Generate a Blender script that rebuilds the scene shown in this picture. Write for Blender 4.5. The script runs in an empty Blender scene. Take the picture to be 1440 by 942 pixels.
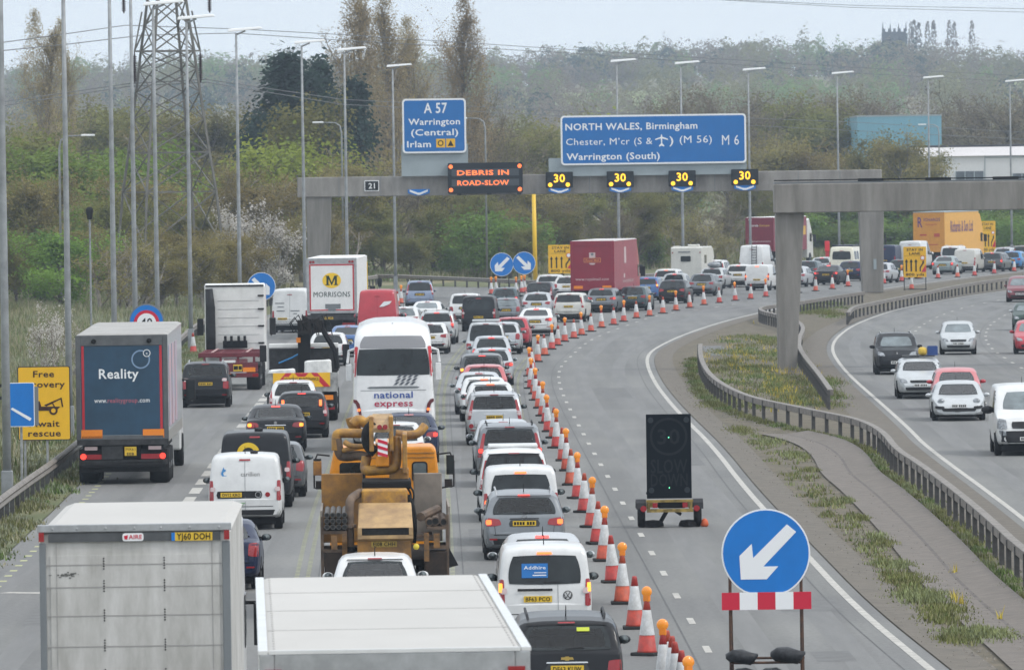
import bpy, math, random
import numpy as np
from mathutils import Vector, Matrix, Euler
from mathutils.bvhtree import BVHTree
S = bpy.context.scene
COL = S.collection
# ------------------------------------------------------------------ camera
F, HC, HZ, ROLL = 11100.0, 8.7, 240.0, math.radians(0.8)
cam = bpy.data.objects.new('camera', bpy.data.cameras.new('camera')); COL.objects.link(cam)
cam.data.sensor_width = 36.0; cam.data.lens = 36.0*F/1440
cam.data.clip_start = 1.0; cam.data.clip_end = 12000
cam.data.dof.use_dof = True; cam.data.dof.focus_distance = 190; cam.data.dof.aperture_fstop = 10
cam.location = (0, 0, HC)
PITCH = math.atan((471-HZ)/F)
CR = Matrix.Rotation(math.pi/2-PITCH, 3, 'X') @ Matrix.Rotation(-ROLL, 3, 'Z')
cam.rotation_euler = CR.to_euler()
S.camera = cam
# ------------------------------------------------------------------ sky and sun
SUN_EL, SUN_AZ = math.radians(46), math.radians(112)
W = bpy.data.worlds.new('World'); S.world = W; W.use_nodes = True
nt = W.node_tree; N = nt.nodes; LK = nt.links
bg = N['Background']; bg.inputs[1].default_value = 0.1
sky = N.new('ShaderNodeTexSky'); sky.sky_type = 'NISHITA'; sky.sun_disc = False
sky.sun_elevation = SUN_EL; sky.sun_rotation = SUN_AZ; sky.dust_density = 2.0
tc = N.new('ShaderNodeTexCoord'); sx = N.new('ShaderNodeSeparateXYZ'); LK.new(tc.outputs['Generated'], sx.inputs[0])
mixc = N.new('ShaderNodeValToRGB'); LK.new(sx.outputs[2], mixc.inputs[0])
rp = mixc.color_ramp; rp.elements[0].position = 0.0; rp.elements[0].color = (11.6, 12.5, 13.3, 1); rp.elements[1].position = 0.9; rp.elements[1].color = (15.0, 15.7, 16.5, 1)
for q_, c_ in ((0.022, (10.6, 11.6, 12.5, 1)), (0.08, (8.6, 9.4, 10.2, 1))): e_ = rp.elements.new(q_); e_.color = c_
mx2 = N.new('ShaderNodeMixRGB'); mx2.inputs[0].default_value = 0.88
LK.new(sky.outputs[0], mx2.inputs[1]); LK.new(mixc.outputs[0], mx2.inputs[2]); LK.new(mx2.outputs[0], bg.inputs[0])
sun = bpy.data.objects.new('sun', bpy.data.lights.new('sun', 'SUN')); COL.objects.link(sun)
sun.data.energy = 1.5; sun.data.angle = math.radians(10); sun.data.color = (1, 0.96, 0.9)
sun.rotation_euler = Vector((-math.sin(SUN_AZ)*math.cos(SUN_EL), -math.cos(SUN_AZ)*math.cos(SUN_EL), -math.sin(SUN_EL))).to_track_quat('-Z', 'Y').to_euler()
S.view_settings.view_transform = 'Standard'; S.view_settings.look = 'None'
S.view_settings.gamma = 1; S.view_settings.exposure = 0.12
S.cycles.volume_bounces = 0; S.cycles.max_bounces = 6; S.cycles.diffuse_bounces = 2; S.cycles.glossy_bounces = 2
S.cycles.transparent_max_bounces = 6; S.cycles.use_denoising = True

# ------------------------------------------------------------------ helpers
def ray(x, y):
    return CR @ Vector((x-720, 471-y, -F))
def at(x, y, z=0.0):
    """the point of the photograph's pixel x, y at height z"""
    d = ray(x, y); t = (z-HC)/d.z
    return Vector((d.x*t, d.y*t, z))
def aty(x, y, Y):
    """the point of pixel x, y at distance Y"""
    d = ray(x, y); t = Y/d.y
    return Vector((d.x*t, Y, HC+d.z*t))
def heading(Y):
    return -0.014 if Y < 330 else min(0.26, -0.014+(Y-330)/1180)

def tag(o, label=None, cat=None, group=None, kind=None):
    if label: o['label'] = label
    if cat: o['category'] = cat
    if group: o['group'] = group
    if kind: o['kind'] = kind
    return o
def empty(name, loc, rz=0.0):
    o = bpy.data.objects.new(name, None); COL.objects.link(o)
    o.location = loc; o.rotation_euler = (0, 0, rz); o.empty_display_size = 0.3
    return o
def copy_tree(o, parent=None):
    c = o.copy(); COL.objects.link(c)
    if parent: c.parent = parent
    for k in list(o.children): copy_tree(k, c)
    return c

class MB:
    def __init__(s): s.v = []; s.f = []; s.m = []
    def add(s, vs, fs, m=0):
        b = len(s.v); s.v.extend([tuple(q) for q in vs])
        for q in fs: s.f.append([b+i for i in q]); s.m.append(m)
        return s
    def box(s, c, d, m=0, rot=None):
        x, y, z = d[0]/2, d[1]/2, d[2]/2
        vs = [Vector((a*x, b*y, e*z)) for e in (-1, 1) for b in (-1, 1) for a in (-1, 1)]
        if rot is not None:
            R = Euler(rot).to_matrix(); vs = [R @ q for q in vs]
        return s.add([q+Vector(c) for q in vs], [(0,2,3,1),(4,5,7,6),(0,1,5,4),(2,6,7,3),(0,4,6,2),(1,3,7,5)], m)
    def bx(s, x0, x1, y0, y1, z0, z1, m=0):
        return s.box(((x0+x1)/2, (y0+y1)/2, (z0+z1)/2), (abs(x1-x0), abs(y1-y0), abs(z1-z0)), m)
    def tube(s, p0, p1, r0, r1=None, n=8, m=0):
        p0, p1 = Vector(p0), Vector(p1); r1 = r0 if r1 is None else r1
        d = (p1-p0).normalized(); u = d.orthogonal().normalized(); w = d.cross(u)
        vs = []
        for p, r in ((p0, r0), (p1, r1)):
            for i in range(n):
                a = 2*math.pi*i/n; vs.append(p+u*(r*math.cos(a))+w*(r*math.sin(a)))
        fs = [(i, (i+1) % n, n+(i+1) % n, n+i) for i in range(n)]
        fs += [tuple(range(n-1, -1, -1)), tuple(range(n, 2*n))]
        return s.add(vs, fs, m)
    def path(s, pts, r, n=8, m=0):
        pts = [Vector(p) for p in pts]; vs = []; u = None
        for i, p in enumerate(pts):
            d = (pts[min(i+1, len(pts)-1)]-pts[max(i-1, 0)]).normalized()
            u = d.orthogonal().normalized() if u is None else (u-d*u.dot(d)).normalized()
            w = d.cross(u); rr = r[i] if isinstance(r, (list, tuple)) else r
            for k in range(n):
                a = 2*math.pi*k/n; vs.append(p+u*(rr*math.cos(a))+w*(rr*math.sin(a)))
        fs = []
        for i in range(len(pts)-1):
            for k in range(n): fs.append((i*n+k, i*n+(k+1) % n, (i+1)*n+(k+1) % n, (i+1)*n+k))
        fs += [tuple(range(n-1, -1, -1)), tuple(range((len(pts)-1)*n, len(pts)*n))]
        return s.add(vs, fs, m)
    def lathe(s, prof, o=(0,0,0), axis='z', n=20, m=0):
        vs = []; o = Vector(o)
        for r, h in prof:
            for i in range(n):
                a = 2*math.pi*i/n; c, q = r*math.cos(a), r*math.sin(a)
                vs.append(o+(Vector((c, q, h)) if axis == 'z' else Vector((h, c, q)) if axis == 'x' else Vector((c, h, q))))
        fs = []
        for j in range(len(prof)-1):
            for i in range(n): fs.append((j*n+i, j*n+(i+1) % n, (j+1)*n+(i+1) % n, (j+1)*n+i))
        fs += [tuple(range(n-1, -1, -1)), tuple(range((len(prof)-1)*n, len(prof)*n))]
        return s.add(vs, fs, m)
    def prism(s, poly, y0, y1, m=0):
        """polygon of (x, z) extruded from y0 to y1"""
        n = len(poly)
        vs = [(x, y0, z) for x, z in poly]+[(x, y1, z) for x, z in poly]
        fs = [tuple(range(n)), tuple(range(2*n-1, n-1, -1))]+[(i, n+i, n+(i+1) % n, (i+1) % n) for i in range(n)]
        return s.add(vs, fs, m)
    def sprism(s, poly, x0, x1, m=0):
        """polygon of (y, z) extruded from x0 to x1"""
        n = len(poly)
        vs = [(x0, y, z) for y, z in poly]+[(x1, y, z) for y, z in poly]
        fs = [tuple(range(n)), tuple(range(2*n-1, n-1, -1))]+[(i, n+i, n+(i+1) % n, (i+1) % n) for i in range(n)]
        return s.add(vs, fs, m)
    def disc(s, x, z, r, y0, y1, n=28, m=0, rz=None):
        return s.prism([(x+r*math.cos(2*math.pi*i/n), z+(rz or r)*math.sin(2*math.pi*i/n)) for i in range(n)], y0, y1, m)
    def ring(s, x, z, r0, r1, y, n=32, m=0, a0=0, a1=360):
        vs = []
        for i in range(n+1):
            a = math.radians(a0+(a1-a0)*i/n)
            vs += [(x+r0*math.cos(a), y, z+r0*math.sin(a)), (x+r1*math.cos(a), y, z+r1*math.sin(a))]
        return s.add(vs, [(2*i, 2*i+1, 2*i+3, 2*i+2) for i in range(n)], m)
    def text(s, t, x, y, z, h, m=0, align='c', side='rear', w=None):
        """t with letters h tall, baseline z; w = total width"""
        vs, fs, tw = TXT[t]
        kx = h if w is None else w/tw
        off = {'c': -tw/2, 'l': 0, 'r': -tw}[align]*kx
        out = []
        for a, b in vs:
            q = off+a*kx
            out.append((x+q, y, z+b*h) if side == 'rear' else (x-q, y, z+b*h) if side == 'front' else (x, y+q, z+b*h))
        return s.add(out, fs, m)
    def obj(s, name, mats, parent=None, smooth=False, bevel=0, loc=None, rz=None):
        me = bpy.data.meshes.new(name); me.from_pydata(s.v, [], s.f)
        if not isinstance(mats, (list, tuple)): mats = [mats]
        for q in mats: me.materials.append(q)
        if len(mats) > 1: me.polygons.foreach_set('material_index', s.m)
        if smooth: me.polygons.foreach_set('use_smooth', [True]*len(s.f))
        me.update()
        o = bpy.data.objects.new(name, me); COL.objects.link(o)
        if parent: o.parent = parent
        if loc is not None: o.location = loc
        if rz is not None: o.rotation_euler = (0, 0, rz)
        if bevel:
            b = o.modifiers.new('bevel', 'BEVEL'); b.width = bevel; b.segments = 2; b.limit_method = 'ANGLE'; b.angle_limit = 0.6
        return o

TXT = {}
def prep_texts(items):
    obs = []
    for t in items:
        c = bpy.data.curves.new('letters', 'FONT'); c.body = t.split('|')[0]; c.size = 1.0; c.resolution_u = 2
        c.offset = 0.0 if any(q_ in t for q_ in ('M 6', '(M 56)', 'M\u2019cr', 'M|', 'MORRISONS', 'MX61')) else 0.016 if t.endswith('|b') else 0.006; c.space_character = 1.06
        o = bpy.data.objects.new('letters', c); COL.objects.link(o); obs.append((t, o, c))
    dg = bpy.context.evaluated_depsgraph_get()
    cap = None
    for t, o, c in obs:
        me = bpy.data.meshes.new_from_object(o.evaluated_get(dg))
        vs = [(v.co.x, v.co.y) for v in me.vertices]; fs = [tuple(p.vertices) for p in me.polygons]
        TXT[t] = (vs, fs); bpy.data.meshes.remove(me)
    K = 1/0.70
    for t, o, c in obs:
        vs, fs = TXT[t]
        x0 = min(a for a, b in vs); x1 = max(a for a, b in vs)
        TXT[t] = ([((a-x0)*K, b*K) for a, b in vs], fs, (x1-x0)*K)
        bpy.data.objects.remove(o); bpy.data.curves.remove(c)
prep_texts(['A 57|b','Warrington|b','(Central)|b','Irlam|b','NORTH WALES, Birmingham|b','Chester, M\u2019cr (S &|b',')|b','(M 56)|b','Warrington (South)|b','M 6|b',
 '21|b','DEBRIS IN|b','ROAD-SLOW|b','30|b','SLOW|b','DOWN|b','Free|b','recovery|b','Await|b','rescue|b','40|b','YJ60 DOH|b','AIRE|b','Reality|b','www.','realitygroup','.com','MX61|b','EEB|b','e',
 'carillion','OV12 KRO|b','BF63 PCO|b','Addhire|b','DE63 KUW|b','national|b','express|b','M|b','MORRISONS|b','www.royalmail.com','Royal Mail|b','Corde|b','Europe|b','R|b','ICHARDS|b','Richards & Son Ltd|b',
 'HIGHWAY MAINTENANCE|b','STAY IN|b','LANE|b','800 yds|b','FJ08 CHH|b','comf|b','KX54 LGJ|b','transport|b'])

# ------------------------------------------------------------------ materials
MATS = {}
def pmat(name, col, rough=0.6, metal=0.0, var=0.0, scale=3.0, coat=0.0, col2=None, emit=None, spec=0.5, bump=0.0, det=4.0, stretch=None, rand=0.0):
    """procedural material: base colour, optional second colour through noise, optional bump"""
    if name in MATS: return MATS[name]
    m = bpy.data.materials.new(name); m.use_nodes = True; t = m.node_tree; b = t.nodes['Principled BSDF']
    b.inputs['Roughness'].default_value = rough; b.inputs['Metallic'].default_value = metal
    b.inputs['Specular IOR Level'].default_value = spec if max(col) > .06 or spec != .5 else .22
    c = (*col, 1); b.inputs['Base Color'].default_value = c
    if coat: b.inputs['Coat Weight'].default_value = coat; b.inputs['Coat Roughness'].default_value = 0.06
    src = None
    if var or col2 or bump:
        tcn = t.nodes.new('ShaderNodeTexCoord'); no = t.nodes.new('ShaderNodeTexNoise')
        no.inputs['Scale'].default_value = scale; no.inputs['Detail'].default_value = det; no.inputs['Roughness'].default_value = 0.65
        vec = tcn.outputs['Object']
        if stretch:
            mp = t.nodes.new('ShaderNodeMapping'); mp.inputs['Scale'].default_value = stretch
            t.links.new(vec, mp.inputs[0]); vec = mp.outputs[0]
        t.links.new(vec, no.inputs['Vector'])
        if var or col2:
            ra = t.nodes.new('ShaderNodeValToRGB'); t.links.new(no.outputs[0], ra.inputs[0])
            c2 = col2 if col2 else tuple(q*(1-var) for q in col)
            c1 = col if col2 else tuple(min(1, q*(1+var*0.5)) for q in col)
            ra.color_ramp.elements[0].position = 0.36; ra.color_ramp.elements[1].position = 0.66
            ra.color_ramp.elements[0].color = (*c2, 1); ra.color_ramp.elements[1].color = (*c1, 1)
            src = ra.outputs[0]
        if bump:
            bp = t.nodes.new('ShaderNodeBump'); bp.inputs['Strength'].default_value = bump; bp.inputs['Distance'].default_value = 0.05
            t.links.new(no.outputs[0], bp.inputs['Height']); t.links.new(bp.outputs[0], b.inputs['Normal'])
    if rand:
        oi = t.nodes.new('ShaderNodeObjectInfo'); hs = t.nodes.new('ShaderNodeHueSaturation')
        m1 = t.nodes.new('ShaderNodeMapRange'); m1.inputs[3].default_value = 1-rand; m1.inputs[4].default_value = 1+rand
        m2 = t.nodes.new('ShaderNodeMapRange'); m2.inputs[3].default_value = 0.5-rand*0.09; m2.inputs[4].default_value = 0.5+rand*0.09
        t.links.new(oi.outputs['Random'], m1.inputs[0]); t.links.new(oi.outputs['Random'], m2.inputs[0])
        t.links.new(m1.outputs[0], hs.inputs['Value']); t.links.new(m2.outputs[0], hs.inputs['Hue'])
        if src: t.links.new(src, hs.inputs['Color'])
        else: hs.inputs['Color'].default_value = c
        src = hs.outputs[0]
    if src: t.links.new(src, b.inputs['Base Color'])
    if emit:
        b.inputs['Emission Color'].default_value = (*emit[:3], 1); b.inputs['Emission Strength'].default_value = emit[3]
    MATS[name] = m
    return m
def paint(name, col, rough=0.34, metal=0.0):
    return pmat('paint_'+name, col, rough, metal, var=0.10, scale=2.3, coat=0.3 if max(col) > .06 else .12, det=6)
def lined(m):
    """the same paint on a body shell that is dark lined inside"""
    k = m.name+'_shell'
    if k not in MATS:
        m = m.copy(); m.name = k; MATS[k] = m
        t = m.node_tree; b_ = t.nodes['Principled BSDF']; ge = t.nodes.new('ShaderNodeNewGeometry'); di = t.nodes.new('ShaderNodeBsdfDiffuse'); di.inputs[0].default_value = (.03, .03, .032, 1)
        mx = t.nodes.new('ShaderNodeMixShader'); t.links.new(ge.outputs['Backfacing'], mx.inputs[0]); t.links.new(b_.outputs[0], mx.inputs[1]); t.links.new(di.outputs[0], mx.inputs[2]); t.links.new(mx.outputs[0], t.nodes['Material Output'].inputs[0])
    return MATS[k]
P = dict(white=(.64,.645,.64), offwhite=(.55,.54,.50), silver=(.46,.48,.50), lightgrey=(.48,.50,.51), grey=(.19,.205,.22), darkgrey=(.07,.075,.08), black=(.014,.015,.018),
 navy=(.012,.02,.055), blue=(.05,.13,.32), blueGrey=(.24,.29,.40), red=(.42,.02,.035), pink=(.5,.12,.13), maroon=(.16,.02,.03), green=(.02,.045,.035), greenGrey=(.25,.30,.30), cream=(.70,.67,.55),
 beige=(.50,.48,.43), brightblue=(.03,.20,.45), plum=(.18,.04,.09), darkteal=(.03,.06,.07))
def col(k): return paint(k, P[k], 0.3 if k not in ('silver','lightgrey','grey') else 0.36, 0.35 if k in ('silver','lightgrey','grey','blueGrey','greenGrey') else 0)
GLASS = pmat('glass_dark', (.016,.021,.023), 0.07, spec=0.42, var=0.5, scale=1.6)
GLASS_L = pmat('glass_pale', (.13,.16,.17), 0.08, spec=0.8, var=0.4, scale=1.4)
TYRE = pmat('tyre_rubber', (.016,.016,.017), 0.85, var=0.3, scale=8)
RIM = pmat('wheel_rim', (.30,.31,.32), 0.4, 0.7)
TRIM = pmat('black_plastic', (.022,.022,.024), 0.6, var=0.3, scale=4)
DARK = pmat('underbody_dark', (.010,.010,.011), 0.8)
LAMP = pmat('tail_lamp_red', (.28,.008,.014), 0.2, coat=0.5)
LAMPW = pmat('tail_lamp_clear', (.55,.42,.42), 0.2, coat=0.5)
BRAKE = pmat('brake_lamp_lit', (.6,.03,.02), 0.25, emit=(1,.05,.03,1.6))
AMBER = pmat('amber_lamp_lit', (.8,.3,.03), 0.25, emit=(1,.36,.04,1.5))
BRAKEO = pmat('brake_lamp_orange', (.7,.12,.03), 0.25, emit=(1,.16,.03,1.9))
HEADL = pmat('headlamp_glass', (.26,.28,.30), 0.15, coat=0.6, var=.6, scale=9)
PLY = pmat('plate_yellow', (.72,.47,.03), 0.45, var=0.12, scale=6)
PLW = pmat('plate_white', (.72,.72,.70), 0.45)
INK = pmat('ink_black', (.012,.012,.012), 0.6)
CHROME = pmat('chrome', (.6,.6,.6), 0.15, 1.0)
WHT = pmat('white_panel', (.76,.76,.745), 0.42, var=0.08, scale=1.6, det=7)
WHTD = pmat('white_panel_grimy', (.57,.56,.54), 0.6, col2=(.36,.35,.325), scale=1.5, det=9, stretch=(1.6,.5,.45))
ALU = pmat('aluminium_trim', (.42,.43,.44), 0.42, 0.6, var=0.2, scale=4)
STEELD = pmat('dark_steel', (.05,.05,.052), 0.55, 0.3, var=0.4, scale=5)
REDP = pmat('red_panel', (.50,.018,.03), 0.4, var=0.12, scale=2)
ORANGEP = pmat('orange_marker', (.80,.23,.01), 0.45)
YEL = pmat('yellow_sign', (.80,.45,.01), 0.65, var=0.06, scale=2)
BLUE = pmat('blue_sign', (.0,.135,.42), 0.42, var=0.06, scale=1.2)
BLUEB = pmat('blue_sign_bright', (.0,.17,.56), 0.42, var=0.08, scale=1.8)
SIGNW = pmat('sign_white', (.80,.81,.82), 0.45)
SIGNR = pmat('sign_red', (.55,.01,.04), 0.45)
GALV = pmat('galvanised_steel', (.36,.37,.37), 0.5, 0.45, var=0.3, scale=4)
POLEM = pmat('lamp_post_steel', (.29,.305,.315), 0.55, 0.2, var=0.3, scale=1.2)
RAILM = pmat('weathered_rail', (.26,.235,.21), 0.62, 0.2, col2=(.12,.105,.09), scale=5, det=7)
RAILP = pmat('barrier_post', (.085,.082,.08), 0.7, 0.2, var=0.3, scale=6)
CONC = pmat('concrete', (.265,.25,.23), 0.85, col2=(.165,.155,.14), scale=1.1, det=9, bump=0.15, stretch=(1.6,1.6,.22))
CONCL = pmat('concrete_pale', (.31,.295,.275), 0.85, col2=(.195,.183,.168), scale=1.0, det=8, stretch=(1.2,1.2,.4))
GREYP = pmat('grey_panel', (.30,.35,.37), 0.5, var=0.08, scale=1)
GREYB = pmat('grey_frame', (.17,.185,.195), 0.6, var=0.1, scale=2)
# ------------------------------------------------------------------ ground, roads, markings
rnd = random.Random(4)
def pl(pts, z=0.0): return [at(x, y, z).xy for x, y in pts]
def smooth(p, n=2):
    p = [Vector(q) for q in p]
    for _ in range(n):
        q = [p[0]]
        for a, b in zip(p, p[1:]): q += [a*.75+b*.25, a*.25+b*.75]
        p = q+[p[-1]]
    return p
def length(p): return sum((b-a).length for a, b in zip(p, p[1:]))
def resample(p, step=None, n=None):
    Lt = length(p); n = n or max(2, int(Lt/step)+1); out = []; i = 0; acc = 0.0
    for k in range(n):
        s = Lt*k/(n-1)
        while i < len(p)-2 and acc+(p[i+1]-p[i]).length < s: acc += (p[i+1]-p[i]).length; i += 1
        sl = (p[i+1]-p[i]).length or 1; out.append(p[i].lerp(p[i+1], min(1, max(0, (s-acc)/sl))))
    return out
def normals(p):
    r = []
    for i in range(len(p)):
        d = (p[min(i+1, len(p)-1)]-p[max(i-1, 0)]).normalized(); r.append(Vector((d.y, -d.x)))   # to the right of travel
    return r
def offset(p, d): return [a+n*d for a, n in zip(p, normals(p))]
def ribbon(mb, p, w, z, on=0, off=0, start=0, m=0, off_n=0.0):
    p = offset(p, off_n) if off_n else p
    Lt = length(p)
    segs = [(0, Lt)] if not on else [(s, min(Lt, s+on)) for s in np.arange(start, Lt-on*.3, on+off)]
    q = resample(p, 0.25 if on and on < 1 else 1.0); step = Lt/(len(q)-1); nn = normals(q)
    def pos(s):
        k = min(len(q)-2, int(s/step)); t = s/step-k
        return q[k].lerp(q[k+1], t), nn[k]
    for a, b in segs:
        k = max(1, int((b-a)/2.5)); vs = []
        for i in range(k+1):
            c, n_ = pos(min(Lt-1e-4, a+(b-a)*i/k)); l = c-n_*w/2; r = c+n_*w/2
            vs += [(l.x, l.y, z), (r.x, r.y, z)]
        mb.add(vs, [(2*i, 2*i+1, 2*i+3, 2*i+2) for i in range(k)], m)
def strip(mb, A, B, zA, zB=None, n=120, m=0):
    a = resample(A, n=n); b = resample(B, n=n); zB = zA if zB is None else zB
    vs = []
    for u, v in zip(a, b): vs += [(u.x, u.y, zA), (v.x, v.y, zB)]
    return mb.add(vs, [(2*i, 2*i+1, 2*i+3, 2*i+2) for i in range(n-1)], m)

near = lambda p: [p[0]+(p[0]-p[1]).normalized()*95]+list(p)
ER = smooth(near(pl([(1310,942),(1202,853),(1125,770),(1050,690),(1003,628),(960,586),(937,560),(920,537),(909,511),(912,497),(928,486),(960,471),(1010,454),(1066,440),(1140,424),(1210,411),(1300,398),(1385,387.5),(1440,381.5),(1560,369)])))
LD = smooth(near(pl([(1010,942),(1002,926),(980,887),(961,854),(942,821),(926,793),(911,768),(884,722),(863,684),(836,638),(815,600),(803,578),(793,558),(787,542),(785,526),(790,513),(802,502),(823,482),(850,469),(887,455.7),(927,442),(1003,433),(1060,423),(1120,414.5),(1200,405),(1290,394.5),(1380,385),(1440,379),(1560,367)])))
EO = smooth(near(pl([(1600,862),(1440,728),(1302,628),(1280,604),(1240,568),(1193,527),(1173,501),(1170,487),(1177,474),(1200,457),(1247,439),(1293,428),(1370,415),(1440,406),(1560,393)])))
LBpx = [(0,788),(103,692),(150,640),(205,590),(255,542),(283,508),(305,482),(350,452),(420,428),(500,413),(560,406),(607,402.5),(690,404.5),(760,400.5),(895,390),(1000,384),(1150,374),(1300,362),(1440,350),(1560,341)]
LB = smooth(near(pl(LBpx)))
EOo = offset(EO, 16.5)

asph = bpy.data.materials.new('asphalt'); asph.use_nodes = True
t = asph.node_tree; b = t.nodes['Principled BSDF']; b.inputs['Roughness'].default_value = 0.82; b.inputs['Specular IOR Level'].default_value = 0.35
tcn = t.nodes.new('ShaderNodeTexCoord')
def noise(scale, det, stretch, pos):
    mp = t.nodes.new('ShaderNodeMapping'); mp.inputs['Scale'].default_value = stretch; t.links.new(tcn.outputs['Object'], mp.inputs[0])
    n = t.nodes.new('ShaderNodeTexNoise'); n.inputs['Scale'].default_value = scale; n.inputs['Detail'].default_value = det; t.links.new(mp.outputs[0], n.inputs['Vector'])
    r = t.nodes.new('ShaderNodeValToRGB'); t.links.new(n.outputs[0], r.inputs[0]); r.color_ramp.elements[0].position, r.color_ramp.elements[1].position = pos
    return r
r1 = noise(1.0, 5, (.9, .018, 1), (.3, .72)); r1.color_ramp.elements[0].color = (.136,.136,.133,1); r1.color_ramp.elements[1].color = (.202,.201,.195,1)
r2 = noise(9.0, 6, (1, .5, 1), (.3, .75)); r2.color_ramp.elements[0].color = (.84,.84,.84,1); r2.color_ramp.elements[1].color = (1.08,1.08,1.07,1)
r3 = noise(0.3, 2, (.1, .35, 1), (.44, .58)); r3.color_ramp.elements[0].color = (.91,.91,.92,1); r3.color_ramp.elements[1].color = (1.03,1.03,1.02,1)
m1 = t.nodes.new('ShaderNodeMixRGB'); m1.blend_type = 'MULTIPLY'; m1.inputs[0].default_value = 1; t.links.new(r1.outputs[0], m1.inputs[1]); t.links.new(r2.outputs[0], m1.inputs[2])
m2 = t.nodes.new('ShaderNodeMixRGB'); m2.blend_type = 'MULTIPLY'; m2.inputs[0].default_value = 1; t.links.new(m1.outputs[0], m2.inputs[1]); t.links.new(r3.outputs[0], m2.inputs[2])
t.links.new(m2.outputs[0], b.inputs['Base Color'])
PAINTW = pmat('road_paint', (.50,.48,.44), 0.75, col2=(.30,.29,.265), scale=3.5, det=8)
PAINTS = pmat('stud_yellow', (.42,.43,.22), 0.7, var=0.3, scale=3)
DIRT = pmat('median_dirt', (.155,.125,.088), 0.95, col2=(.062,.057,.034), scale=1.3, det=10, bump=0.3)
KERBC = pmat('worn_concrete_strip', (.145,.125,.10), 0.9, col2=(.095,.083,.066), scale=2.0, det=9)
CHAN = pmat('channel_concrete', (.165,.142,.122), 0.9, col2=(.115,.10,.086), scale=2.2, det=10)
SOIL = pmat('verge_ground', (.13,.125,.055), 0.95, col2=(.075,.095,.03), scale=0.25, det=9)
FIELD = pmat('rough_field', (.24,.20,.115), 0.95, col2=(.125,.125,.055), scale=0.07, det=10)

# land: one sheet out to the hills
def land_z(x, y):
    r = max(0.0, min(1.0, (y-1150)/1900)); z = 39*r*r*(3-2*r)
    z += (math.sin(x*.011+1.0)*3.0+math.sin(x*.027+y*.004)*1.6)*r
    if y > 3050: z -= (y-3050)*.012
    return z-0.12
gx = np.concatenate([np.linspace(-1500, -60, 25), np.linspace(-50, 120, 18), np.linspace(150, 1500, 25)]); gy = np.concatenate([np.linspace(-120, 1150, 30), np.linspace(1200, 4600, 60)])
vs = [(x, y, land_z(x, y)) for y in gy for x in gx]; nx = len(gx)
fs = [(j*nx+i, j*nx+i+1, (j+1)*nx+i+1, (j+1)*nx+i) for j in range(len(gy)-1) for i in range(nx-1)]
tag(MB().add(vs, fs).obj('ground', FIELD, smooth=True), kind='structure')

def flat(name, A, B, z, m):
    p = list(A)+list(reversed(B)); mb = MB(); mb.add([(q[0], q[1], z) for q in p], [tuple(range(len(p)))])
    return tag(mb.obj(name, m), kind='structure')
flat('road', LB, offset(ER, 0.32), 0.0, asph)
flat('opposite_road', offset(EO, -0.3), EOo, 0.0, asph)
mb = MB(); strip(mb, offset(ER, 0.32), offset(EO, -0.3), -0.012, n=160); tag(mb.obj('median_ground', DIRT), kind='structure')
mb = MB(); strip(mb, offset(ER, 0.33), offset(ER, 1.15), 0.02, -0.004, n=160); tag(mb.obj('concrete_strip', KERBC), kind='structure')
mb = MB(); strip(mb, offset(EO, -1.5), offset(EO, -0.31), -0.006, 0.02, n=160); tag(mb.obj('opposite_concrete_strip', KERBC), kind='structure')
# verge between the road edge and the trees
mb = MB(); strip(mb, offset(LB, -11), offset(LB, -0.02), 0.02, 0.004, n=160); tag(mb.obj('verge', SOIL), kind='structure')
mb = MB(); strip(mb, EOo, offset(EOo, 14), -0.004, 0.02); tag(mb.obj('opposite_verge', SOIL), kind='structure')

mk = MB()
ribbon(mk, ER, 0.155, 0.005); ribbon(mk, EO, 0.15, 0.005)
tag(mk.obj('edge_line_marking', PAINTW), kind='structure')
mk = MB(); ribbon(mk, LD, 0.13, 0.005, 2.0, 7.0, 1.0); tag(mk.obj('lane_dash_marking', PAINTW), kind='structure')
mk = MB()
for i in (1, 2): ribbon(mk, EO, 0.13, 0.005, 2.0, 7.0, 2.0+i*3, off_n=3.75*i)
tag(mk.obj('opposite_lane_marking', PAINTW), kind='structure')
mk = MB()
SL = smooth(near(pl([(150,850),(200,783),(257,716),(293,665),(333,607),(372,559),(400,525),(425,495),(450,470),(480,450)])))
ribbon(mk, SL, 0.30, 0.005, 4.0, 2.2, 1.5); ribbon(mk, pl([(5,833),(95,834)]), 0.5, 0.005)
tag(mk.obj('slip_lane_marking', PAINTW), kind='structure')
mk = MB()
LEFTL = offset(LB, 0.55); ribbon(mk, LEFTL, 0.16, 0.005, 0.55, 1.7)
S1 = smooth(near(pl([(631,860),(628,790),(626,728),(622,660),(620,610),(619,554),(628,520),(650,490),(672,470),(700,450)])))
S2 = smooth(near(pl([(800,942),(770,800),(755,700),(742,640),(731,590),(724,554),(724,530),(735,512),(760,488)])))
S3 = smooth(near(pl([(425,812),(436,757),(452,700),(475,640),(492,580),(510,540),(530,510)])))
S4 = smooth(near(pl([(880,942),(846,850),(815,760),(790,690),(775,650),(765,625)])))
for q, w in ((S1,.11),(S2,.10),(S3,.10)):
    ribbon(mk, q, w, 0.005, 0.16, 0.45, off_n=-0.12); ribbon(mk, q, w, 0.005, 0.16, 0.45, 0.3, off_n=0.12)
tag(mk.obj('stud_marking', PAINTS), kind='structure')
# far left: white edge of the slip road
mk = MB(); ribbon(mk, offset(LB, 0.45)[60:110], 0.25, 0.006); tag(mk.obj('far_edge_marking', PAINTW), kind='structure')

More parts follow.
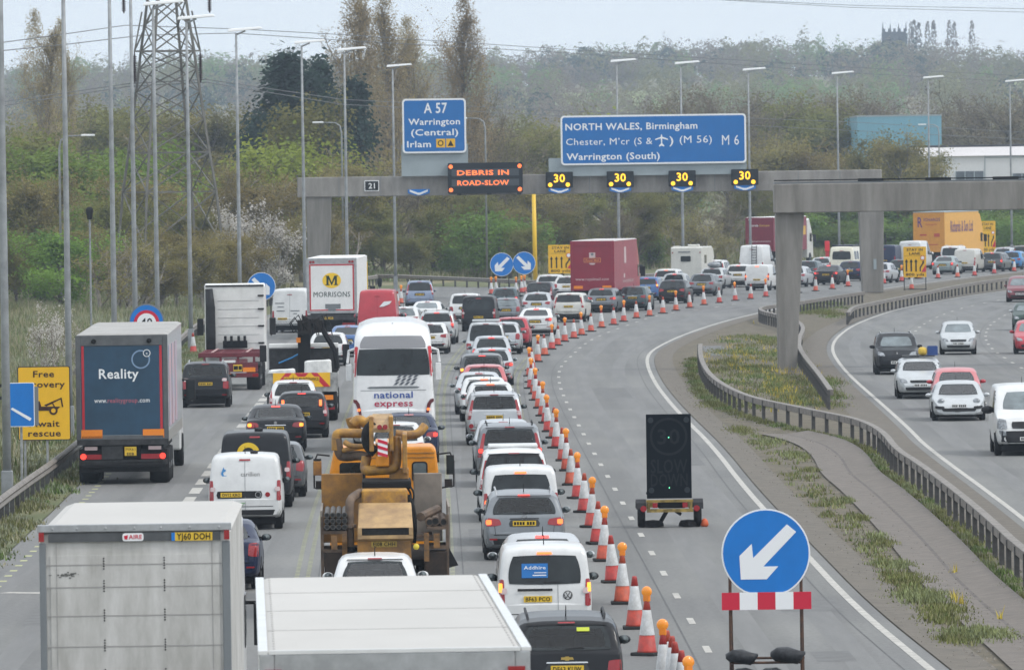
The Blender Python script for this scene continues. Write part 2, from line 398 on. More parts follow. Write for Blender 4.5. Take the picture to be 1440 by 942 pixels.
# ------------------------------------------------------------------ barriers
WPROF = [(0.0,.46),(.05,.50),(.085,.545),(.05,.60),(.03,.615),(.05,.63),(.085,.685),(.05,.73),(0,.765),(-.03,.77),(-.06,.74),(-.06,.49),(-.03,.46)]
BOXPROF = [(.09,.50),(.10,.51),(.10,.70),(.09,.71),(-.09,.71),(-.10,.70),(-.10,.51),(-.09,.50)]
def barrier(label, group, pts, prof, step=3.2, side=1, zs=1.0, postw=.11):
    p = smooth([Vector(q) for q in pts], 2); q = resample(p, 0.9); nn = normals(q)
    root = empty('crash_barrier', (q[0].x, q[0].y, 0)); tag(root, label, 'barrier', group)
    mb = MB(); k = len(prof); vs = []
    for i, (c, n_) in enumerate(zip(q, nn)):
        for a, z in prof:
            w = c+n_*(a*side); vs.append((w.x-q[0].x, w.y-q[0].y, z*zs))
    fs = [(i*k+j, i*k+(j+1) % k, (i+1)*k+(j+1) % k, (i+1)*k+j) for i in range(len(q)-1) for j in range(k)]
    fs += [tuple(range(k)), tuple(range(len(vs)-1, len(vs)-k-1, -1))]
    mb.add(vs, fs).obj('rail', RAILM, root)
    pr = MB().box((0, 0, .32*zs), (postw, .14, .72*zs)).obj('post', RAILP, root)
    for i, (c, d) in enumerate(zip(resample(p, step), normals(resample(p, step)))):
        o = pr if i == 0 else pr.copy()
        if i: COL.objects.link(o)
        w = c-d*(.07*side)
        o.location = (w.x-q[0].x, w.y-q[0].y, 0); o.rotation_euler = (0, 0, math.atan2(d.y, d.x))
    return root
z7 = .75
BA = [at(x, y, z7).xy for x, y in [(1600,880),(1440,770),(1393,726),(1343,685),(1293,648),(1260,628),(1243,604),(1210,587),(1160,577),(1110,567),(1060,557),(1027,544),(1000,527),(987,507),(984,490),(985,482)]]
barrier('long weathered crash barrier snaking along the dirt median in front of the pillar', 'median crash barriers', BA, BOXPROF, 3.0)
BB = [at(x, y, z7).xy for x, y in [(1168,546),(1150,521),(1133,501),(1124,487),(1123,474),(1131,459),(1122,449),(1095,441),(1072,436),(1068,432),(1074,429),(1123,423),(1165,416),(1214,409)]]
barrier('crash barrier looping behind the nearer concrete pillar', 'median crash barriers', BB, BOXPROF, 1.8)
BC = [at(x, y, z7).xy for x, y in [(1193,438),(1197,431),(1210,427),(1293,411),(1360,397),(1440,387),(1560,372)]]
barrier('crash barrier running away beside the opposite carriageway under the beam', 'median crash barriers', BC, BOXPROF, 2.6)
BL = [at(x, y, z7).xy for x, y in [(-160,830),(0,697),(100,630),(175,556),(225,502),(260,466),(284,450),(330,428),(400,409),(480,394),(530,387)]]
barrier('weathered crash barrier on the grassy verge beside the dark blue trailer', 'verge crash barriers', BL, WPROF, 2.4)
BF = [at(x, y, z7).xy for x, y in [(528,386),(560,386.5),(600,388),(679,391),(752,395),(800,392.5),(895,386),(1000,379),(1150,369),(1300,357),(1440,345)]]
barrier('grey corrugated crash barrier on the grass behind the two round arrow signs', 'verge crash barriers', BF, WPROF, 3.6)

# seams, wheel tracks and repair patches of the carriageway
SEAM = pmat('tar_seam', (.075,.075,.074), .7, var=.4, scale=3); TRACK = pmat('worn_track', (.126,.126,.124), .8, col2=(.165,.164,.160), scale=.9, det=8, stretch=(2,.12,1)); PATCH = pmat('repair_patch', (.125,.125,.123), .8, var=.2, scale=2)
mk = MB()
for i, q in enumerate((S1, S2, S3)): ribbon(mk, q, .03, .0032, off_n=.35)
ribbon(mk, LD, .035, .0032, off_n=-.3); ribbon(mk, ER, .03, .0032, off_n=-.45); ribbon(mk, offset(EO, 3.4), .03, .0032); ribbon(mk, offset(EO, 7.2), .03, .0032)
tag(mk.obj('road_seam', SEAM), kind='structure')
mk = MB()
for q, o_ in ((LD, .95), (LD, 2.55), (S2, -.9), (S2, -2.3), (S1, -.9), (S1, -2.3), (SL, .95), (SL, 2.5), (SL, -1.0), (SL, -2.5)): ribbon(mk, q, .55, .0014, off_n=o_)
for i in range(3):
    for o_ in (1.05, 2.75): ribbon(mk, EO, .55, .0014, off_n=3.75*i+o_)
tag(mk.obj('wheel_track', TRACK), kind='structure')
mk = MB()
for x, y, w_, l_ in ((1100,860,1.2,5),(945,655,1.0,9),(1150,930,.7,3),(850,560,1.1,14),(660,760,1.4,6),(30,880,1.6,6),(1000,500,1.2,20),(1330,560,1.3,9),(1290,480,1.2,16),(280,760,1.0,5)):
    q = at(x, y); mk.add([(q.x, q.y, .0024), (q.x+w_, q.y, .0024), (q.x+w_-.01*l_, q.y+l_, .0024), (q.x-.01*l_, q.y+l_, .0024)], [(0,1,2,3)])
tag(mk.obj('road_repair_patch', PATCH), kind='structure')
# ------------------------------------------------------------------ gantries
class Frame:
    """local frame on the plane at distance Y whose origin stands on the ground under pixel x"""
    def __init__(s, x, y, Y): q = aty(x, y, Y); s.O = Vector((q.x, Y, 0)); s.Y = Y
    def p(s, x, y): q = aty(x, y, s.Y)-s.O; return (q.x, q.z)
    def rect(s, x0, y0, x1, y1):
        a = s.p((x0+x1)/2, (y0+y1)/2); k = s.Y/F
        return a[0]-(x1-x0)/2*k, a[0]+(x1-x0)/2*k, a[1]-(y1-y0)/2*k, a[1]+(y1-y0)/2*k
def rrect(x0, x1, z0, z1, r, n=5):
    pts = []
    for cx, cz, a0 in ((x1-r, z1-r, 0), (x0+r, z1-r, 90), (x0+r, z0+r, 180), (x1-r, z0+r, 270)):
        for i in range(n+1):
            a = math.radians(a0+90*i/n); pts.append((cx+r*math.cos(a), cz+r*math.sin(a)))
    return pts
G = Frame(448, 420, 540)
gan = empty('sign_gantry', G.O); tag(gan, 'wide concrete gantry carrying the blue direction signs over the queue', 'gantry', 'concrete gantries')
xl, _ = G.p(418, 264); xr, _ = G.p(1240, 252); zb, zt = 7.06, 8.42
mb = MB(); mb.bx(xl, xr, 0, 2.2, zb, zt)
mb.obj('beam', CONCL, gan, bevel=0.05)
mb = MB()
for i in range(1, 14): x = xl+(xr-xl)*i/14; mb.bx(x-.02, x+.02, -.006, .01, zb+.02, zt-.02)
mb.obj('joint_lines', GREYB, gan)
for (a0, a1, b0, b1) in ((430, 466, 434, 461), (1207, 1243, 1213, 1243)):
    z0 = 0; t0, t1 = G.p(a0, 275)[0], G.p(a1, 275)[0]; c0, c1 = G.p(b0, 415)[0], G.p(b1, 415)[0]
    mb = MB(); vs = [(c0, .3, 0), (c1, .3, 0), (c1, 1.9, 0), (c0, 1.9, 0), (t0, .1, zb), (t1, .1, zb), (t1, 2.1, zb), (t0, 2.1, zb)]
    mb.add(vs, [(0,1,5,4), (1,2,6,5), (2,3,7,6), (3,0,4,7), (0,3,2,1)]); mb.obj('leg', CONC, gan, bevel=0.05)
mb = MB(); q = G.rect(1228, 388, 1234, 400); mb.bx(q[0]+.05, q[1]-.05, .2, .29, 1.6, 2.3); mb.obj('cover_plate', GREYP, gan)
# signs on the gantry
def board(name, label, rect, y, col_, border=.12, depth=.18, r=.22, group=None, cat='sign', bmat=None, O=None):
    x0, x1, z0, z1 = rect; cx = (x0+x1)/2
    O = O or G.O
    root = empty(name, (O.x+cx, O.y+y, O.z+z0)); tag(root, label, cat, group)
    w, h = (x1-x0)/2, z1-z0
    mb = MB(); mb.prism(rrect(-w, w, 0, h, r), 0, depth, 0)
    mb.prism(rrect(-w+border, w-border, border, h-border, max(.03, r-border*.7)), -.006, .02, 1)
    mb.obj('panel', [bmat or SIGNW, col_], root)
    return root, w, h
def letters(root, items, m, y=-.012, name='lettering'):
    mb = MB()
    for it in items: mb.text(it[0], it[1], y, it[2], it[3], align=it[4] if len(it) > 4 else 'c', w=it[5] if len(it) > 5 else None)
    return mb.obj(name, m, root)
def frame_back(root, w, z0, z1, x0=None):
    mb = MB(); mb.bx(-w if x0 is None else x0, w, .2, .5, z0, z1); n = 5
    return mb.obj('grey_backing_board', GREYP, root)
R, w, h = board('direction_sign', 'square blue motorway sign for the A 57 above the lit message board', G.rect(566, 139, 655.5, 215.5), -.6, BLUE, group='blue gantry signs', r=.25)
letters(R, [('A 57|b', .1, h*.735, h*.185, 'c', w*.73), ('Warrington|b', -.0, h*.52, h*.115, 'c', w*1.62), ('(Central)|b', .02, h*.325, h*.115, 'c', w*1.48), ('Irlam|b', -w*.86, h*.11, h*.115, 'l', w*.75)], SIGNW)
mb = MB(); mb.bx(.12, .73, -.014, 0, h*.1, h*.26, 0); mb.bx(.80, 1.41, -.014, 0, h*.1, h*.26, 0)
mb.ring(.42, h*.18, .13, .2, -.018, m=1); mb.prism([(.90, h*.125), (1.31, h*.125), (1.105, h*.235)], -.018, -.012, 1); mb.obj('route_symbols', [YEL, INK], R)
frame_back(R, w+.1, -1.55, .6)
R, w, h = board('direction_sign', 'long blue motorway sign for NORTH WALES and the M 6', G.rect(788.5, 161.5, 1049, 231), -.6, BLUE, group='blue gantry signs', r=.25)
k = 2*w/1170.; X = lambda v: -w+(v-130)*k
letters(R, [('NORTH WALES, Birmingham|b', X(160), h*.705, h*.135, 'l', 833*k), ('Chester, M\u2019cr (S &|b', X(163), h*.405, h*.135, 'l', 545*k), (')|b', X(815), h*.405, h*.15, 'l', 25*k), ('(M 56)|b', X(880), h*.42, h*.145, 'l', 203*k),
            ('Warrington (South)|b', X(165), h*.105, h*.135, 'l', 588*k), ('M 6|b', X(1147), h*.37, h*.2, 'l', 107*k)], SIGNW)
pl_ = [(0,1),(.09,.86),(.11,.62),(.95,.30),(.95,.12),(.11,.36),(.08,-.35),(.38,-.66),(.38,-.84),(0,-.7)]
pl_ = pl_+[(-a, b_) for a, b_ in reversed(pl_[1:-1])]
MB().prism([(X(766)+a*.46, h*.465+b_*.46) for a, b_ in pl_], -.012, -.004).obj('aircraft_symbol', SIGNW, R)
frame_back(R, w, -.75, .5, -w-.85)
VM = pmat('message_board_black', (.016,.02,.025), 0.55); VM2 = pmat('message_row_panel', (.045,.055,.065), 0.5)
LED = pmat('orange_led', (.9,.2,.04), .4, emit=(1,.17,.04,1.25)); LEDY = pmat('amber_led', (.9,.5,.02), .4, emit=(1,.52,.02,1.5))
q = G.rect(630, 229, 735, 272); R, w, h = board('message_sign', 'black electronic message board with orange letters on the gantry', q, -1.1, VM, border=.05, depth=.7, r=.1, bmat=VM)
MB().bx(-w*.9, w*.9, -.03, 0, h*.57, h*.80, 0).bx(-w*.9, w*.9, -.03, 0, h*.24, h*.46, 0).obj('display_rows', VM2, R)
letters(R, [('DEBRIS IN|b', -w*.06, h*.60, h*.155, 'c', w*1.38), ('ROAD-SLOW|b', -w*.06, h*.27, h*.155, 'c', w*1.38)], LED, y=-.04)
mb = MB()
for a in (-1, 1):
    for c in (.12, .88): mb.disc(a*w*.92, h*c, .14, -.05, 0, 16)
mb.obj('warning_lamps', LED, R)
mb = MB()
for a in (-.7, .1, .9): mb.bx(a*w-.15, a*w+.15, .05, .5, -.12, .0)
mb.obj('mounting_feet', STEELD, R)
for i, (x0, y0) in enumerate(((767.5, 242), (853, 241), (940, 240), (1028, 238))):
    q = G.rect(x0, y0, x0+38, y0+22.5)
    R, w, h = board('lane_signal', ['amber 30 lane signal beside the yellow mast', 'amber 30 lane signal under the word Warrington', 'amber 30 lane signal under the middle of the long sign', 'amber 30 lane signal under the M 6 end of the long sign'][i], q, -.75, VM, border=.03, depth=.6, r=.06, group='lane signals', cat='signal', bmat=VM)
    letters(R, [('30|b', 0, h*.36, h*.50, 'c', w*.82)], LEDY, y=-.02)
    mb = MB(); mb.disc(-w*.68, h*.2, .145, -.05, 0, 16); mb.disc(w*.62, h*.2, .145, -.05, 0, 16); mb.obj('signal_lamps', LEDY, R)
    MB().prism([(-w*.8, 0), (w*.8, 0), (w*.8, -.22), (w*.25, -.36), (-w*.25, -.36), (-w*.8, -.22)], .05, .12).obj('blue_arrow_plate', BLUEB, R)
    MB().prism([(-w*.66, -.02), (-w*.1, -.2), (w*.1, -.2), (w*.66, -.02), (w*.66, -.14), (w*.1, -.33), (-w*.1, -.33), (-w*.66, -.14)], .035, .048).obj('white_chevron', SIGNW, R)
q = G.rect(512.5, 254, 533, 269); R, w, h = board('marker_plate', 'small black plate reading 21 on the concrete beam', q, -.06, INK, border=.05, depth=.05, r=.05, cat='sign'); letters(R, [('21|b', 0, h*.25, h*.5)], SIGNW)
q = G.rect(573, 264, 605, 275); x0, x1, z0, z1 = q
R = empty('lane_arrow_plate', (G.O.x+(x0+x1)/2, G.O.y-.12, z0)); tag(R, 'blue chevron plate without a signal under the square sign', 'sign'); w = (x1-x0)/2
MB().prism([(-w*.95, .42), (w*.95, .42), (w*.95, .16), (w*.3, .0), (-w*.3, .0), (-w*.95, .16)], .03, .11).obj('blue_arrow_plate', BLUEB, R)
MB().prism([(-w*.8, .40), (-w*.1, .19), (w*.1, .19), (w*.8, .40), (w*.8, .26), (w*.1, .04), (-w*.1, .04), (-w*.8, .26)], .0, .028).obj('white_chevron', SIGNW, R)
# near gantry across the opposite carriageway
g2y = at(1106, 519).y; G2 = Frame(1106, 519, g2y)
gan2 = empty('plain_gantry', G2.O); tag(gan2, 'bare concrete gantry spanning the opposite carriageway', 'gantry', 'concrete gantries')
q = G2.p(1088, 279); zt2, zb2 = G2.p(1088, 259)[1], G2.p(1140, 299)[1]
MB().bx(q[0], q[0]+34, -1.0, 1.0, zb2, zt2).obj('beam', CONC, gan2, bevel=0.04)
MB().bx(q[0]+.02, q[0]+33.9, -.8, .8, zt2+.004, zt2+.07).obj('walkway', GREYB, gan2)
mb = MB()
for i in range(10): mb.bx(q[0]+3.6+i*2.9, q[0]+4.7+i*2.9, -.75, -.5, zt2+.07, zt2+.19)
mb.bx(q[0], q[0]+33.9, -.85, -.82, zt2+.12, zt2+.17); mb.obj('walkway_lamps', DARK, gan2)
a0, a1, b0, b1 = G2.p(1090, 300)[0], G2.p(1130, 300)[0], G2.p(1094, 517)[0], G2.p(1120, 517)[0]
MB().add([(b0, -.45, -.02), (b1, -.45, -.02), (b1, .5, -.02), (b0, .5, -.02), (a0, -.7, zb2), (a1, -.7, zb2), (a1, .7, zb2), (a0, .7, zb2)], [(0,1,5,4), (1,2,6,5), (2,3,7,6), (3,0,4,7)]).obj('leg', CONC, gan2, bevel=0.04)

# ------------------------------------------------------------------ lamp posts
def lamp_post(x, ylamp, Y=None, h=16.4, label='', group='tall lamp posts', arm=2.0, adir=1, xb=None):
    if Y is None:
        Y = 300.0
        for _ in range(12): q = aty(x, ylamp, Y); Y *= (h-HC)/(q.z-HC)
    o = aty(x, ylamp, Y); root = empty('lamp_post', (o.x, Y, 0)); tag(root, label, 'lamp post', group)
    MB().path([(0, 0, -.1), (0, 0, h*.3), (0, 0, h*.65), (0, 0, h-.15)], [.115, .105, .085, .06], 10).obj('pole', POLEM, root, smooth=True)
    MB().bx(-.15, .15, -.14, .14, -.1, 1.1).obj('base_box', POLEM, root, bevel=.03)
    MB().tube((0, 0, h-.2), (adir*.5, 0, h), .05, .045).obj('bracket', POLEM, root)
    MB().add([(-.45*adir, -.16, h-.05), (-.45*adir, .16, h-.05), (arm*.72*adir, .13, h+.1), (arm*.72*adir, -.13, h+.1), (-.4*adir, -.12, h+.12), (-.4*adir, .12, h+.12), (arm*.66*adir, .1, h+.22), (arm*.66*adir, -.1, h+.22)], [(0,1,2,3), (4,7,6,5), (0,3,7,4), (1,5,6,2), (0,4,5,1), (3,2,6,7)]).obj('lantern', SIGNW, root, bevel=.03)
for x, yl, Y, lb in ((-4, -250, 205, 'tall grey lamp post cut off by the edge beside the yellow rescue board'), (88, -60, 262, 'thick grey lamp post rising behind the yellow rescue board'), (153, -52, 300, 'tall grey lamp post between the rescue board post and the pylon'), (183, -40, 330, 'tall grey lamp post just beside the pylon'),
                     (215, 7, 0, 'lamp post whose lantern shows in front of the pylon top'), (262, 27, 0, 'lamp post whose lantern hangs over the right side of the pylon'), (332, 44, 0, 'lamp post standing between the pylon and the dark pine'),
                     (424, 61, 0, 'lamp post standing in front of the dark pine'), (484, 71, 0, 'lamp post between the pine and the square blue sign'), (552, 94, 0, 'lamp post touching the side of the square blue sign'),
                     (867, 87, 0, 'lamp post behind the word WALES of the long sign'), (957, 90, 0, 'lamp post behind the middle of the long blue sign'), (1052, 99, 0, 'lamp post at the M 6 end of the long sign'),
                     (1177, 104, 0, 'lamp post between the long sign and the cyan building'), (1305, 110, 0, 'lamp post in front of the cyan building'), (1420, 115, 0, 'lamp post in front of the white warehouse')):
    lamp_post(x, yl, Y or None, h=aty(x, yl, Y).z if Y else 16.4, label=lb)
def small_lamp(x, y, Y, label, adir=-1):
    q = aty(x, y, Y); root = empty('street_lamp', (q.x, Y, 0)); tag(root, label, 'lamp post', 'small lamp posts'); h = q.z
    MB().path([(0, 0, 0), (0, 0, h-.9), (adir*.12, 0, h-.3), (adir*.5, 0, h-.05), (adir*1.5, 0, h)], [.09, .07, .06, .05, .04], 8).obj('pole', POLEM, root, smooth=True)
    MB().box((adir*1.9, 0, h), (.9, .25, .14)).obj('lantern', SIGNW, root, bevel=.04)
small_lamp(682, 166, 640, 'slim curved street lamp behind the lit message board')
small_lamp(83, 191, 520, 'small street lamp among the bright green trees', 1)
small_lamp(480, 172, 640, 'slim street lamp beside the poplars')
small_lamp(1320, 175, 900, 'street lamp by the white warehouse')

# ------------------------------------------------------------------ roadside signs
def stand(root, xs, h, y=.06, r=.035, m=None):
    for x in xs: MB().tube((x, y, 0), (x, y, h), r).obj('post', m or GALV, root)
ARROW = [((a-295)/243., (305-b_)/243.) for a, b_ in ((412,148),(462,190),(280,377),(362,377),(298,447),(156,447),(150,318),(218,252),(225,330))]
def keep_sign(x, y, rpx, Y, label, mirror=False, flatcut=None, name='arrow_sign', group='blue arrow signs'):
    q = aty(x, y, Y); r = rpx*Y/F; root = empty(name, (q.x, Y, 0)); tag(root, label, 'sign', group)
    def circ(rr): 
        pts = [(rr*math.cos(2*math.pi*i/48), rr*math.sin(2*math.pi*i/48)) for i in range(48)]
        return [(a, q.z+(max(b_, -r*flatcut) if flatcut else b_)) for a, b_ in pts]
    mb = MB(); mb.prism(circ(r), 0, .03, 0); mb.prism(circ(r*.965), -.005, .01, 1); mb.obj('disc', [SIGNW, BLUEB], root)
    MB().prism([((-a if mirror else a)*r, q.z+b_*r) for a, b_ in ARROW], -.011, -.004).obj('arrow', SIGNW, root)
    return root, r, q.z
YK = at(1077, 957).y
R, r, zc = keep_sign(1077, 777.5, 62.5, YK, 'big round blue arrow sign on a frame above a red and white board', flatcut=.875)
k = YK/F; mb = MB(); zp = zc-(844.5-777.5)*k
for i in range(5): mb.bx((-63+25.2*i)*k, (-63+25.2*(i+1))*k, -.03, .0, zp-12.2*k, zp+12.2*k, i % 2)
mb.obj('striped_board', [SIGNR, SIGNW], R)
mb = MB()
for a in (-51, 49):
    mb.tube((a*k, .035, .05), (a*k, .035, zc-.2), .027); mb.tube((a*k+.05, .9, .05), (a*k+.01, .05, zc-.75), .024)
mb.tube((-51*k, .03, .31), (49*k, .03, .31), .022); mb.tube((-48*k, .5, .36), (54*k, .5, .36), .022); mb.tube((-51*k, .0, .05), (-51*k, .95, .05), .02); mb.tube((49*k, 0, .05), (49*k, .95, .05), .02)
mb.obj('frame', pmat('rusty_frame', (.06,.045,.04), .7, .3, col2=(.13,.07,.045), scale=9), R)
def sandbag(loc, label, sc=1.0, rz=0):
    mb = MB(); prof = [(.02,-.33),(.10,-.30),(.15,-.2),(.17,0),(.15,.2),(.10,.30),(.02,.33)]
    mb.lathe(prof, axis='x', n=12); mb.v = [(x*sc*(.78+.12*math.sin(19*z+3*y)), y*sc*.95+.03*math.sin(17*x), z*sc*.72+.03*math.sin(21*x+7*y)-.09*abs(x)) for x, y, z in mb.v]
    o = mb.obj('sandbag', pmat('black_sack', (.03,.032,.036), .45, var=.5, scale=14), smooth=True, loc=loc, rz=rz); tag(o, label, 'sandbag', 'black sandbags')
b0 = at(1077, 957)
sandbag((b0.x-.40, b0.y+.03, .42), 'black sandbag hanging over the left end of the big arrow sign frame', 1.0, .1)
sandbag((b0.x-.33, b0.y-.22, .12), 'black sandbag on the road at the left foot of the big arrow sign', 1.0, .3)
sandbag((b0.x+.38, b0.y+.03, .44), 'black sandbag hanging over the right end of the big arrow sign frame', 1.1, -.1)
sandbag((b0.x+.15, b0.y-.25, .12), 'black sandbag on the road between the feet of the big arrow sign', 1.0, -.3)
R, r, zc = keep_sign(705.5, 372, 16.5, 575, 'round blue sign with arrow down to the left beside its twin at the nose'); stand(R, (-.5, .5), zc, m=STEELD)
R, r, zc = keep_sign(737, 370, 16, 575, 'round blue sign with arrow down to the right in front of the yellow mast', True); stand(R, (-.5, .5), zc, m=STEELD)
R, r, zc = keep_sign(367.5, 403, 20, 425, 'round blue arrow sign half hidden behind the bare white lorry cab', True); stand(R, (-.5, .5), zc, m=STEELD)
# blue and grey speed limit plate behind the dark blue trailer
Y = 265.; q = aty(206, 452, Y); R = empty('speed_limit_sign', (q.x, Y, 0)); tag(R, 'round 40 speed limit sign on blue board peeping over the dark blue trailer', 'sign'); k = Y/F
mb = MB(); mb.disc(0, q.z, 25*k, 0, .05, 40, 1); mb.disc(0, q.z, 23*k, -.004, .01, 40, 0); mb.disc(0, q.z-.05, 18*k, -.010, .0, 40, 2); mb.disc(0, q.z-.05, 13.5*k, -.016, 0, 40, 3); mb.obj('disc', [BLUEB, GREYB, SIGNR, SIGNW], R)
letters(R, [('40|b', 0, q.z-.16, .27)], INK, y=-.022); stand(R, (-.3, .3), q.z)
# yellow rescue board
Y = 222.; q = aty(62, 567, Y); k = Y/F; R = empty('rescue_board', (q.x, Y, 0)); tag(R, 'yellow Free recovery board with a tow truck symbol by the barrier', 'sign'); w, h = 37*k, 104*k; z0 = q.z-h/2
mb = MB(); mb.prism(rrect(-w, w, z0, z0+h, .05), 0, .04, 0); mb.prism(rrect(-w+.025, w-.025, z0+.025, z0+h-.025, .04), -.004, .01, 1); mb.obj('panel', [STEELD, YEL], R)
BRN = pmat('dark_brown_ink', (.05,.025,.02), .6)
letters(R, [('Free|b', .0, z0+h*.855, h*.085, 'c', w*.8), ('recovery|b', -.02, z0+h*.715, h*.085, 'c', w*1.66), ('Await|b', 0, z0+h*.185, h*.085, 'c', w*1.15), ('rescue|b', 0, z0+h*.055, h*.085, 'c', w*1.24)], BRN)
mb = MB(); zz = z0+h*.40
mb.prism([(-w*.75, zz), (w*.45, zz), (w*.62, zz+.11), (-.08, zz+.12), (-.12, zz+.27), (-.32, zz+.27), (-.42, zz+.12), (-w*.75, zz+.08)], -.012, -.004, 0)
for a in (-.38, w*.35): mb.disc(a, zz, .12, -.014, -.003, 20, 0); mb.disc(a, zz, .065, -.018, 0, 16, 1)
mb.prism([(0, zz+.16), (.48, zz+.36), (.5, zz+.33), (.06, zz+.12)], -.012, -.004); mb.prism([(.46, zz+.36), (.5, zz+.36), (.54, zz+.1), (.5, zz+.1)], -.012, -.004); mb.prism([(.2, zz+.24), (.24, zz+.24), (.34, zz+.06), (.3, zz+.06)], -.012, -.004)
mb.obj('tow_truck_symbol', [BRN, YEL], R); stand(R, (-w*.75, w*.1), z0+h*.9)
Y = 214.; q = aty(29, 569, Y); k = Y/F; R = empty('countdown_marker', (q.x, Y, 0)); tag(R, 'small upright blue marker sign with one white slanted bar', 'sign'); w, h = 19.5*k, 62*k; z0 = q.z-h/2
mb = MB(); mb.prism(rrect(-w, w, z0, z0+h, .05), 0, .05, 0); mb.prism(rrect(-w+.02, w-.02, z0+.02, z0+h-.02, .04), -.004, .01, 1); mb.prism([(-w*.72, z0+h*.40), (-w*.6, z0+h*.44), (w*.78, z0+h*.19), (w*.66, z0+h*.13)], -.009, -.002, 0); mb.obj('panel', [SIGNW, BLUEB], R)
MB().bx(w-.0, w+.1, .055, .16, z0+.03, z0+h-.12).obj('side_box', GREYB, R); stand(R, (0,), z0+h*.9, y=.12)
# yellow STAY IN LANE boards
def stay_board(xc, yc, wpx, hpx, Y, label, rz=0, legs=True, zfoot=0):
    q = aty(xc, yc, Y); k = Y/F; w, h = wpx/2*k, hpx*k; R = empty('stay_in_lane_board', (q.x, Y, zfoot), rz); tag(R, label, 'sign', 'yellow lane boards'); z0 = q.z-h/2-zfoot
    mb = MB(); mb.prism(rrect(-w, w, z0, z0+h, .04), 0, .05, 0); mb.bx(-w*.96, w*.96, -.006, .01, z0+h*.695, z0+h*.70, 1); mb.obj('panel', [YEL, INK], R)
    letters(R, [('STAY IN|b', 0, z0+h*.86, h*.085, 'c', w*1.4), ('LANE|b', 0, z0+h*.735, h*.085, 'c', w*.95), ('800 yds|b', 0, z0+h*.05, h*.085, 'c', w*1.6)], INK)
    mb = MB()
    for i in range(3):
        x = -w*.74+i*w*.42; mb.prism([(x-.05, z0+h*.19), (x+.05, z0+h*.19), (x+.05, z0+h*.5), (x+.12, z0+h*.5), (x, z0+h*.6), (x-.12, z0+h*.5), (x-.05, z0+h*.5)], -.012, -.004)
    mb.prism([(w*.42, z0+h*.19), (w*.52, z0+h*.19), (w*.52, z0+h*.3), (w*.78, z0+h*.46), (w*.82, z0+h*.42), (w*.8, z0+h*.55), (w*.62, z0+h*.5), (w*.68, z0+h*.48), (w*.42, z0+h*.33)], -.012, -.004); mb.obj('lane_arrows', INK, R)
    MB().prism([(w*.55, z0+h*.17), (w*.97, z0+h*.17), (w*.97, z0+h*.42)], -.018, -.006).obj('red_wedge', SIGNR, R)
    mb = MB(); mb.disc(w*.68, z0+h*.63, w*.2, -.02, 0, 20, 0); mb.disc(w*.68, z0+h*.63, w*.15, -.025, 0, 20, 1); mb.obj('limit_roundel', [SIGNR, SIGNW], R)
    if legs:
        mb = MB()
        for a in (-.95, .95): mb.tube((a*w, .06, 0), (a*w, .06, z0+h*.5), .03); mb.tube((a*w+.05, 1.1, 0), (a*w, .08, z0+.2), .03)
        mb.tube((-w, .06, .06), (w, .06, .06), .03); mb.obj('frame', STEELD, R)
stay_board(1286.5, 368.5, 32, 43, at(1286, 408).y, 'yellow stay in lane board on dark legs by the barrier beyond the pillars')
stay_board(788, 364.5, 34, 40, 590, 'yellow stay in lane board partly behind the dark red mail trailer')
stay_board(1389, 333, 22, 44, 740, 'yellow board with red wedge beside the big yellow lorry', zfoot=0)
# yellow mast, red post, dark hooded heads
q = aty(753, 388, 590); R = empty('yellow_mast', (q.x, 590, 0)); tag(R, 'tall yellow mast behind the gantry beside the blue arrow signs', 'mast'); zt = aty(749, 268, 590).z
mb = MB(); mb.tube((0, 0, 0), (-.05, 0, zt), .17, .15, 10); mb.obj('mast_tube', pmat('yellow_mast_paint', (.80,.50,.02), .45), R, smooth=True); MB().tube((-.15, -.1, zt-.2), (-.6, -.1, zt+.1), .06).obj('brace', pmat('yellow_mast_paint', (0,0,0)), R)
q = aty(1163.5, 366, 690); R = empty('red_marker_post', (q.x, 690, 0)); tag(R, 'red upright marker post beside the cream minibus', 'post'); zt = aty(1163, 339, 690).z
MB().bx(-.16, .16, -.12, .12, 0, zt-.9).obj('post', REDP, R); MB().bx(-.21, .21, -.16, .16, zt-.9, zt).obj('marker_head', pmat('bright_red', (.7,.02,.03), .4), R, bevel=.04)
for x, y, Y, lb in ((126, 298, 420, 'black camera globe on a thin white pole in the rough field'), (901.5, 377, 610, 'black camera globe on short post beside the dark red mail trailer'), (534, 396, 590, 'black camera globe on short post behind the red van')):
    q = aty(x, y, Y); R = empty('traffic_camera', (q.x, Y, 0)); tag(R, lb, 'camera', 'pole cameras')
    MB().tube((0, 0, 0), (0, 0, q.z-.2), .06, .05).obj('pole', POLEM, R); MB().lathe([(.03, -.42), (.13, -.38), (.17, -.1), (.2, .0), (.19, .16), (.1, .25), (.02, .27)], (0, 0, q.z), n=14).obj('camera_head', DARK, R, smooth=True)

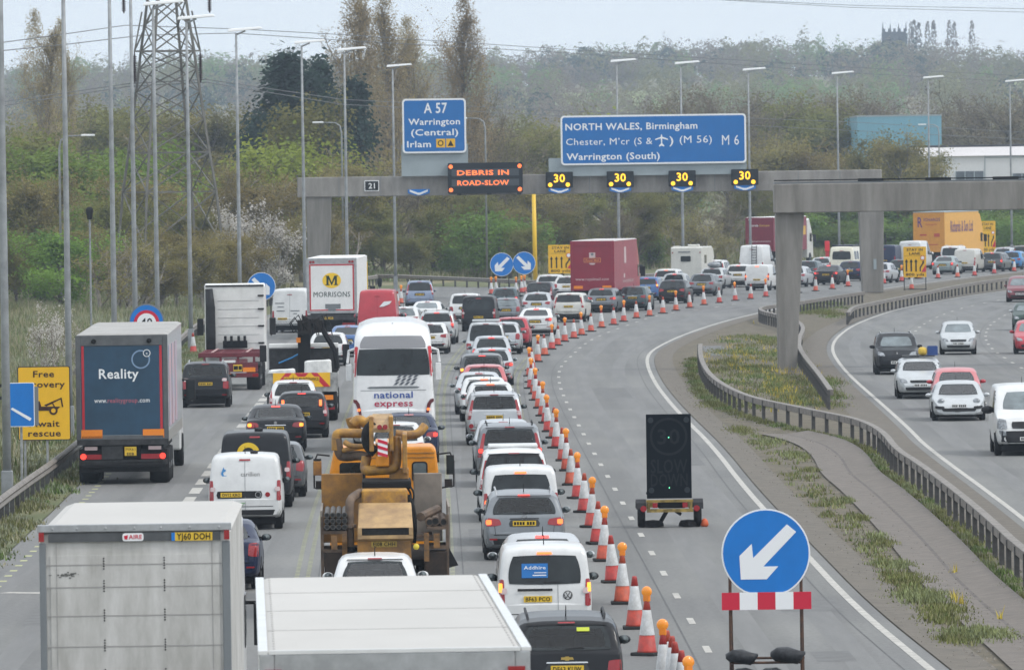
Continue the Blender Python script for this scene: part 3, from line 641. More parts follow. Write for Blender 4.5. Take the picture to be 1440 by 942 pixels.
# variable sign trailer
b0 = at(942, 741); R = empty('sign_trailer', b0, .01); tag(R, 'black switched off SLOW DOWN sign on a small yellow trailer in the closed lane', 'trailer'); k = b0.y/F
SB = pmat('sign_board_black', (.007,.010,.014), .8, spec=.08); SB2 = pmat('unlit_letters', (.016,.020,.025), .8, spec=.1)
w = 31.5*k; z0, z1 = .70, 2.74
mb = MB(); mb.bx(-w, w, 0, .16, z0, z1); mb.bx(-w-.02, -w, .02, .12, z0+.1, z0+.16); mb.obj('sign_board', SB, R, bevel=.02)
letters(R, [('SLOW|b', 0, z0+.62, .33, 'c', w*1.65), ('DOWN|b', 0, z0+.30, .30, 'c', w*1.65), ('30|b', 0, z0+1.32, .36, 'c', w*1.0)], SB2, y=-.004)
MB().ring(0, z0+1.5, .40, .46, -.004).obj('unlit_ring', SB2, R)
mb = MB()
for a in (-1, 1):
    for z in (z0+.2, z1-.14): mb.disc(a*w*.8, z, .07, -.02, 0, 16)
mb.obj('corner_lamps', pmat('unlit_lamp', (.026,.032,.04), .5, spec=.2), R)
mb = MB(); mb.disc(0, z0+.26, .013, -.012, 0, 8); mb.disc(0, z0+1.48, .013, -.012, 0, 8); mb.obj('green_indicator', pmat('green_led', (.1,.8,.4), .4, emit=(.2,1,.5,3)), R)
mb = MB(); mb.bx(-w-.02, w+.02, -.35, -.28, .62, .68); mb.bx(-w-.02, w+.02, -.37, -.28, .38, .46); mb.bx(-w, -w+.06, -.33, 1.2, .44, .62); mb.bx(w-.06, w, -.33, 1.2, .44, .62); mb.bx(-w, w, 1.1, 1.2, .44, .62); mb.tube((0, 1.2, .5), (0, 2.4, .45), .05)
mb.obj('yellow_chassis', pmat('yellow_chassis_paint', (.30,.21,.05), .6, var=.6, scale=5), R)
MB().box((.05, -.1, .55), (.7, .4, .16)).obj('battery_box', DARK, R, bevel=.05)
for a in (-1, 1):
    wh = MB().lathe([(.1, -.09), (.27, -.09), (.30, -.05), (.30, .05), (.27, .09), (.1, .09)], (a*(w+.14), .2, .30), axis='x', n=22).obj('wheel', TYRE, R, smooth=True)
    MB().sprism([(-.2, .45), (-.12, .6), (.05, .68), (.35, .68), (.52, .6), (.6, .45), (.55, .45), (.48, .56), (.33, .63), (.07, .63), (-.08, .56), (-.15, .45)], a*(w+.03), a*(w+.27)).obj('mudguard', TRIM, R)
    MB().disc(a*(w+.1), .47, .075, -.4, -.36, 16).obj('reflector', LAMP, R); MB().bx(a*(w-.18)-.06, a*(w-.18)+.06, -.39, -.36, .49, .61).obj('tail_lamp', LAMP, R)
MB().lathe([(.02, 0), (.26, .02), (.25, .1), (.2, .16), (.02, .18)], (-.4, .1, 0), n=16).obj('ballast_bag', DARK, R); MB().lathe([(.02, 0), (.24, .02), (.22, .1), (.18, .16), (.02, .18)], (.45, .1, 0), n=16).obj('ballast_bag', DARK, R)
MB().tube((-.25, .1, .08), (-.05, .1, .42), .05).obj('jack_leg', DARK, R); MB().tube((.1, .1, .42), (.28, .1, .3), .04).obj('jack_leg', DARK, R)
mb = MB(); mb.lathe([(.07, 0), (.10, .05), (.08, .15), (.03, .2)], (w+.30, .05, 0), n=14); tag(mb.obj('orange_lamp_bag', pmat('orange_plastic', (.55,.10,.03), .6), loc=b0, smooth=True), 'orange plastic bag on the road beside the sign trailer wheel', 'bag')

# ------------------------------------------------------------------ far buildings
Y = 960.; Fb = Frame(1265, 240, Y)
CY = pmat('cyan_cladding', (.17,.37,.46), .6, var=.10, scale=.15, stretch=(1,1,.2)); WC = pmat('white_cladding', (.62,.63,.64), .5, var=.06, scale=.2); RF = pmat('pale_roof', (.58,.55,.54), .6, var=.06, scale=.1); WIN = pmat('far_window', (.10,.12,.14), .2, var=.5, scale=.6)
q = Fb.rect(1206, 164, 1324, 207); R = empty('cyan_building', (Fb.O.x+(q[0]+q[1])/2, Y, 0)); tag(R, 'plain cyan clad block rising behind the trees', 'building'); w = (q[1]-q[0])/2
MB().bx(-w, w, 0, 40, 0, q[3]).obj('wall', CY, R); mb = MB()
for i in range(1, 16): mb.bx(-w+i*w/8-.03, -w+i*w/8+.03, -.03, .0, 0, q[3]-.2)
mb.obj('cladding_seams', pmat('cyan_seam', (.15,.33,.42), .6), R); MB().bx(-w-.05, w+.05, -.05, 40, q[3], q[3]+.18).obj('roof_edge', GREYP, R)
Y2 = 930.; F2 = Frame(1400, 240, Y2); q = F2.rect(1290, 218, 1600, 262); zt = F2.p(1400, 219)[1]; zr = F2.p(1400, 206)[1]
R = empty('white_warehouse', (F2.O.x, Y2, 0)); tag(R, 'long low white warehouse with a pale sloping roof', 'building')
MB().bx(q[0], q[1], 0, 18, 0, zt).obj('wall', WC, R); MB().add([(q[0]-.3, -.3, zt), (q[1]+.3, -.3, zt), (q[1]+.3, 16, zr), (q[0]-.3, 16, zr), (q[0]-.3, 18, zt), (q[1]+.3, 18, zt)], [(0,1,2,3), (3,2,5,4)]).obj('roof', RF, R); MB().tube((q[0], 16, zr+.1), (q[1], 16, zr+.1), .15).obj('ridge', STEELD, R)
for a, b_, c, d in ((1309, 242, 1331, 252), (1344, 241, 1383, 253), (1424, 244, 1450, 253)):
    e = F2.rect(a, b_, c, d); wn = MB().bx(e[0], e[1], -.08, .05, e[2]-1, e[3]).obj('window', WIN, R); mb = MB()
    n = max(2, int((e[1]-e[0])/.9))
    for i in range(n+1): x = e[0]+(e[1]-e[0])*i/n; mb.bx(x-.05, x+.05, -.13, -.07, e[2]-1, e[3])
    mb.obj('window_frame', GREYP, wn)
e = F2.rect(1310, 243, 1330, 253); MB().text('comf|b', (e[0]+e[1])/2, -.16, e[2], .75, w=1.5).obj('lettering', SIGNW, R)
mb = MB(); x = F2.p(1385, 230)[0]; mb.bx(x-.04, x+.04, -.06, 0, 0, zt); mb.bx(x, q[1], -.06, 0, zt-.25, zt-.12); mb.obj('wall_seams', GREYP, R)
# church tower on the hill
Y = 3000.; c = Frame(1258, 60, Y); q = c.rect(1242, 44, 1274.5, 75); zt = c.p(1258, 45)[1]; zb_ = land_z(c.O.x, Y)
R = empty('church_tower', (c.O.x, Y, zb_)); tag(R, 'dark stone church tower with pinnacles on the far hill', 'church'); w = (q[1]-q[0])/2; H = zt-zb_; ST = pmat('church_stone', (.085,.09,.10), .9, var=.3, scale=.5)
MB().bx(-w, w, 0, 2*w, 0, H).obj('tower', ST, R); mb = MB()
for i in range(5): x = -w+i*(2*w-.9)/4; mb.bx(x, x+.9, -.1, .6, H, H+1.2)
mb.obj('battlement', ST, R)
for x in (-w, -w*.36, w*.36, w): MB().tube((x, .2, H), (x, .2, H+(3.6 if abs(x) == w else 3.2)), .55, .08, 4).obj('pinnacle', ST, R)
for x in (-w*.42, w*.42): MB().prism([(x-.9, H*.62), (x+.9, H*.62), (x+.9, H-3.2), (x, H-2), (x-.9, H-3.2)], -.15, .05).obj('belfry_window', DARK, R)
for x in (-w, w): MB().bx(x-.5, x+.5, -.5, .3, 0, H-.6).obj('buttress', ST, R)

# ------------------------------------------------------------------ pylon and wires
Y = 520.; Fp = Frame(252, 240, Y); R = empty('electricity_pylon', Fp.O, .38); tag(R, 'tall steel lattice electricity pylon behind the lamp posts', 'pylon')
PYM = pmat('pylon_steel', (.14,.135,.12), .6, .3, var=.3, scale=1)
lev = [(0, 2.95), (4, 2.7), (7.6, 2.42), (10.2, 2.1), (12.4, 1.85), (14.2, 1.66), (15.7, 1.5), (16.9, 1.38), (18.6, 1.18), (20.3, 1.0), (22, .9), (25, .8), (28, .6)]
for sx_ in (-1, 1):
    for sy in (-1, 1): MB().path([(sx_*hw_, sy*hw_+2, z) for z, hw_ in lev], (.1), 4).obj('leg', PYM, R)
mb = MB()
for (z0, h0), (z1, h1) in zip(lev, lev[1:]):
    for sy in (-1, 1):
        mb.tube((-h0, sy*h0+2, z0), (h1, sy*h1+2, z1), .058, n=4); mb.tube((h0, sy*h0+2, z0), (-h1, sy*h1+2, z1), .05, n=4)
        mb.tube((sy*h0, 2-h0, z0), (sy*h1, 2+h1, z1), .05, n=4); mb.tube((sy*h0, 2+h0, z0), (sy*h1, 2-h1, z1), .05, n=4)
for i in (2, 3, 7, 10): z, h_ = lev[i]; mb.tube((-h_, 2-h_, z), (h_, 2-h_, z), .07, n=4); mb.tube((-h_, 2+h_, z), (h_, 2+h_, z), .07, n=4)
mb.obj('lattice', PYM, R)
for i, (z, half) in enumerate(((16.9, 2.3), (21.5, 3.0))):
    mb = MB()
    for s in (-1, 1): mb.tube((s*half, 2, z), (s*1.4, 1, z+2.6), .06, n=4); mb.tube((s*half, 2, z), (s*1.4, 3, z+2.6), .06, n=4); mb.tube((s*half, 2, z), (0, .6, z), .07, n=4); mb.tube((s*half, 2, z), (0, 3.4, z), .07, n=4)
    mb.obj('crossarm', PYM, R)
    for s in (-1, 1):
        prof = []
        for j in range(14): prof += [(.06, -.3-j*.12), (.15, -.33-j*.12), (.15, -.37-j*.12), (.06, -.40-j*.12)]
        MB().lathe([(.03, 0)]+prof+[(.04, -2.1)], (s*half, 2, z), n=8).obj('insulator', pmat('insulator_brown', (.05,.03,.028), .4), R)
def cable(pts, label, r=.03):
    p = [aty(*q) for q in pts]; out = []
    for a, b_ in zip(p, p[1:]):
        for i in range(6): out.append(a.lerp(b_, i/6))
    o = MB().path(out+[p[-1]], r, 5).obj('overhead_cable', pmat('cable_grey', (.10,.105,.11), .6)); tag(o, label, 'cable', 'overhead cables')
cable([(-40, 66, 480), (100, 47, 500), (176, 36, 540), (330, 41, 600), (480, 49, 640), (800, 70, 760), (1200, 95, 900), (1500, 110, 1000)], 'thin cable crossing the sky just above the hill and the lanterns')
cable([(-40, 76, 480), (100, 62, 500), (200, 50, 540), (330, 47, 600), (480, 57, 640), (800, 75, 760), (1200, 103, 900), (1500, 119, 1000)], 'second thin cable crossing just below the first along the hill')
cable([(-40, 150, 480), (180, 118, 522), (290, 112, 524), (480, 140, 640), (760, 155, 760), (1200, 172, 900), (1500, 190, 1000)], 'thin cable crossing the trees behind the long blue sign')
cable([(-40, 156, 480), (180, 122, 522), (290, 116, 524), (480, 147, 640), (760, 162, 760), (1200, 184, 900), (1500, 199, 1000)], 'lowest thin cable crossing the trees and the cyan building')
cable([(860, -8, 760), (1200, 8, 900), (1500, 14, 1000)], 'upper of the two cables at the top of the sky'); cable([(940, -4, 760), (1200, 11, 900), (1500, 19, 1000)], 'lower of the two cables at the top of the sky')
# ------------------------------------------------------------------ trees
BARK = pmat('bark', (.14,.118,.09), .9, var=.4, scale=3); BARKP = pmat('pale_bark', (.30,.27,.23), .85, var=.5, scale=3)
def leafm(n, c, c2, rand=.16):
    new = 'foliage_'+n not in MATS; m = pmat('foliage_'+n, c, .8, col2=c2, scale=.5, det=3, spec=.1, rand=rand)
    if new:                                       # thin leaves let light through
        t = m.node_tree; b_ = t.nodes['Principled BSDF']; tr_ = t.nodes.new('ShaderNodeBsdfTranslucent'); mx = t.nodes.new('ShaderNodeMixShader'); mx.inputs[0].default_value = .42
        t.links.new(b_.inputs['Base Color'].links[0].from_socket, tr_.inputs[0]); t.links.new(b_.outputs[0], mx.inputs[1]); t.links.new(tr_.outputs[0], mx.inputs[2]); t.links.new(mx.outputs[0], t.nodes['Material Output'].inputs[0])
    return m
LM = dict(olive=leafm('olive', (0.239,0.232,0.065), (0.152,0.152,0.046)), green=leafm('spring_green', (0.225,0.334,0.058), (0.145,0.225,0.043)), lime=leafm('lime', (.35,.40,.06), (.22,.28,.045)), bare=leafm('brown_twigs', (.23,.195,.12), (.165,.14,.09)),  birch=leafm('bronze', (.30,.25,.085), (.195,.165,.065)), pine=leafm('dark_pine', (.052,.092,.070), (.026,.050,.042)), poplar=leafm('poplar', (.43,.355,.19), (.31,.255,.14)), deep=leafm('deep_green', (0.123,0.196,0.043), (0.072,0.123,0.029)), blossom=leafm('blossom', (0.600,0.570,0.540), (0.493,0.464,0.420), .08), straw=leafm('straw', (0.377,0.304,0.174), (0.232,0.189,0.102)), bush=leafm('bush_green', (0.203,0.290,0.058), (0.123,0.189,0.041)))
TWIG = pmat('twigs', (.17,.14,.105), .9, var=.3, scale=1); TWIGP = pmat('twigs_pale', (.27,.235,.185), .9, var=.3, scale=1)
def tree_proto(kind, seed, h, r, t0, up, nl, leaf, size, limbs=16, subs=5, twigs=5, pale=False, lmat=None, stems=1, flat=0.0):
    """one tree of height h: tapered trunk and limbs in one mesh, twigs and leaves in another"""
    R = random.Random(seed); tr = MB(); tw_v = []; tw_f = []; tips = []
    def env(t):                                   # crown half width at relative height t
        u = max(0.0, (t-t0)/(1-t0))
        if kind == 'poplar': return r*min(1, .5+u*1.8)*max(0,1-u**2.2)**.75
        if kind == 'pine': return r*max(0,1-u)**.62*(.55+.45*abs(math.sin(7*u+seed)))*(1.0 if u > .06 else .7)
        return r*(max(0, math.sin(math.pi*min(1, .12+u*.9)))**.62)*(.82+.3*math.sin(9*u+seed))
    def seg(pts, rad, lvl):
        if lvl <= 1: tr.path(pts, rad, 5 if lvl == 0 else 4)
        else:
            for a, b_ in zip(pts, pts[1:]):
                d = b_-a; s_ = d.cross(Vector((R.uniform(-1,1), R.uniform(-1,1), R.uniform(-.3,.3))))
                if s_.length < 1e-6: continue
                s_ = s_.normalized()*rad[0]; n_ = len(tw_v); tw_v.extend([a-s_, a+s_, b_+s_*.6, b_-s_*.6]); tw_f.append((n_, n_+1, n_+2, n_+3))
    def branch(p, d, L, rad, lvl):
        n = (6, 4, 3, 2)[lvl]; pts = [p]; d = d.normalized()
        for i in range(n):
            j = .16 if lvl else .07
            d = (d+Vector((R.gauss(0, j), R.gauss(0, j), R.gauss(0, j)+(up*.14 if lvl else .1)))).normalized(); pts.append(pts[-1]+d*(L/n))
        seg(pts, [max(.012, rad*(1-.75*i/n)) for i in range(n+1)], lvl)
        if lvl >= 2: tips.extend(pts[1:])
        return pts
    def along(pts, t):
        x = t*(len(pts)-1); i = min(len(pts)-2, int(x)); return pts[i].lerp(pts[i+1], x-i), (pts[i+1]-pts[i]).normalized()
    for st in range(stems):
        base = Vector((R.gauss(0, .18*r), R.gauss(0, .18*r), 0)) if stems > 1 else Vector((0, 0, 0))
        lean = Vector((R.gauss(0, .05 if stems == 1 else .25), R.gauss(0, .05 if stems == 1 else .25), 1))
        trunk = branch(base, lean, h*(.95 if kind in ('pine', 'poplar') else .84), h*.016+.05, 0)
        nl1 = limbs//stems
        for i in range(nl1):
            t = t0+(1-t0)*((i+.4)/nl1)*.97; p, d0 = along(trunk, t); az = i*2.4+R.uniform(-.5, .5)
            e = env(t+.06); el = up+R.uniform(-.22, .22); L = e/max(.3, math.cos(min(1.3, el)))*(.95 if kind != 'poplar' else .8)*R.uniform(.75, 1.1)
            L = min(L, h*(1.05-t)*1.3+.3)
            d = Vector((math.cos(az)*math.cos(el), math.sin(az)*math.cos(el), math.sin(el)))
            b1 = branch(p, d, L, h*.0065+.018, 1); tips.append(b1[-1])
            for k in range(subs):
                p2, d2 = along(b1, .25+.72*(k+.5)/subs); d3 = (d2+Vector((R.gauss(0, .6), R.gauss(0, .6), R.gauss(.15, .45)))).normalized()
                b2 = branch(p2, d3, L*.42*R.uniform(.6, 1.2), .030, 2)
                for q in range(twigs):
                    p3, d4 = along(b2, R.uniform(.2, 1)); branch(p3, d4+Vector((R.gauss(0, .6), R.gauss(0, .6), R.gauss(.2, .5))), L*.2*R.uniform(.6, 1.3)+.15, .019, 3)
    rg = np.random.default_rng(seed); T = np.array([tuple(p) for p in tips]); rad_ = np.hypot(T[:, 0], T[:, 1]); pw = (.35 if kind != 'pine' else 2.0)+rad_/r; pw = pw/pw.sum(); C = T[rg.choice(len(T), nl, p=pw)]
    if kind in ('poplar', 'pine'):                    # half of the foliage fills the crown's own volume in ascending plumes
        m_ = nl//2; tt = t0+(1-t0)*rg.random(m_)**(.8 if kind == 'pine' else .95); az = rg.integers(0, 13, m_)*.483+tt*3.0+rg.normal(0, .22, m_); rr_ = np.array([env(v) for v in tt])*np.sqrt(rg.random(m_))*1.02
        C[:m_] = np.stack([rr_*np.cos(az), rr_*np.sin(az), h*tt], 1)
    C = C+rg.normal(0, size*leaf, C.shape); C[:, 2] = np.clip(C[:, 2], .15, None)
    cen = np.array([0, 0, h*(t0+.35)]); nn_ = (C-cen)/np.linalg.norm(C-cen+1e-6, axis=1)[:, None]*.9+rg.normal(size=(nl, 3))*.55+np.array([0, 0, .25]); a = np.cross(nn_, rg.normal(size=(nl, 3))); a /= np.linalg.norm(a, axis=1)[:, None]; b_ = np.cross(a, nn_); b_ /= np.linalg.norm(b_, axis=1)[:, None]
    s1 = (size*rg.uniform(.5, 1.2, nl))[:, None]; V = np.stack([C-a*s1*.5, C+b_*s1*.34, C+a*s1*.5, C-b_*s1*.34], 1).reshape(-1, 3)
    cm = MB(); cm.v = [tuple(q) for q in tw_v]; cm.f = [tuple(f) for f in tw_f]; cm.m = [0]*len(cm.f); n0 = len(cm.v)
    cm.v += [tuple(q) for q in V.tolist()]; cm.f += [(n0+4*i, n0+4*i+1, n0+4*i+2, n0+4*i+3) for i in range(nl)]; cm.m += [1]*nl
    zmax = max(q[2] for q in cm.v); k = h/zmax
    for m_ in (tr, cm): m_.v = [(x*1.0, y*1.0, z*k) for x, y, z in m_.v]
    root = empty('tree', (0, 0, -500)); tr.obj('trunk', BARKP if pale else BARK, root, smooth=True); cm.obj('crown', [TWIGP if pale else TWIG, LM[lmat or kind]], root)
    return root, h
TP = {}
def protos(k, n, *a, **kw): TP[k] = [tree_proto(a[0], 31*i+hash_(k), *a[1:], **kw) for i in range(n)]
def hash_(k): return sum(ord(c)*(i+3) for i, c in enumerate(k)) % 997
protos('poplar', 2, 'poplar', 24, 3.3, .10, 1.12, 21000, 1.3, .20, limbs=34, subs=6, twigs=5, lmat='poplar', pale=True)
protos('pine', 2, 'pine', 15, 5.2, .10, .40, 24000, 1.0, .46, limbs=46, subs=6, twigs=3)
protos('olive', 3, 'olive', 12, 4.3, .16, .62, 11000, 1.5, .27, limbs=18, subs=6, twigs=4)
protos('green', 2, 'green', 10, 4.2, .10, .55, 8500, 1.5, .32, limbs=18, subs=6, twigs=4)
protos('deep', 2, 'deep', 8, 3.8, .06, .5, 8500, 1.5, .30, limbs=18, subs=6, twigs=4)
protos('bare', 3, 'bare', 12, 5.0, .2, .72, 6000, 1.4, .18, limbs=20, subs=7, twigs=7, lmat='bare')
protos('birch', 2, 'birch', 13, 3.4, .16, .85, 10000, 1.5, .26, limbs=22, subs=6, twigs=5, pale=True)
protos('bush', 3, 'bush', 4.5, 2.7, .05, .6, 6500, 1.5, .22, limbs=16, subs=5, twigs=3, stems=4)
protos('twiggy', 2, 'bare', 6, 3.0, .06, .85, 5000, 1.4, .16, limbs=24, subs=5, twigs=5, stems=5, pale=True, lmat='birch')
protos('blossom', 2, 'blossom', 5.5, 2.6, .1, .75, 2600, 1.0, .20, limbs=18, subs=5, twigs=4, stems=3, pale=True)
protos('lime', 1, 'lime', 6, 3.2, .1, .6, 10000, 1.7, .21, limbs=16, subs=6, twigs=4)
DESC = dict(poplar=('poplar_tree', 'tall narrow poplar with thin spring leaves', 'tree'), pine=('pine_tree', 'dark dense conifer', 'tree'), olive=('roadside_tree', 'olive green tree coming into leaf', 'tree'), green=('leafy_tree', 'bright spring green tree', 'tree'), deep=('leafy_tree', 'deep green bushy tree', 'tree'),
 bare=('bare_tree', 'bare brown branching tree', 'tree'), birch=('birch_tree', 'slim bronze tinted birch', 'tree'), bush=('bush', 'low green bush', 'bush'), twiggy=('thicket_bush', 'twiggy brown thicket bush', 'bush'), blossom=('blossom_bush', 'white flowering blackthorn bush', 'bush'), lime=('lime_tree', 'vivid yellow green tree', 'tree'))
NT = [0]
def plant(kind, x, ytop, Y, where, wide=1.0, zg=None):
    q = aty(x, ytop, Y); z0 = max(land_z(q.x, Y), -.1) if zg is None else zg; h = q.z-z0
    p, h0 = TP[kind][NT[0] % len(TP[kind])]; NT[0] += 1
    o = copy_tree(p); o.name = DESC[kind][0]; o.location = (q.x, Y, z0); s = h/h0; ws = max(s, .5)*wide
    o.scale = (ws, ws, s); o.rotation_euler = (0, 0, NT[0]*1.7)
    tag(o, DESC[kind][1]+' '+where, DESC[kind][2], DESC[kind][2]+'s '+where)
def zone(x0, x1, n, t0, t1, Y0, Y1, kinds, where, wide=1.0):
    for i in range(n):
        plant(rnd.choice(kinds), x0+(x1-x0)*(i+rnd.uniform(.1, .9))/n, rnd.uniform(t0, t1), rnd.uniform(Y0, Y1), where, wide*rnd.uniform(.9, 1.15))
W1 = 'at the left edge behind the rescue board'
zone(-30, 75, 3, 145, 195, 600, 660, ['olive', 'birch'], W1); zone(-30, 90, 5, 300, 345, 500, 540, ['deep', 'olive', 'green'], W1, 1.1); zone(-20, 100, 4, 220, 265, 560, 590, ['olive', 'birch', 'olive'], W1)
plant('poplar', 48, 8, 720, 'taller of the two by the sky edge', .78); plant('poplar', 84, 22, 730, 'shorter of the two by the sky edge', .6)
W2 = 'in the green belt in front of the pylon foot'
zone(85, 190, 4, 170, 205, 610, 650, ['green'], W2, 1.15); zone(90, 200, 4, 255, 300, 540, 580, ['olive', 'green', 'birch', 'olive'], W2, 1.1)
W3 = 'in the row behind the pylon'
zone(95, 345, 9, 122, 150, 800, 880, ['olive', 'birch', 'olive', 'olive'], W3, 1.2); zone(180, 350, 8, 215, 280, 580, 680, ['birch', 'olive', 'bare', 'birch'], W3, 1.15); zone(150, 350, 7, 300, 345, 490, 512, ['twiggy', 'twiggy', 'birch'], W3, 1.1)
plant('pine', 402, 56, 700, 'tallest of the dark clump', 1.0); plant('pine', 448, 66, 712, 'with the wide top beside the tallest dark one', .78); plant('pine', 368, 150, 690, 'lower one on the edge of the dark clump', .9)
plant('lime', 398, 168, 655, 'glowing below the dark conifers'); plant('olive', 440, 118, 670, 'below the second dark conifer', 1.1)
W4 = 'between the pines and the gantry leg'
zone(330, 490, 6, 195, 245, 630, 690, ['birch', 'olive', 'olive', 'birch'], W4, 1.1); zone(330, 480, 7, 270, 320, 580, 620, ['twiggy', 'birch', 'twiggy'], W4)
for x, y, lb in ((350, 275, 'nearest the pylon'), (392, 292, 'beside the gantry leg')): plant('blossom', x, y, 572, lb, .8)
plant('blossom', 68, 418, 300, 'small one in the rough field above the rescue board', .42); plant('blossom', 108, 452, 330, 'low one behind the dark blue trailer', .38)
for i, (x, y) in enumerate(((500, -34), (540, -18), (572, 18))): plant('poplar', x, y, 760+8*i, ('left', 'middle', 'right')[i]+' of the three beside the square blue sign', .95)
plant('poplar', 652, -14, 745, 'standing alone above the lit message board', .95); plant('bare', 690, 92, 760, 'beside the lone poplar above the message board', .7)
W5 = 'in the bronze belt around the square blue sign'
zone(470, 610, 5, 70, 150, 790, 850, ['birch', 'bare', 'birch'], W5, 1.1); zone(590, 800, 8, 150, 205, 800, 880, ['birch', 'bare', 'olive', 'birch'], W5, 1.2); zone(470, 810, 11, 205, 265, 660, 730, ['birch', 'olive', 'bare', 'olive'], W5, 1.15)
W6 = 'in the belt behind the gantry beam'
zone(470, 800, 11, 280, 330, 630, 660, ['bush', 'olive', 'twiggy', 'olive', 'bush'], W6, 1.1); zone(770, 1020, 9, 255, 300, 670, 740, ['bare', 'bare', 'olive', 'twiggy'], W6, 1.1); zone(780, 1020, 8, 300, 335, 660, 710, ['twiggy', 'bush', 'twiggy'], W6); zone(1020, 1130, 4, 295, 325, 775, 800, ['twiggy', 'bush', 'bare'], W6)
W7 = 'in the park behind the long blue sign'
zone(760, 960, 7, 135, 180, 930, 1050, ['olive', 'green', 'bare', 'olive'], W7, 1.2); plant('lime', 850, 150, 960, 'just above the word WALES', 1.5); zone(930, 1060, 4, 98, 122, 960, 1020, ['bare'], W7, 1.1); zone(1050, 1215, 6, 112, 145, 940, 1020, ['bare', 'olive'], W7, 1.1)
zone(1050, 1205, 6, 170, 215, 800, 860, ['birch', 'olive', 'birch'], W7, 1.15)
W8 = 'around the cyan building'
zone(1160, 1295, 3, 118, 128, 1010, 1060, ['bare'], W8, 1.25); zone(1195, 1290, 5, 170, 222, 800, 860, ['birch', 'olive'], W8, 1.15); zone(1335, 1470, 4, 108, 125, 1000, 1050, ['bare'], W8, 1.2); zone(1290, 1350, 2, 140, 170, 1050, 1080, ['olive'], W8)
W9 = 'on the bank beyond the far queue'
zone(1060, 1480, 17, 262, 292, 800, 850, ['bush', 'bush', 'green', 'deep'], W9, 1.5); zone(1060, 1480, 17, 290, 318, 770, 800, ['bush', 'deep', 'bush'], W9, 1.5); zone(1030, 1120, 5, 230, 270, 760, 800, ['bare', 'olive'], W9)

FIELDS = [(-95, 2050, 26, 130), (40, 2350, 40, 150), (120, 1900, 30, 110), (-30, 1750, 22, 90), (175, 2500, 34, 140), (-160, 2500, 30, 120)]
PASTURE = pmat('hill_pasture', (.24,.27,.10), .95, var=.25, scale=.02)
mb = MB()
for fx, fy, fa, fb in FIELDS:
    n0 = 12; vs = []
    for j in range(n0+1):
        for i in range(n0+1): x = fx+fa*1.3*(-1+2*i/n0); y = fy+fb*1.3*(-1+2*j/n0); vs.append((x, y, land_z(x, y)+.5))
    mb.add(vs, [(j*(n0+1)+i, j*(n0+1)+i+1, (j+1)*(n0+1)+i+1, (j+1)*(n0+1)+i) for j in range(n0) for i in range(n0)])
tag(mb.obj('hill_field', PASTURE), kind='structure')
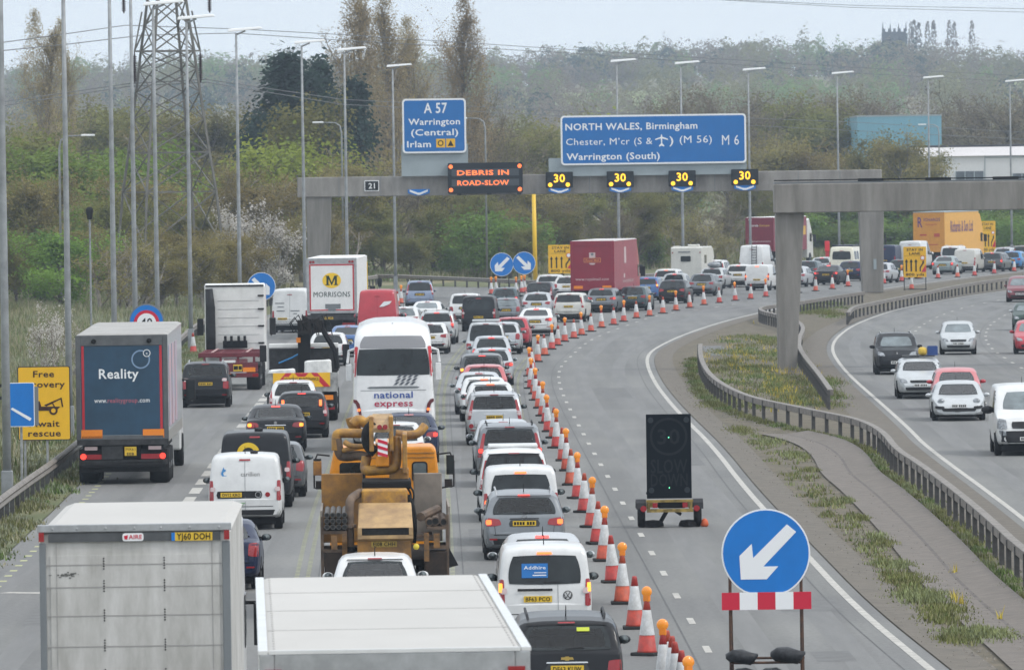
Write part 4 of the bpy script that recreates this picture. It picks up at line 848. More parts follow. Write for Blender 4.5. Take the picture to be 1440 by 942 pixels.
# far-off wood on the hill, one mass
def woodland():
    rg = np.random.default_rng(11); mats = [leafm(n, a, b_, 0) for n, a, b_ in (('hill_brown_hazed', (0.265,0.221,0.173), (0.204,0.173,0.142)), ('hill_olive_hazed', (0.265,0.256,0.124), (0.204,0.198,0.102)), ('hill_green_hazed', (0.231,0.327,0.124), (0.177,0.256,0.102)), ('hill_dark_hazed', (0.079,0.110,0.088), (0.052,0.076,0.063)))]  # crown colours lightened so part of the haze fade sits in the paint
    VV = []; MM = []; n = 0; pts = []
    for _ in range(1450):
        Y = 1080+2150*rg.random()**.8; X = rg.uniform(-.072, .078)*Y; pts.append((X, Y))
    for a in np.linspace(-215, 235, 105): pts.append((a+rg.normal(0, 2), 3010+rg.uniform(-40, 40)))
    spikes = [(1262+8*i+rg.uniform(-3, 3), 33-rg.uniform(0, 6)) for i in (2, 3, 4, 5, 6, 9, 10, 13)]
    pts = [q_ for q_ in pts if not any(((q_[0]-fx)/fa)**2+((q_[1]-fy)/fb)**2 < 1 for fx, fy, fa, fb in FIELDS)]
    for X, Y in pts:
        z0 = land_z(X, Y); tall = rg.random() < .05; g_ = math.sin(X*.021+Y*.006)+math.sin(X*.047-Y*.011+2)+rg.normal(0, .7); kind = 2 if g_ > 1.45 else 3 if g_ < -1.75 else 1 if g_ > .1 else 0; h = rg.uniform(8, 15)*(1.15 if tall else 1); r = h*(.43 if not tall else .16)
        k = int(np.clip(620*(1400/Y)**1.2, 230, 700)); s = np.clip(Y/2500*1.5, .75, 1.9)
        u = rg.normal(size=(k, 3)); u /= np.linalg.norm(u, axis=1)[:, None]; u *= (.55+.45*rg.random((k, 1))**.5)
        lob = 1+.25*np.sin(u[:, :1]*5+X)+.2*np.sin(u[:, 2:]*7+Y); c = u*lob*np.array([r, r, h*.5])+np.array([X, Y, z0+h*.52])
        nn_ = u+rg.normal(size=(k, 3))*.35+np.array([0, 0, .2]); a = np.cross(nn_, rg.normal(size=(k, 3))); a /= np.linalg.norm(a, axis=1)[:, None]; b_ = np.cross(a, nn_); b_ /= np.linalg.norm(b_, axis=1)[:, None]; s1 = s*rg.uniform(.5, 1.15, (k, 1))*(.75 if kind == 0 else 1)
        VV.append(np.stack([c-a*s1*.6, c+b_*s1*.4, c+a*s1*.6], 1).reshape(-1, 3)); MM.append(np.full(k, kind))
    for px, py in spikes:
        q = aty(px, py, 3080); z0 = land_z(q.x, 3080); h = q.z-z0; k = 260; t_ = rg.random(k); rr = 1.6*np.sqrt(np.clip(1-t_, 0, 1))*(.4+t_)
        az = rg.random(k)*6.28; c = np.stack([q.x+rr*np.cos(az), 3080+rr*np.sin(az), z0+h*t_], 1)
        a = rg.normal(size=(k, 3))*np.array([.4, .4, 1]); a /= np.linalg.norm(a, axis=1)[:, None]; b_ = np.cross(a, rg.normal(size=(k, 3))); b_ /= np.linalg.norm(b_, axis=1)[:, None]
        VV.append(np.stack([c-a*.8, c+b_*.5, c+a*.8], 1).reshape(-1, 3)); MM.append(np.full(k, 0))
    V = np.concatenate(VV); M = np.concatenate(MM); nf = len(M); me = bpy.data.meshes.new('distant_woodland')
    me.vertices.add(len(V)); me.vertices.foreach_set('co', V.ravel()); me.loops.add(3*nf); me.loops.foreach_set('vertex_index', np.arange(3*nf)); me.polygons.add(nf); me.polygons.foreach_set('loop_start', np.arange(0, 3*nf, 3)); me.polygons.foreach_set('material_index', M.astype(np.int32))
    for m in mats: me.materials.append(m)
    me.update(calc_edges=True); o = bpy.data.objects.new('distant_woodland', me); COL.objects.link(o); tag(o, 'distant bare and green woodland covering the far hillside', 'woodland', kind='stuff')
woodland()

# ground cover ------------------------------------------------------------
def blades(name, label, spots, mats, hmin, hmax, w, seed):
    """spots: (x, y, spread_x, spread_y, count, material index)"""
    rg = np.random.default_rng(seed); VV = []; MM = []
    for x, y, a, b_, n, m in spots:
        c = rg.normal(size=(n, 2))*np.array([a, b_])*.55+np.array([x, y]); h = rg.uniform(hmin, hmax, n)*np.exp(-((c[:, 0]-x)/a)**2*.5); az = rg.random(n)*6.28; le = rg.uniform(.1, .7, n)*h
        d = np.stack([np.cos(az), np.sin(az)], 1); p = np.stack([-d[:, 1], d[:, 0]], 1)*w*rg.uniform(.6, 1.4, (n, 1)); z = np.zeros(n)
        top = np.stack([c[:, 0]+d[:, 0]*le, c[:, 1]+d[:, 1]*le, h], 1); l = np.stack([c[:, 0]-p[:, 0], c[:, 1]-p[:, 1], z], 1); r = np.stack([c[:, 0]+p[:, 0], c[:, 1]+p[:, 1], z], 1)
        VV.append(np.stack([l, r, top], 1).reshape(-1, 3)); MM.append(np.where(rg.random(n) < .3, (m+1) % len(mats), m))
    V = np.concatenate(VV); M = np.concatenate(MM); nf = len(M); me = bpy.data.meshes.new(name)
    me.vertices.add(len(V)); me.vertices.foreach_set('co', V.ravel()); me.loops.add(3*nf); me.loops.foreach_set('vertex_index', np.arange(3*nf)); me.polygons.add(nf); me.polygons.foreach_set('loop_start', np.arange(0, 3*nf, 3)); me.polygons.foreach_set('material_index', M.astype(np.int32))
    for m in mats: me.materials.append(m)
    me.update(calc_edges=True); o = bpy.data.objects.new(name, me); COL.objects.link(o); tag(o, label, 'ground cover', kind='stuff'); return o
GR = [pmat('grass_olive', (.15,.16,.05), .85, var=.3, scale=.6), pmat('grass_dry', (.27,.25,.15), .85, var=.3, scale=.6), pmat('grass_green', (.10,.16,.03), .85, var=.3, scale=.6), pmat('grass_frosty', (.30,.32,.22), .85, var=.3, scale=.6)]
GM = [pmat('moss_olive', (0.145,0.161,0.043), .9, var=.35, scale=.8), pmat('moss_dry', (0.221,0.212,0.095), .9, var=.35, scale=.8), pmat('moss_green', (0.110,0.167,0.033), .9, var=.35, scale=.8), pmat('moss_pale', (0.232,0.263,0.118), .9, var=.3, scale=.8)]
YF = pmat('yellow_flowers', (.46,.36,.04), .8)
sp = []
for x, y, a, b_, n in ((1375,893,.65,1.9,1800),(1345,900,.4,1.3,500),(1300,840,.6,2.6,1700),(1275,815,.5,2.2,1100),(1330,858,.5,1.6,900),(1262,795,.4,1.6,700),(1243,765,.35,1.3,500),(1210,730,.25,1.0,320),(1190,705,.25,1.2,420),(1140,662,.3,1.0,320),(1115,640,.45,2.4,520),(1080,622,.6,2.6,640),(1040,605,.45,3,520),(1235,755,.3,2,300),(1330,870,.5,2,700)):
    q = at(x, y); sp.append((q.x, q.y, a, b_, n, rnd.choice((0, 0, 3))))
for i in range(70):                                   # foot of the long barrier
    t_ = i/69; p = resample(smooth([Vector(v) for v in BA], 1), n=70)[i]; sp.append((p.x-.35+rnd.uniform(-.15, .15), p.y, .35, 1.2, 240, rnd.choice((0, 0, 2, 3))))
for i in range(60):
    x = rnd.uniform(1000, 1110); y = rnd.uniform(470, 572)
    if (y-470) < (1040-x)*.6: continue
    q = at(x, y); sp.append((q.x, q.y, .8, 4, 330, rnd.choice((0, 1, 0, 2))))
for i in range(230):                                  # low scattered weeds over the dirt
    y = 560+380*rnd.random()**1.3; q = at(0, y); xa = np.interp(q.y, [v.y for v in ER[:100]], [v.x for v in ER[:100]])+1.3; xb = np.interp(q.y, sorted(v.y for v in BA), [v.x for v in sorted(BA, key=lambda v: v.y)])-2.4
    if xb > xa: sp.append((rnd.uniform(xa, xb), q.y, .22, .7, 26, rnd.choice((1, 0, 3, 1))))
for i in range(34): q = at(rnd.uniform(1085, 1180), rnd.uniform(528, 572)); sp.append((q.x, q.y, .6, 4, 300, rnd.choice((0, 1, 2))))
for i in range(26): q = at(rnd.uniform(1125, 1190), rnd.uniform(426, 446)); sp.append((q.x, q.y, .7, 5, 260, rnd.choice((0, 1, 2))))
blades('median_grass', 'rough grass clumps growing through the dirt of the median', sp, GM, .04, .16, .018, 3)
sp = []
for i in range(150):
    x, y = rnd.choice(((rnd.gauss(1110, 28), rnd.gauss(555, 12)), (rnd.gauss(1085, 30), rnd.gauss(520, 18)), (rnd.gauss(1040, 25), rnd.gauss(500, 12)))); q = at(min(1165, x), y); sp.append((q.x, q.y, .22, .8, 7, 0))
for x, y in ((1343,843),(1345,848),(1355,850),(1341,805),(1407,870),(1113,571),(1112,485),(1133,510)): q = at(x, y); sp.append((q.x, q.y, .07, .2, 12, 0))
blades('yellow_weeds', 'small yellow flowers among the median grass', sp, [YF], .12, .32, .014, 5)
sp = []
VY = [v.y for v in LB[:70]]; VX = [v.x for v in LB[:70]]
for i in range(330):
    Y = 150+270*(i/329)**1.5; sp.append((np.interp(Y, VY, VX)-.75+rnd.uniform(-1.6, .25), Y, .6, 1.6, 420, rnd.choice((0, 2, 0, 3))))
blades('verge_grass', 'green grass along the verge under the crash barrier', sp, GR, .08, .26, .025, 7)
sp = []
LBY = [v.y for v in LB[:len(LB)*6//10]]; LBX = [v.x for v in LB[:len(LB)*6//10]]
for i in range(430):
    Y = 215+400*rnd.random()**1.1; xx = rnd.uniform(-.068, -.03)*Y*1.02
    lx = np.interp(Y, LBY, LBX)-3.4
    if xx > lx: xx = lx-rnd.uniform(0, 9)
    sp.append((xx, Y, 2.0, 5, 380, rnd.choice((1, 1, 1, 3, 0))))
blades('field_grass', 'tall straw and green grass in the rough field beside the road', sp, GR, .25, .8, .03, 9)
sp = []
for i in range(260): x = rnd.uniform(490, 1440); t_ = (x-490)/950; q = at(x, 400-t_*50+rnd.uniform(-14, -1)); sp.append((q.x, q.y, 3, 5, 210, rnd.choice((0, 2, 1, 0))))
blades('bank_grass', 'grass on the bank behind the far crash barrier', sp, GR, .3, .9, .05, 13)
sv = []; sf = []; rg = np.random.default_rng(21); ery = [v.y for v in ER[:110]]; erx = [v.x for v in ER[:110]]; bay = sorted(v.y for v in BA); bax = [v.x for v in sorted(BA, key=lambda v: v.y)]
for i in range(5200):
    y = 125+190*rg.random()**1.7; xa = np.interp(y, ery, erx)+.4; xb = np.interp(y, bay, bax)+.2
    if xb < xa+.5: continue
    x = xa+(xb-xa)*rg.random(); r = .012+.035*rg.random()**3; n = len(sv); a = rg.random()*6.28
    for k in range(3): sv.append((x+r*math.cos(a+2.1*k), y+r*1.6*math.sin(a+2.1*k), .0))
    sv.append((x, y, r*.9)); sf += [(n, n+1, n+3), (n+1, n+2, n+3), (n+2, n, n+3)]
tag(MB().add(sv, sf).obj('gravel', pmat('loose_stone', (.26,.235,.20), .9, col2=(.09,.08,.07), scale=7)), 'loose stones and grit strewn over the dirt of the median', 'gravel', kind='stuff')
# drainage channel of the median: two sloping slabs meeting in a gutter
ch = MB(); bs = resample(smooth([Vector(v) for v in BA[:9]], 2), n=60); a_ = offset(bs, .55); b2 = offset(bs, 1.35); c_ = offset(bs, 2.1)
vs = []; 
for p, a0, b0_, c0 in zip(bs, a_, b2, c_): vs += [(2*p.x-a0.x, p.y, .10), (2*p.x-b0_.x, p.y, .012), (2*p.x-c0.x, p.y, .05)]
# BA runs towards the camera's far side; the slabs lie on the side of the queue
vs = []
for p in bs: vs += [(p.x-.55, p.y, .11), (p.x-1.28, p.y, .006), (p.x-1.36, p.y, .006), (p.x-2.15, p.y, .03)]
ch.add(vs, [(4*i+j, 4*i+j+1, 4*i+j+5, 4*i+j+4) for i in range(59) for j in range(3)], 0)
for i in range(59): ch.m[-1-3*i-1] = 1
tag(ch.obj('drainage_channel', [CHAN, pmat('gutter_dirt', (.115,.10,.09), .95, var=.4, scale=2)]), kind='structure')
# field fence
for i, (x0, x1) in enumerate(((-30, 105),)):
    a = at(x0, 545); R = empty('wooden_fence', (a.x, 285, 0)); tag(R, 'dark wooden rail fence in the field above the rescue board', 'fence'); n = 5
    for k in range(n): MB().bx(k*.9-.06, k*.9+.06, -.06, .06, -.1, 1.55).obj('post', TRIM, R)
    for z in (.75, 1.2): MB().bx(-.2, n*.9-.6, -.1, -.06, z-.06, z+.06).obj('rail', TRIM, R)
# ------------------------------------------------------------------ vehicles
def see_glass(name, tint, refl):
    m = bpy.data.materials.new(name); m.use_nodes = True; t = m.node_tree; t.nodes.remove(t.nodes['Principled BSDF'])
    tr_ = t.nodes.new('ShaderNodeBsdfTransparent'); tr_.inputs[0].default_value = (*tint, 1); gl = t.nodes.new('ShaderNodeBsdfGlossy'); gl.inputs['Roughness'].default_value = .05
    fr_ = t.nodes.new('ShaderNodeFresnel'); fr_.inputs[0].default_value = 1.5; ad = t.nodes.new('ShaderNodeMath'); ad.inputs[1].default_value = refl; t.links.new(fr_.outputs[0], ad.inputs[0])
    mx = t.nodes.new('ShaderNodeMixShader'); t.links.new(ad.outputs[0], mx.inputs[0]); t.links.new(tr_.outputs[0], mx.inputs[1]); t.links.new(gl.outputs[0], mx.inputs[2]); t.links.new(mx.outputs[0], t.nodes['Material Output'].inputs[0])
    return m
SEE = see_glass('tinted_glass', (.56,.62,.60), .01); SEEL = see_glass('clear_glass', (.78,.82,.81), .05)
SEATM = pmat('seat_cloth', (.022,.023,.026), .9, var=.3, scale=8)
def itp(pts, y): return float(np.interp(y, [a for a, _ in pts], [b_ for _, b_ in pts]))
def loft(L, top, belt, hw, bot, tum, n=34, crown=.03, rr=.12, dense=False):
    if dense: n = 84
    ys = sorted(set([round(a, 3) for a, _ in top]+[round(a, 3) for a, _ in hw]+[round(L*i/n, 3) for i in range(n+1)]))
    ys = [y for y in ys if 0 <= y <= L]; prof = []
    for y in ys:
        T = itp(top, y); w = itp(hw, y); b_ = itp(bot, y); B = min(itp(belt, y), T-.05)
        wt = w*.985-tum*max(0, T-B-.05); r = min(rr, .5*(T-B)); f = 1-r/(T-B)
        half = [(0, b_), (w*.8, b_), (w*.93, b_+.03), (w*.972, b_+.12), (w*.995, b_+.4*(B-b_)), (w, b_+.72*(B-b_)), (w*.985, B), (w*.985+(wt-w*.985)*f*.5, B+(T-r-B)*.5), (w*.985+(wt-w*.985)*f, T-r), (wt-r*.22, T-r*.32), (wt-r*.85, T-r*.02), (wt*.5, T+crown*.75), (0, T+crown)]
        if dense:
            h2 = half[:6]
            for a, b2 in zip(half[5:], half[6:]): h2 += [(a[0]+(b2[0]-a[0])*t_/3, a[1]+(b2[1]-a[1])*t_/3) for t_ in (1, 2, 3)]
            half = h2
        prof.append(half)
    k = len(prof[0]); vs = []
    for y, h in zip(ys, prof):
        for x, z in h: vs.append((x, y, z))
        for x, z in reversed(h[1:-1]): vs.append((-x, y, z))
    m = 2*k-2; fs = [(i*m+j, i*m+(j+1) % m, (i+1)*m+(j+1) % m, (i+1)*m+j) for i in range(len(ys)-1) for j in range(m)]
    for i, sgn in ((0, -1), (len(ys)-1, 1)):      # rounded end caps: rows across between equal heights
        b0 = len(vs); h = prof[i]; S_ = 6
        for x, z in h:
            for s in range(S_+1):
                u = -1+2*s/S_; vs.append((x*u, ys[i]+sgn*.03*(1-u*u)*min(1, x*2), z))
        fs += [(b0+a*(S_+1)+s, b0+a*(S_+1)+s+1, b0+(a+1)*(S_+1)+s+1, b0+(a+1)*(S_+1)+s) for a in range(k-1) for s in range(S_)]
    return vs, fs
class Body:
    def __init__(s, vs, fs, L, root): s.bvh = BVHTree.FromPolygons(vs, fs); s.L = L; s.root = root; s.vs = vs; s.fs = fs; s.holes = []
    def patch(s, name, quad, side, mat, n=8, m=5, rd=.25, off=.006, parent=None, frit=None, see=None):
        """a panel of the shape quad (4 corners bl, br, tr, tl) laid onto the body from one side"""
        d = {'rear': Vector((0, 1, 0)), 'front': Vector((0, -1, 0)), 'right': Vector((-1, 0, 0)), 'left': Vector((1, 0, 0)), 'top': Vector((0, 0, -1))}[side]
        (ax, az), (bx_, bz), (cx, cz), (dx, dz) = quad; vs = []; ok = []
        for j in range(m+1):
            for i in range(n+1):
                u = -1+2*i/n; v = -1+2*j/m; u2 = u*math.sqrt(max(0, 1-rd*v*v*.5*abs(u))); v2 = v*math.sqrt(max(0, 1-rd*u*u*.5*abs(v)))
                a = (u2+1)/2; b_ = (v2+1)/2; p = (ax*(1-a)+bx_*a)*(1-b_)+(dx*(1-a)+cx*a)*b_; q = (az*(1-a)+bz*a)*(1-b_)+(dz*(1-a)+cz*a)*b_
                o = {'rear': (p, -2, q), 'front': (p, s.L+2, q), 'right': (4, p, q), 'left': (-4, p, q), 'top': (p, q, 8)}[side]
                h = s.bvh.ray_cast(Vector(o), d); ok.append(h[0] is not None)
                vs.append(h[0]-d*off+h[1]*(off if h[1].dot(d) < 0 else -off)*.7 if h[0] else Vector(o)+d*2)
        fs = []
        for j in range(m):
            for i in range(n):
                q = (j*(n+1)+i, j*(n+1)+i+1, (j+1)*(n+1)+i+1, (j+1)*(n+1)+i)
                if all(ok[x] for x in q):
                    nq = (vs[q[2]]-vs[q[0]]).cross(vs[q[3]]-vs[q[1]]); fs.append(q if nq.dot(d) < 0 else q[::-1])
        if see:                                    # a real opening behind tinted glass with a black edge band
            s.holes.append((quad, side)); mb = MB().add(vs, fs)
            mb.m = [1 if (i % n in (0, n-1) or i//n in (0, m-1)) else 0 for i in range(len(fs))]
            return mb.obj(name, [see, GLASS], parent or s.root, smooth=True)
        return MB().add(vs, fs).obj(name, mat, parent or s.root, smooth=True)
    def shell(s, mat):
        V = [Vector(v) for v in s.vs]; keep = []; ctr = Vector((0, s.L/2, .75))
        for f in s.fs:
            c = sum((V[i] for i in f), Vector())/len(f); nrm = (V[f[2]]-V[f[0]]).cross(V[f[3 if len(f) > 3 else 1]]-V[f[1]])
            if nrm.length < 1e-9: continue
            nrm.normalize(); o = Vector((c.x, (c.y-s.L/2)*.25, c.z-.75))
            if nrm.dot(o) < 0: f = list(reversed(f)); nrm = -nrm
            cut = False
            for q, side in s.holes:
                if side == 'rear': ok = nrm.y < -.1 and c.y < s.L*.4; a, b_ = c.x, c.z
                elif side == 'front': ok = nrm.y > .1 and c.y > s.L*.5; a, b_ = c.x, c.z
                else: ok = abs(nrm.x) > .4 and (c.x > 0) == (side == 'right'); a, b_ = c.y, c.z
                if not ok: continue
                sg = 0; ins = True
                for (x0, z0), (x1, z1) in zip(q, q[1:]+q[:1]):
                    l = math.hypot(x1-x0, z1-z0) or 1; dd_ = ((x1-x0)*(b_-z0)-(z1-z0)*(a-x0))/l
                    if sg == 0: sg = 1 if sum((q[k][0]*q[(k+1) % 4][1]-q[(k+1) % 4][0]*q[k][1]) for k in range(4)) > 0 else -1
                    if dd_*sg < .035: ins = False; break
                if ins: cut = True; break
            if not cut: keep.append(f)
        return MB().add(s.vs, keep).obj('body', lined(mat), s.root, smooth=True)
    def sym(s, name, quad, side, mat, **kw):
        out = [s.patch(name, quad, side, mat, **kw)]
        q = [(-x, z) for x, z in quad]; out.append(s.patch(name, [q[1], q[0], q[3], q[2]], side, mat, **kw)); return out
    def y_rear(s, x, z):
        h = s.bvh.ray_cast(Vector((x, -2, z)), Vector((0, 1, 0))); return h[0].y if h[0] else 0
    def y_front(s, x, z):
        h = s.bvh.ray_cast(Vector((x, s.L+2, z)), Vector((0, -1, 0))); return h[0].y if h[0] else s.L
WHEELS = {}
def wheel(root, x, y, r, w=.21, dual=False):
    key = (round(r, 2), w)
    if key not in WHEELS:
        a = MB().lathe([(r*.62, -w/2), (r*.93, -w/2), (r, -w*.32), (r, w*.32), (r*.93, w/2), (r*.62, w/2)], axis='x', n=24).obj('wheel', TYRE, root, smooth=True)
        mb = MB().lathe([(r*.1, -w*.52), (r*.5, -w*.44), (r*.63, -w*.5), (r*.63, w*.5), (r*.5, w*.44), (r*.1, w*.52)], axis='x', n=20); b_ = mb.obj('rim', RIM, a, smooth=True)
        WHEELS[key] = (a.data, b_.data); a.location = (x, y, r); return a
    da, db = WHEELS[key]; a = bpy.data.objects.new('wheel', da); COL.objects.link(a); a.parent = root; a.location = (x, y, r)
    b_ = bpy.data.objects.new('rim', db); COL.objects.link(b_); b_.parent = a; return a
def plate(root, x, y, z, text=None, front=False, w=.52, h=.112, back=None):
    mb = MB(); s = 1 if front else -1
    mb.bx(x-w/2, x+w/2, y, y+s*.012, z, z+h, 0)
    sd = 'front' if front else 'rear'; yy = y+s*.016
    if text: mb.text(text, x, yy, z+h*.17, h*.66, m=1, side=sd, w=w*.86)
    else:
        for i in range(7): c = x+(-.40+.8*(i+(.55 if i > 3 else 0))/6.6)*w; mb.bx(c-.021, c+.021, yy-.001, yy+.001, z+h*.2, z+h*.8, 1)
    return mb.obj('number_plate', [PLW if front else PLY, INK], root)
def mirror(root, x, y, z, mat, sc=1.0):
    mb = MB(); s = 1 if x > 0 else -1
    mb.lathe([(.02, -.09), (.075, -.08), (.10, -.03), (.10, .04), (.07, .10), (.02, .12)], (0, 0, 0), axis='y', n=12, m=0)
    mb.v = [(a*1.25*sc+x+s*.11*sc, b_*.9*sc+y, c*.82*sc+z) for a, b_, c in mb.v]; mb.box((x+s*.0, y, z-.05), (.12, .05, .04), 0)
    mb.lathe([(.082*sc, 0), (.07*sc, .004)], (x+s*.11*sc, y-.085*sc, z), axis='y', n=12, m=1)
    return mb.obj('wing_mirror', [mat, GLASS_L], root, smooth=True)
PROF = {}
def profiles(kind, L, W, H):
    w = W/2; hwp = [(0, w*.86), (.06, w*.93), (.25, w*.985), (.8, w), (L-1.0, w), (L-.35, w*.93), (L-.08, w*.8), (L, w*.66)]
    bot = [(0, .36), (.12, .30), (.6, .23), (L-.7, .22), (L-.1, .25), (L, .32)]
    fr = [(L-1.75, .985*H), (L-1.2, .84*H)] 
    if kind == 'hatch': top = [(0, .60), (.03, .78), (.07, .93), (.14, 1.0), (.30, 1.16), (.52, H-.10), (.60, H-.045), (.95, H-.015), (1.6, H), (L-2.0, H-.03), (L-1.7, H-.1), (L-.95, .98), (L-.3, .80), (L-.05, .62), (L, .5)]; belt = [(0, .93), (.4, .97), (L*.6, .93), (L, .7)]; tum = .36
    elif kind == 'estate': top = [(0, .62), (.03, .80), (.07, .95), (.12, 1.02), (.34, H-.13), (.42, H-.06), (.7, H-.02), (1.6, H), (L-2.1, H-.02), (L-1.8, H-.09), (L-1.05, .99), (L-.3, .82), (L-.05, .62), (L, .5)]; belt = [(0, .95), (L*.6, .93), (L, .7)]; tum = .34
    elif kind == 'suv': top = [(0, .70), (.03, .92), (.06, 1.08), (.12, 1.14), (.30, H-.14), (.38, H-.06), (.7, H-.01), (1.6, H), (L-2.0, H-.02), (L-1.7, H-.11), (L-1.1, 1.12), (L-.3, 1.0), (L-.04, .78), (L, .6)]; belt = [(0, 1.08), (L*.6, 1.06), (L, .85)]; tum = .26; bot = [(0, .46), (.12, .38), (.6, .28), (L-.7, .28), (L-.1, .34), (L, .4)]
    elif kind == 'mpv': top = [(0, .62), (.03, .85), (.06, 1.0), (.11, 1.07), (.30, H-.14), (.38, H-.06), (.7, H-.01), (1.5, H), (L-1.9, H-.03), (L-1.6, H-.12), (L-.75, 1.0), (L-.25, .84), (L-.05, .62), (L, .5)]; belt = [(0, 1.0), (L*.6, .98), (L, .75)]; tum = .26
    elif kind == 'van': top = [(0, .75), (.02, 1.0), (.05, 1.18), (.16, H-.16), (.20, H-.07), (.32, H-.015), (1.0, H), (L-1.9, H-.02), (L-1.6, H-.10), (L-.8, 1.12), (L-.25, .95), (L-.04, .68), (L, .55)]; belt = [(0, 1.05), (L, .95)]; tum = .13; hwp = [(0, w*.90), (.05, w*.955), (.18, w*.99), (.6, w), (L-1.1, w), (L-.35, w*.93), (L-.08, w*.82), (L, w*.7)]; bot = [(0, .36), (.6, .25), (L-.7, .24), (L, .34)]
    elif kind == 'bigvan': top = [(0, .8), (.02, 1.1), (.05, 1.3), (.16, H-.16), (.22, H-.06), (.34, H-.01), (1.0, H), (L-2.1, H-.01), (L-1.8, H-.12), (L-.95, 1.32), (L-.25, 1.1), (L-.04, .8), (L, .6)]; belt = [(0, 1.25), (L, 1.1)]; tum = .11; hwp = [(0, w*.93), (.05, w*.97), (.2, w), (L-1.1, w), (L-.35, w*.93), (L-.08, w*.82), (L, w*.7)]; bot = [(0, .42), (.6, .30), (L-.7, .3), (L, .38)]
    elif kind == 'saloon': top = [(0, .62), (.03, .82), (.07, .95), (.13, 1.0), (.50, 1.02), (.62, 1.05), (1.22, H-.075), (1.45, H-.02), (1.9, H), (L-2.4, H-.02), (L-2.1, H-.09), (L-1.35, .97), (L-.3, .80), (L-.05, .62), (L, .5)]; belt = [(0, .93), (.9, .95), (L*.6, .91), (L, .7)]; tum = .42
    elif kind == 'coupe': top = [(0, .55), (.04, .75), (.12, .86), (.5, .92), (1.5, H-.07), (1.9, H), (2.2, H), (2.6, H-.07), (L-1.0, .82), (L-.4, .72), (L-.05, .52), (L, .42)]; belt = [(0, .8), (L*.5, .86), (L, .62)]; tum = .55; bot = [(0, .3), (.6, .18), (L-.7, .17), (L, .22)]
    return top, belt, hwp, bot, tum
def win_quads(kind, L, W, H):
    w = W/2
    if kind == 'hatch': return dict(rw=((.80, 1.0), (.61, H-.095)), sw=[(.72, 1.42, 1.0), (1.50, 2.42, .985)], fz=(1.02, H-.12), plz=.74)
    if kind == 'estate': return dict(rw=((.82, 1.03), (.64, H-.10)), sw=[(.40, 1.25, 1.0), (1.34, 2.2, .99), (2.28, 3.0, .985)], fz=(1.03, H-.11), plz=.74)
    if kind == 'suv': return dict(rw=((.81, 1.14), (.69, H-.11)), sw=[(.42, 1.15, 1.13), (1.23, 2.1, 1.12), (2.18, 3.0, 1.10)], fz=(1.16, H-.13), plz=.84)
    if kind == 'mpv': return dict(rw=((.82, 1.07), (.70, H-.11)), sw=[(.42, 1.1, 1.06), (1.18, 2.05, 1.05), (2.13, 2.95, 1.04)], fz=(1.04, H-.14), plz=.78)
    if kind == 'van': return dict(rw=((.80, 1.12), (.70, H-.15)), sw=[(L-2.35, L-1.55, 1.05)], fz=(1.15, H-.13), plz=.72)
    if kind == 'bigvan': return dict(rw=((.76, 1.4), (.70, H-.35)), sw=[(L-2.5, L-1.65, 1.25)], fz=(1.36, H-.18), plz=.78)
    if kind == 'saloon': return dict(rw=((.74, 1.05), (.58, H-.075)), sw=[(1.05, 1.75, .98), (1.83, 2.75, .965)], fz=(1.0, H-.10), plz=.70)
    return dict(rw=((.55, .95), (.45, H-.08)), sw=[(1.5, 2.4, .92)], fz=(.86, H-.09), plz=.45)
def badge(B, root, x, z, r, mat=CHROME, kind='disc'):
    y = B.y_rear(x, z)-.012; mb = MB()
    if kind == 'disc': mb.disc(x, z, r, y, y+.01, 20)
    elif kind == 'bow': mb.prism([(x-r*2, z-r*.4), (x-r*.6, z-r*.4), (x-r*.6, z-r*.65), (x+r*.6, z-r*.65), (x+r*.6, z-r*.4), (x+r*2.1, z-r*.4), (x+r*1.8, z+r*.4), (x+r*.6, z+r*.4), (x+r*.6, z+r*.65), (x-r*.6, z+r*.65), (x-r*.6, z+r*.4), (x-r*1.8, z+r*.4)], y, y+.01)
    elif kind == 'vw':
        mb.ring(x, z, r*.84, r, y)
        for pts in ([(-.5,.75),(-.1,.05),(0,.05),(.1,.05),(.5,.75)], [(-.85,.3),(-.45,-.72),(0,-.05),(.45,-.72),(.85,.3)]):
            for (a, b_), (c_, d_) in zip(pts, pts[1:]): mb.tube((x+a*r, y, z+b_*r), (x+c_*r, y, z+d_*r), r*.075, n=5)
    elif kind == 'bolt': mb.ring(x, z, r*.8, r, y); mb.prism([(x-r*1.0, z-r*.1), (x-r*.1, z+r*.15), (x+.0, z+r*.3), (x+r*1.0, z+r*.1), (x+r*.1, z-r*.15), (x, z-r*.3)], y-.004, y+.004)
    return mb.obj('badge', mat, root)
NV = [0]
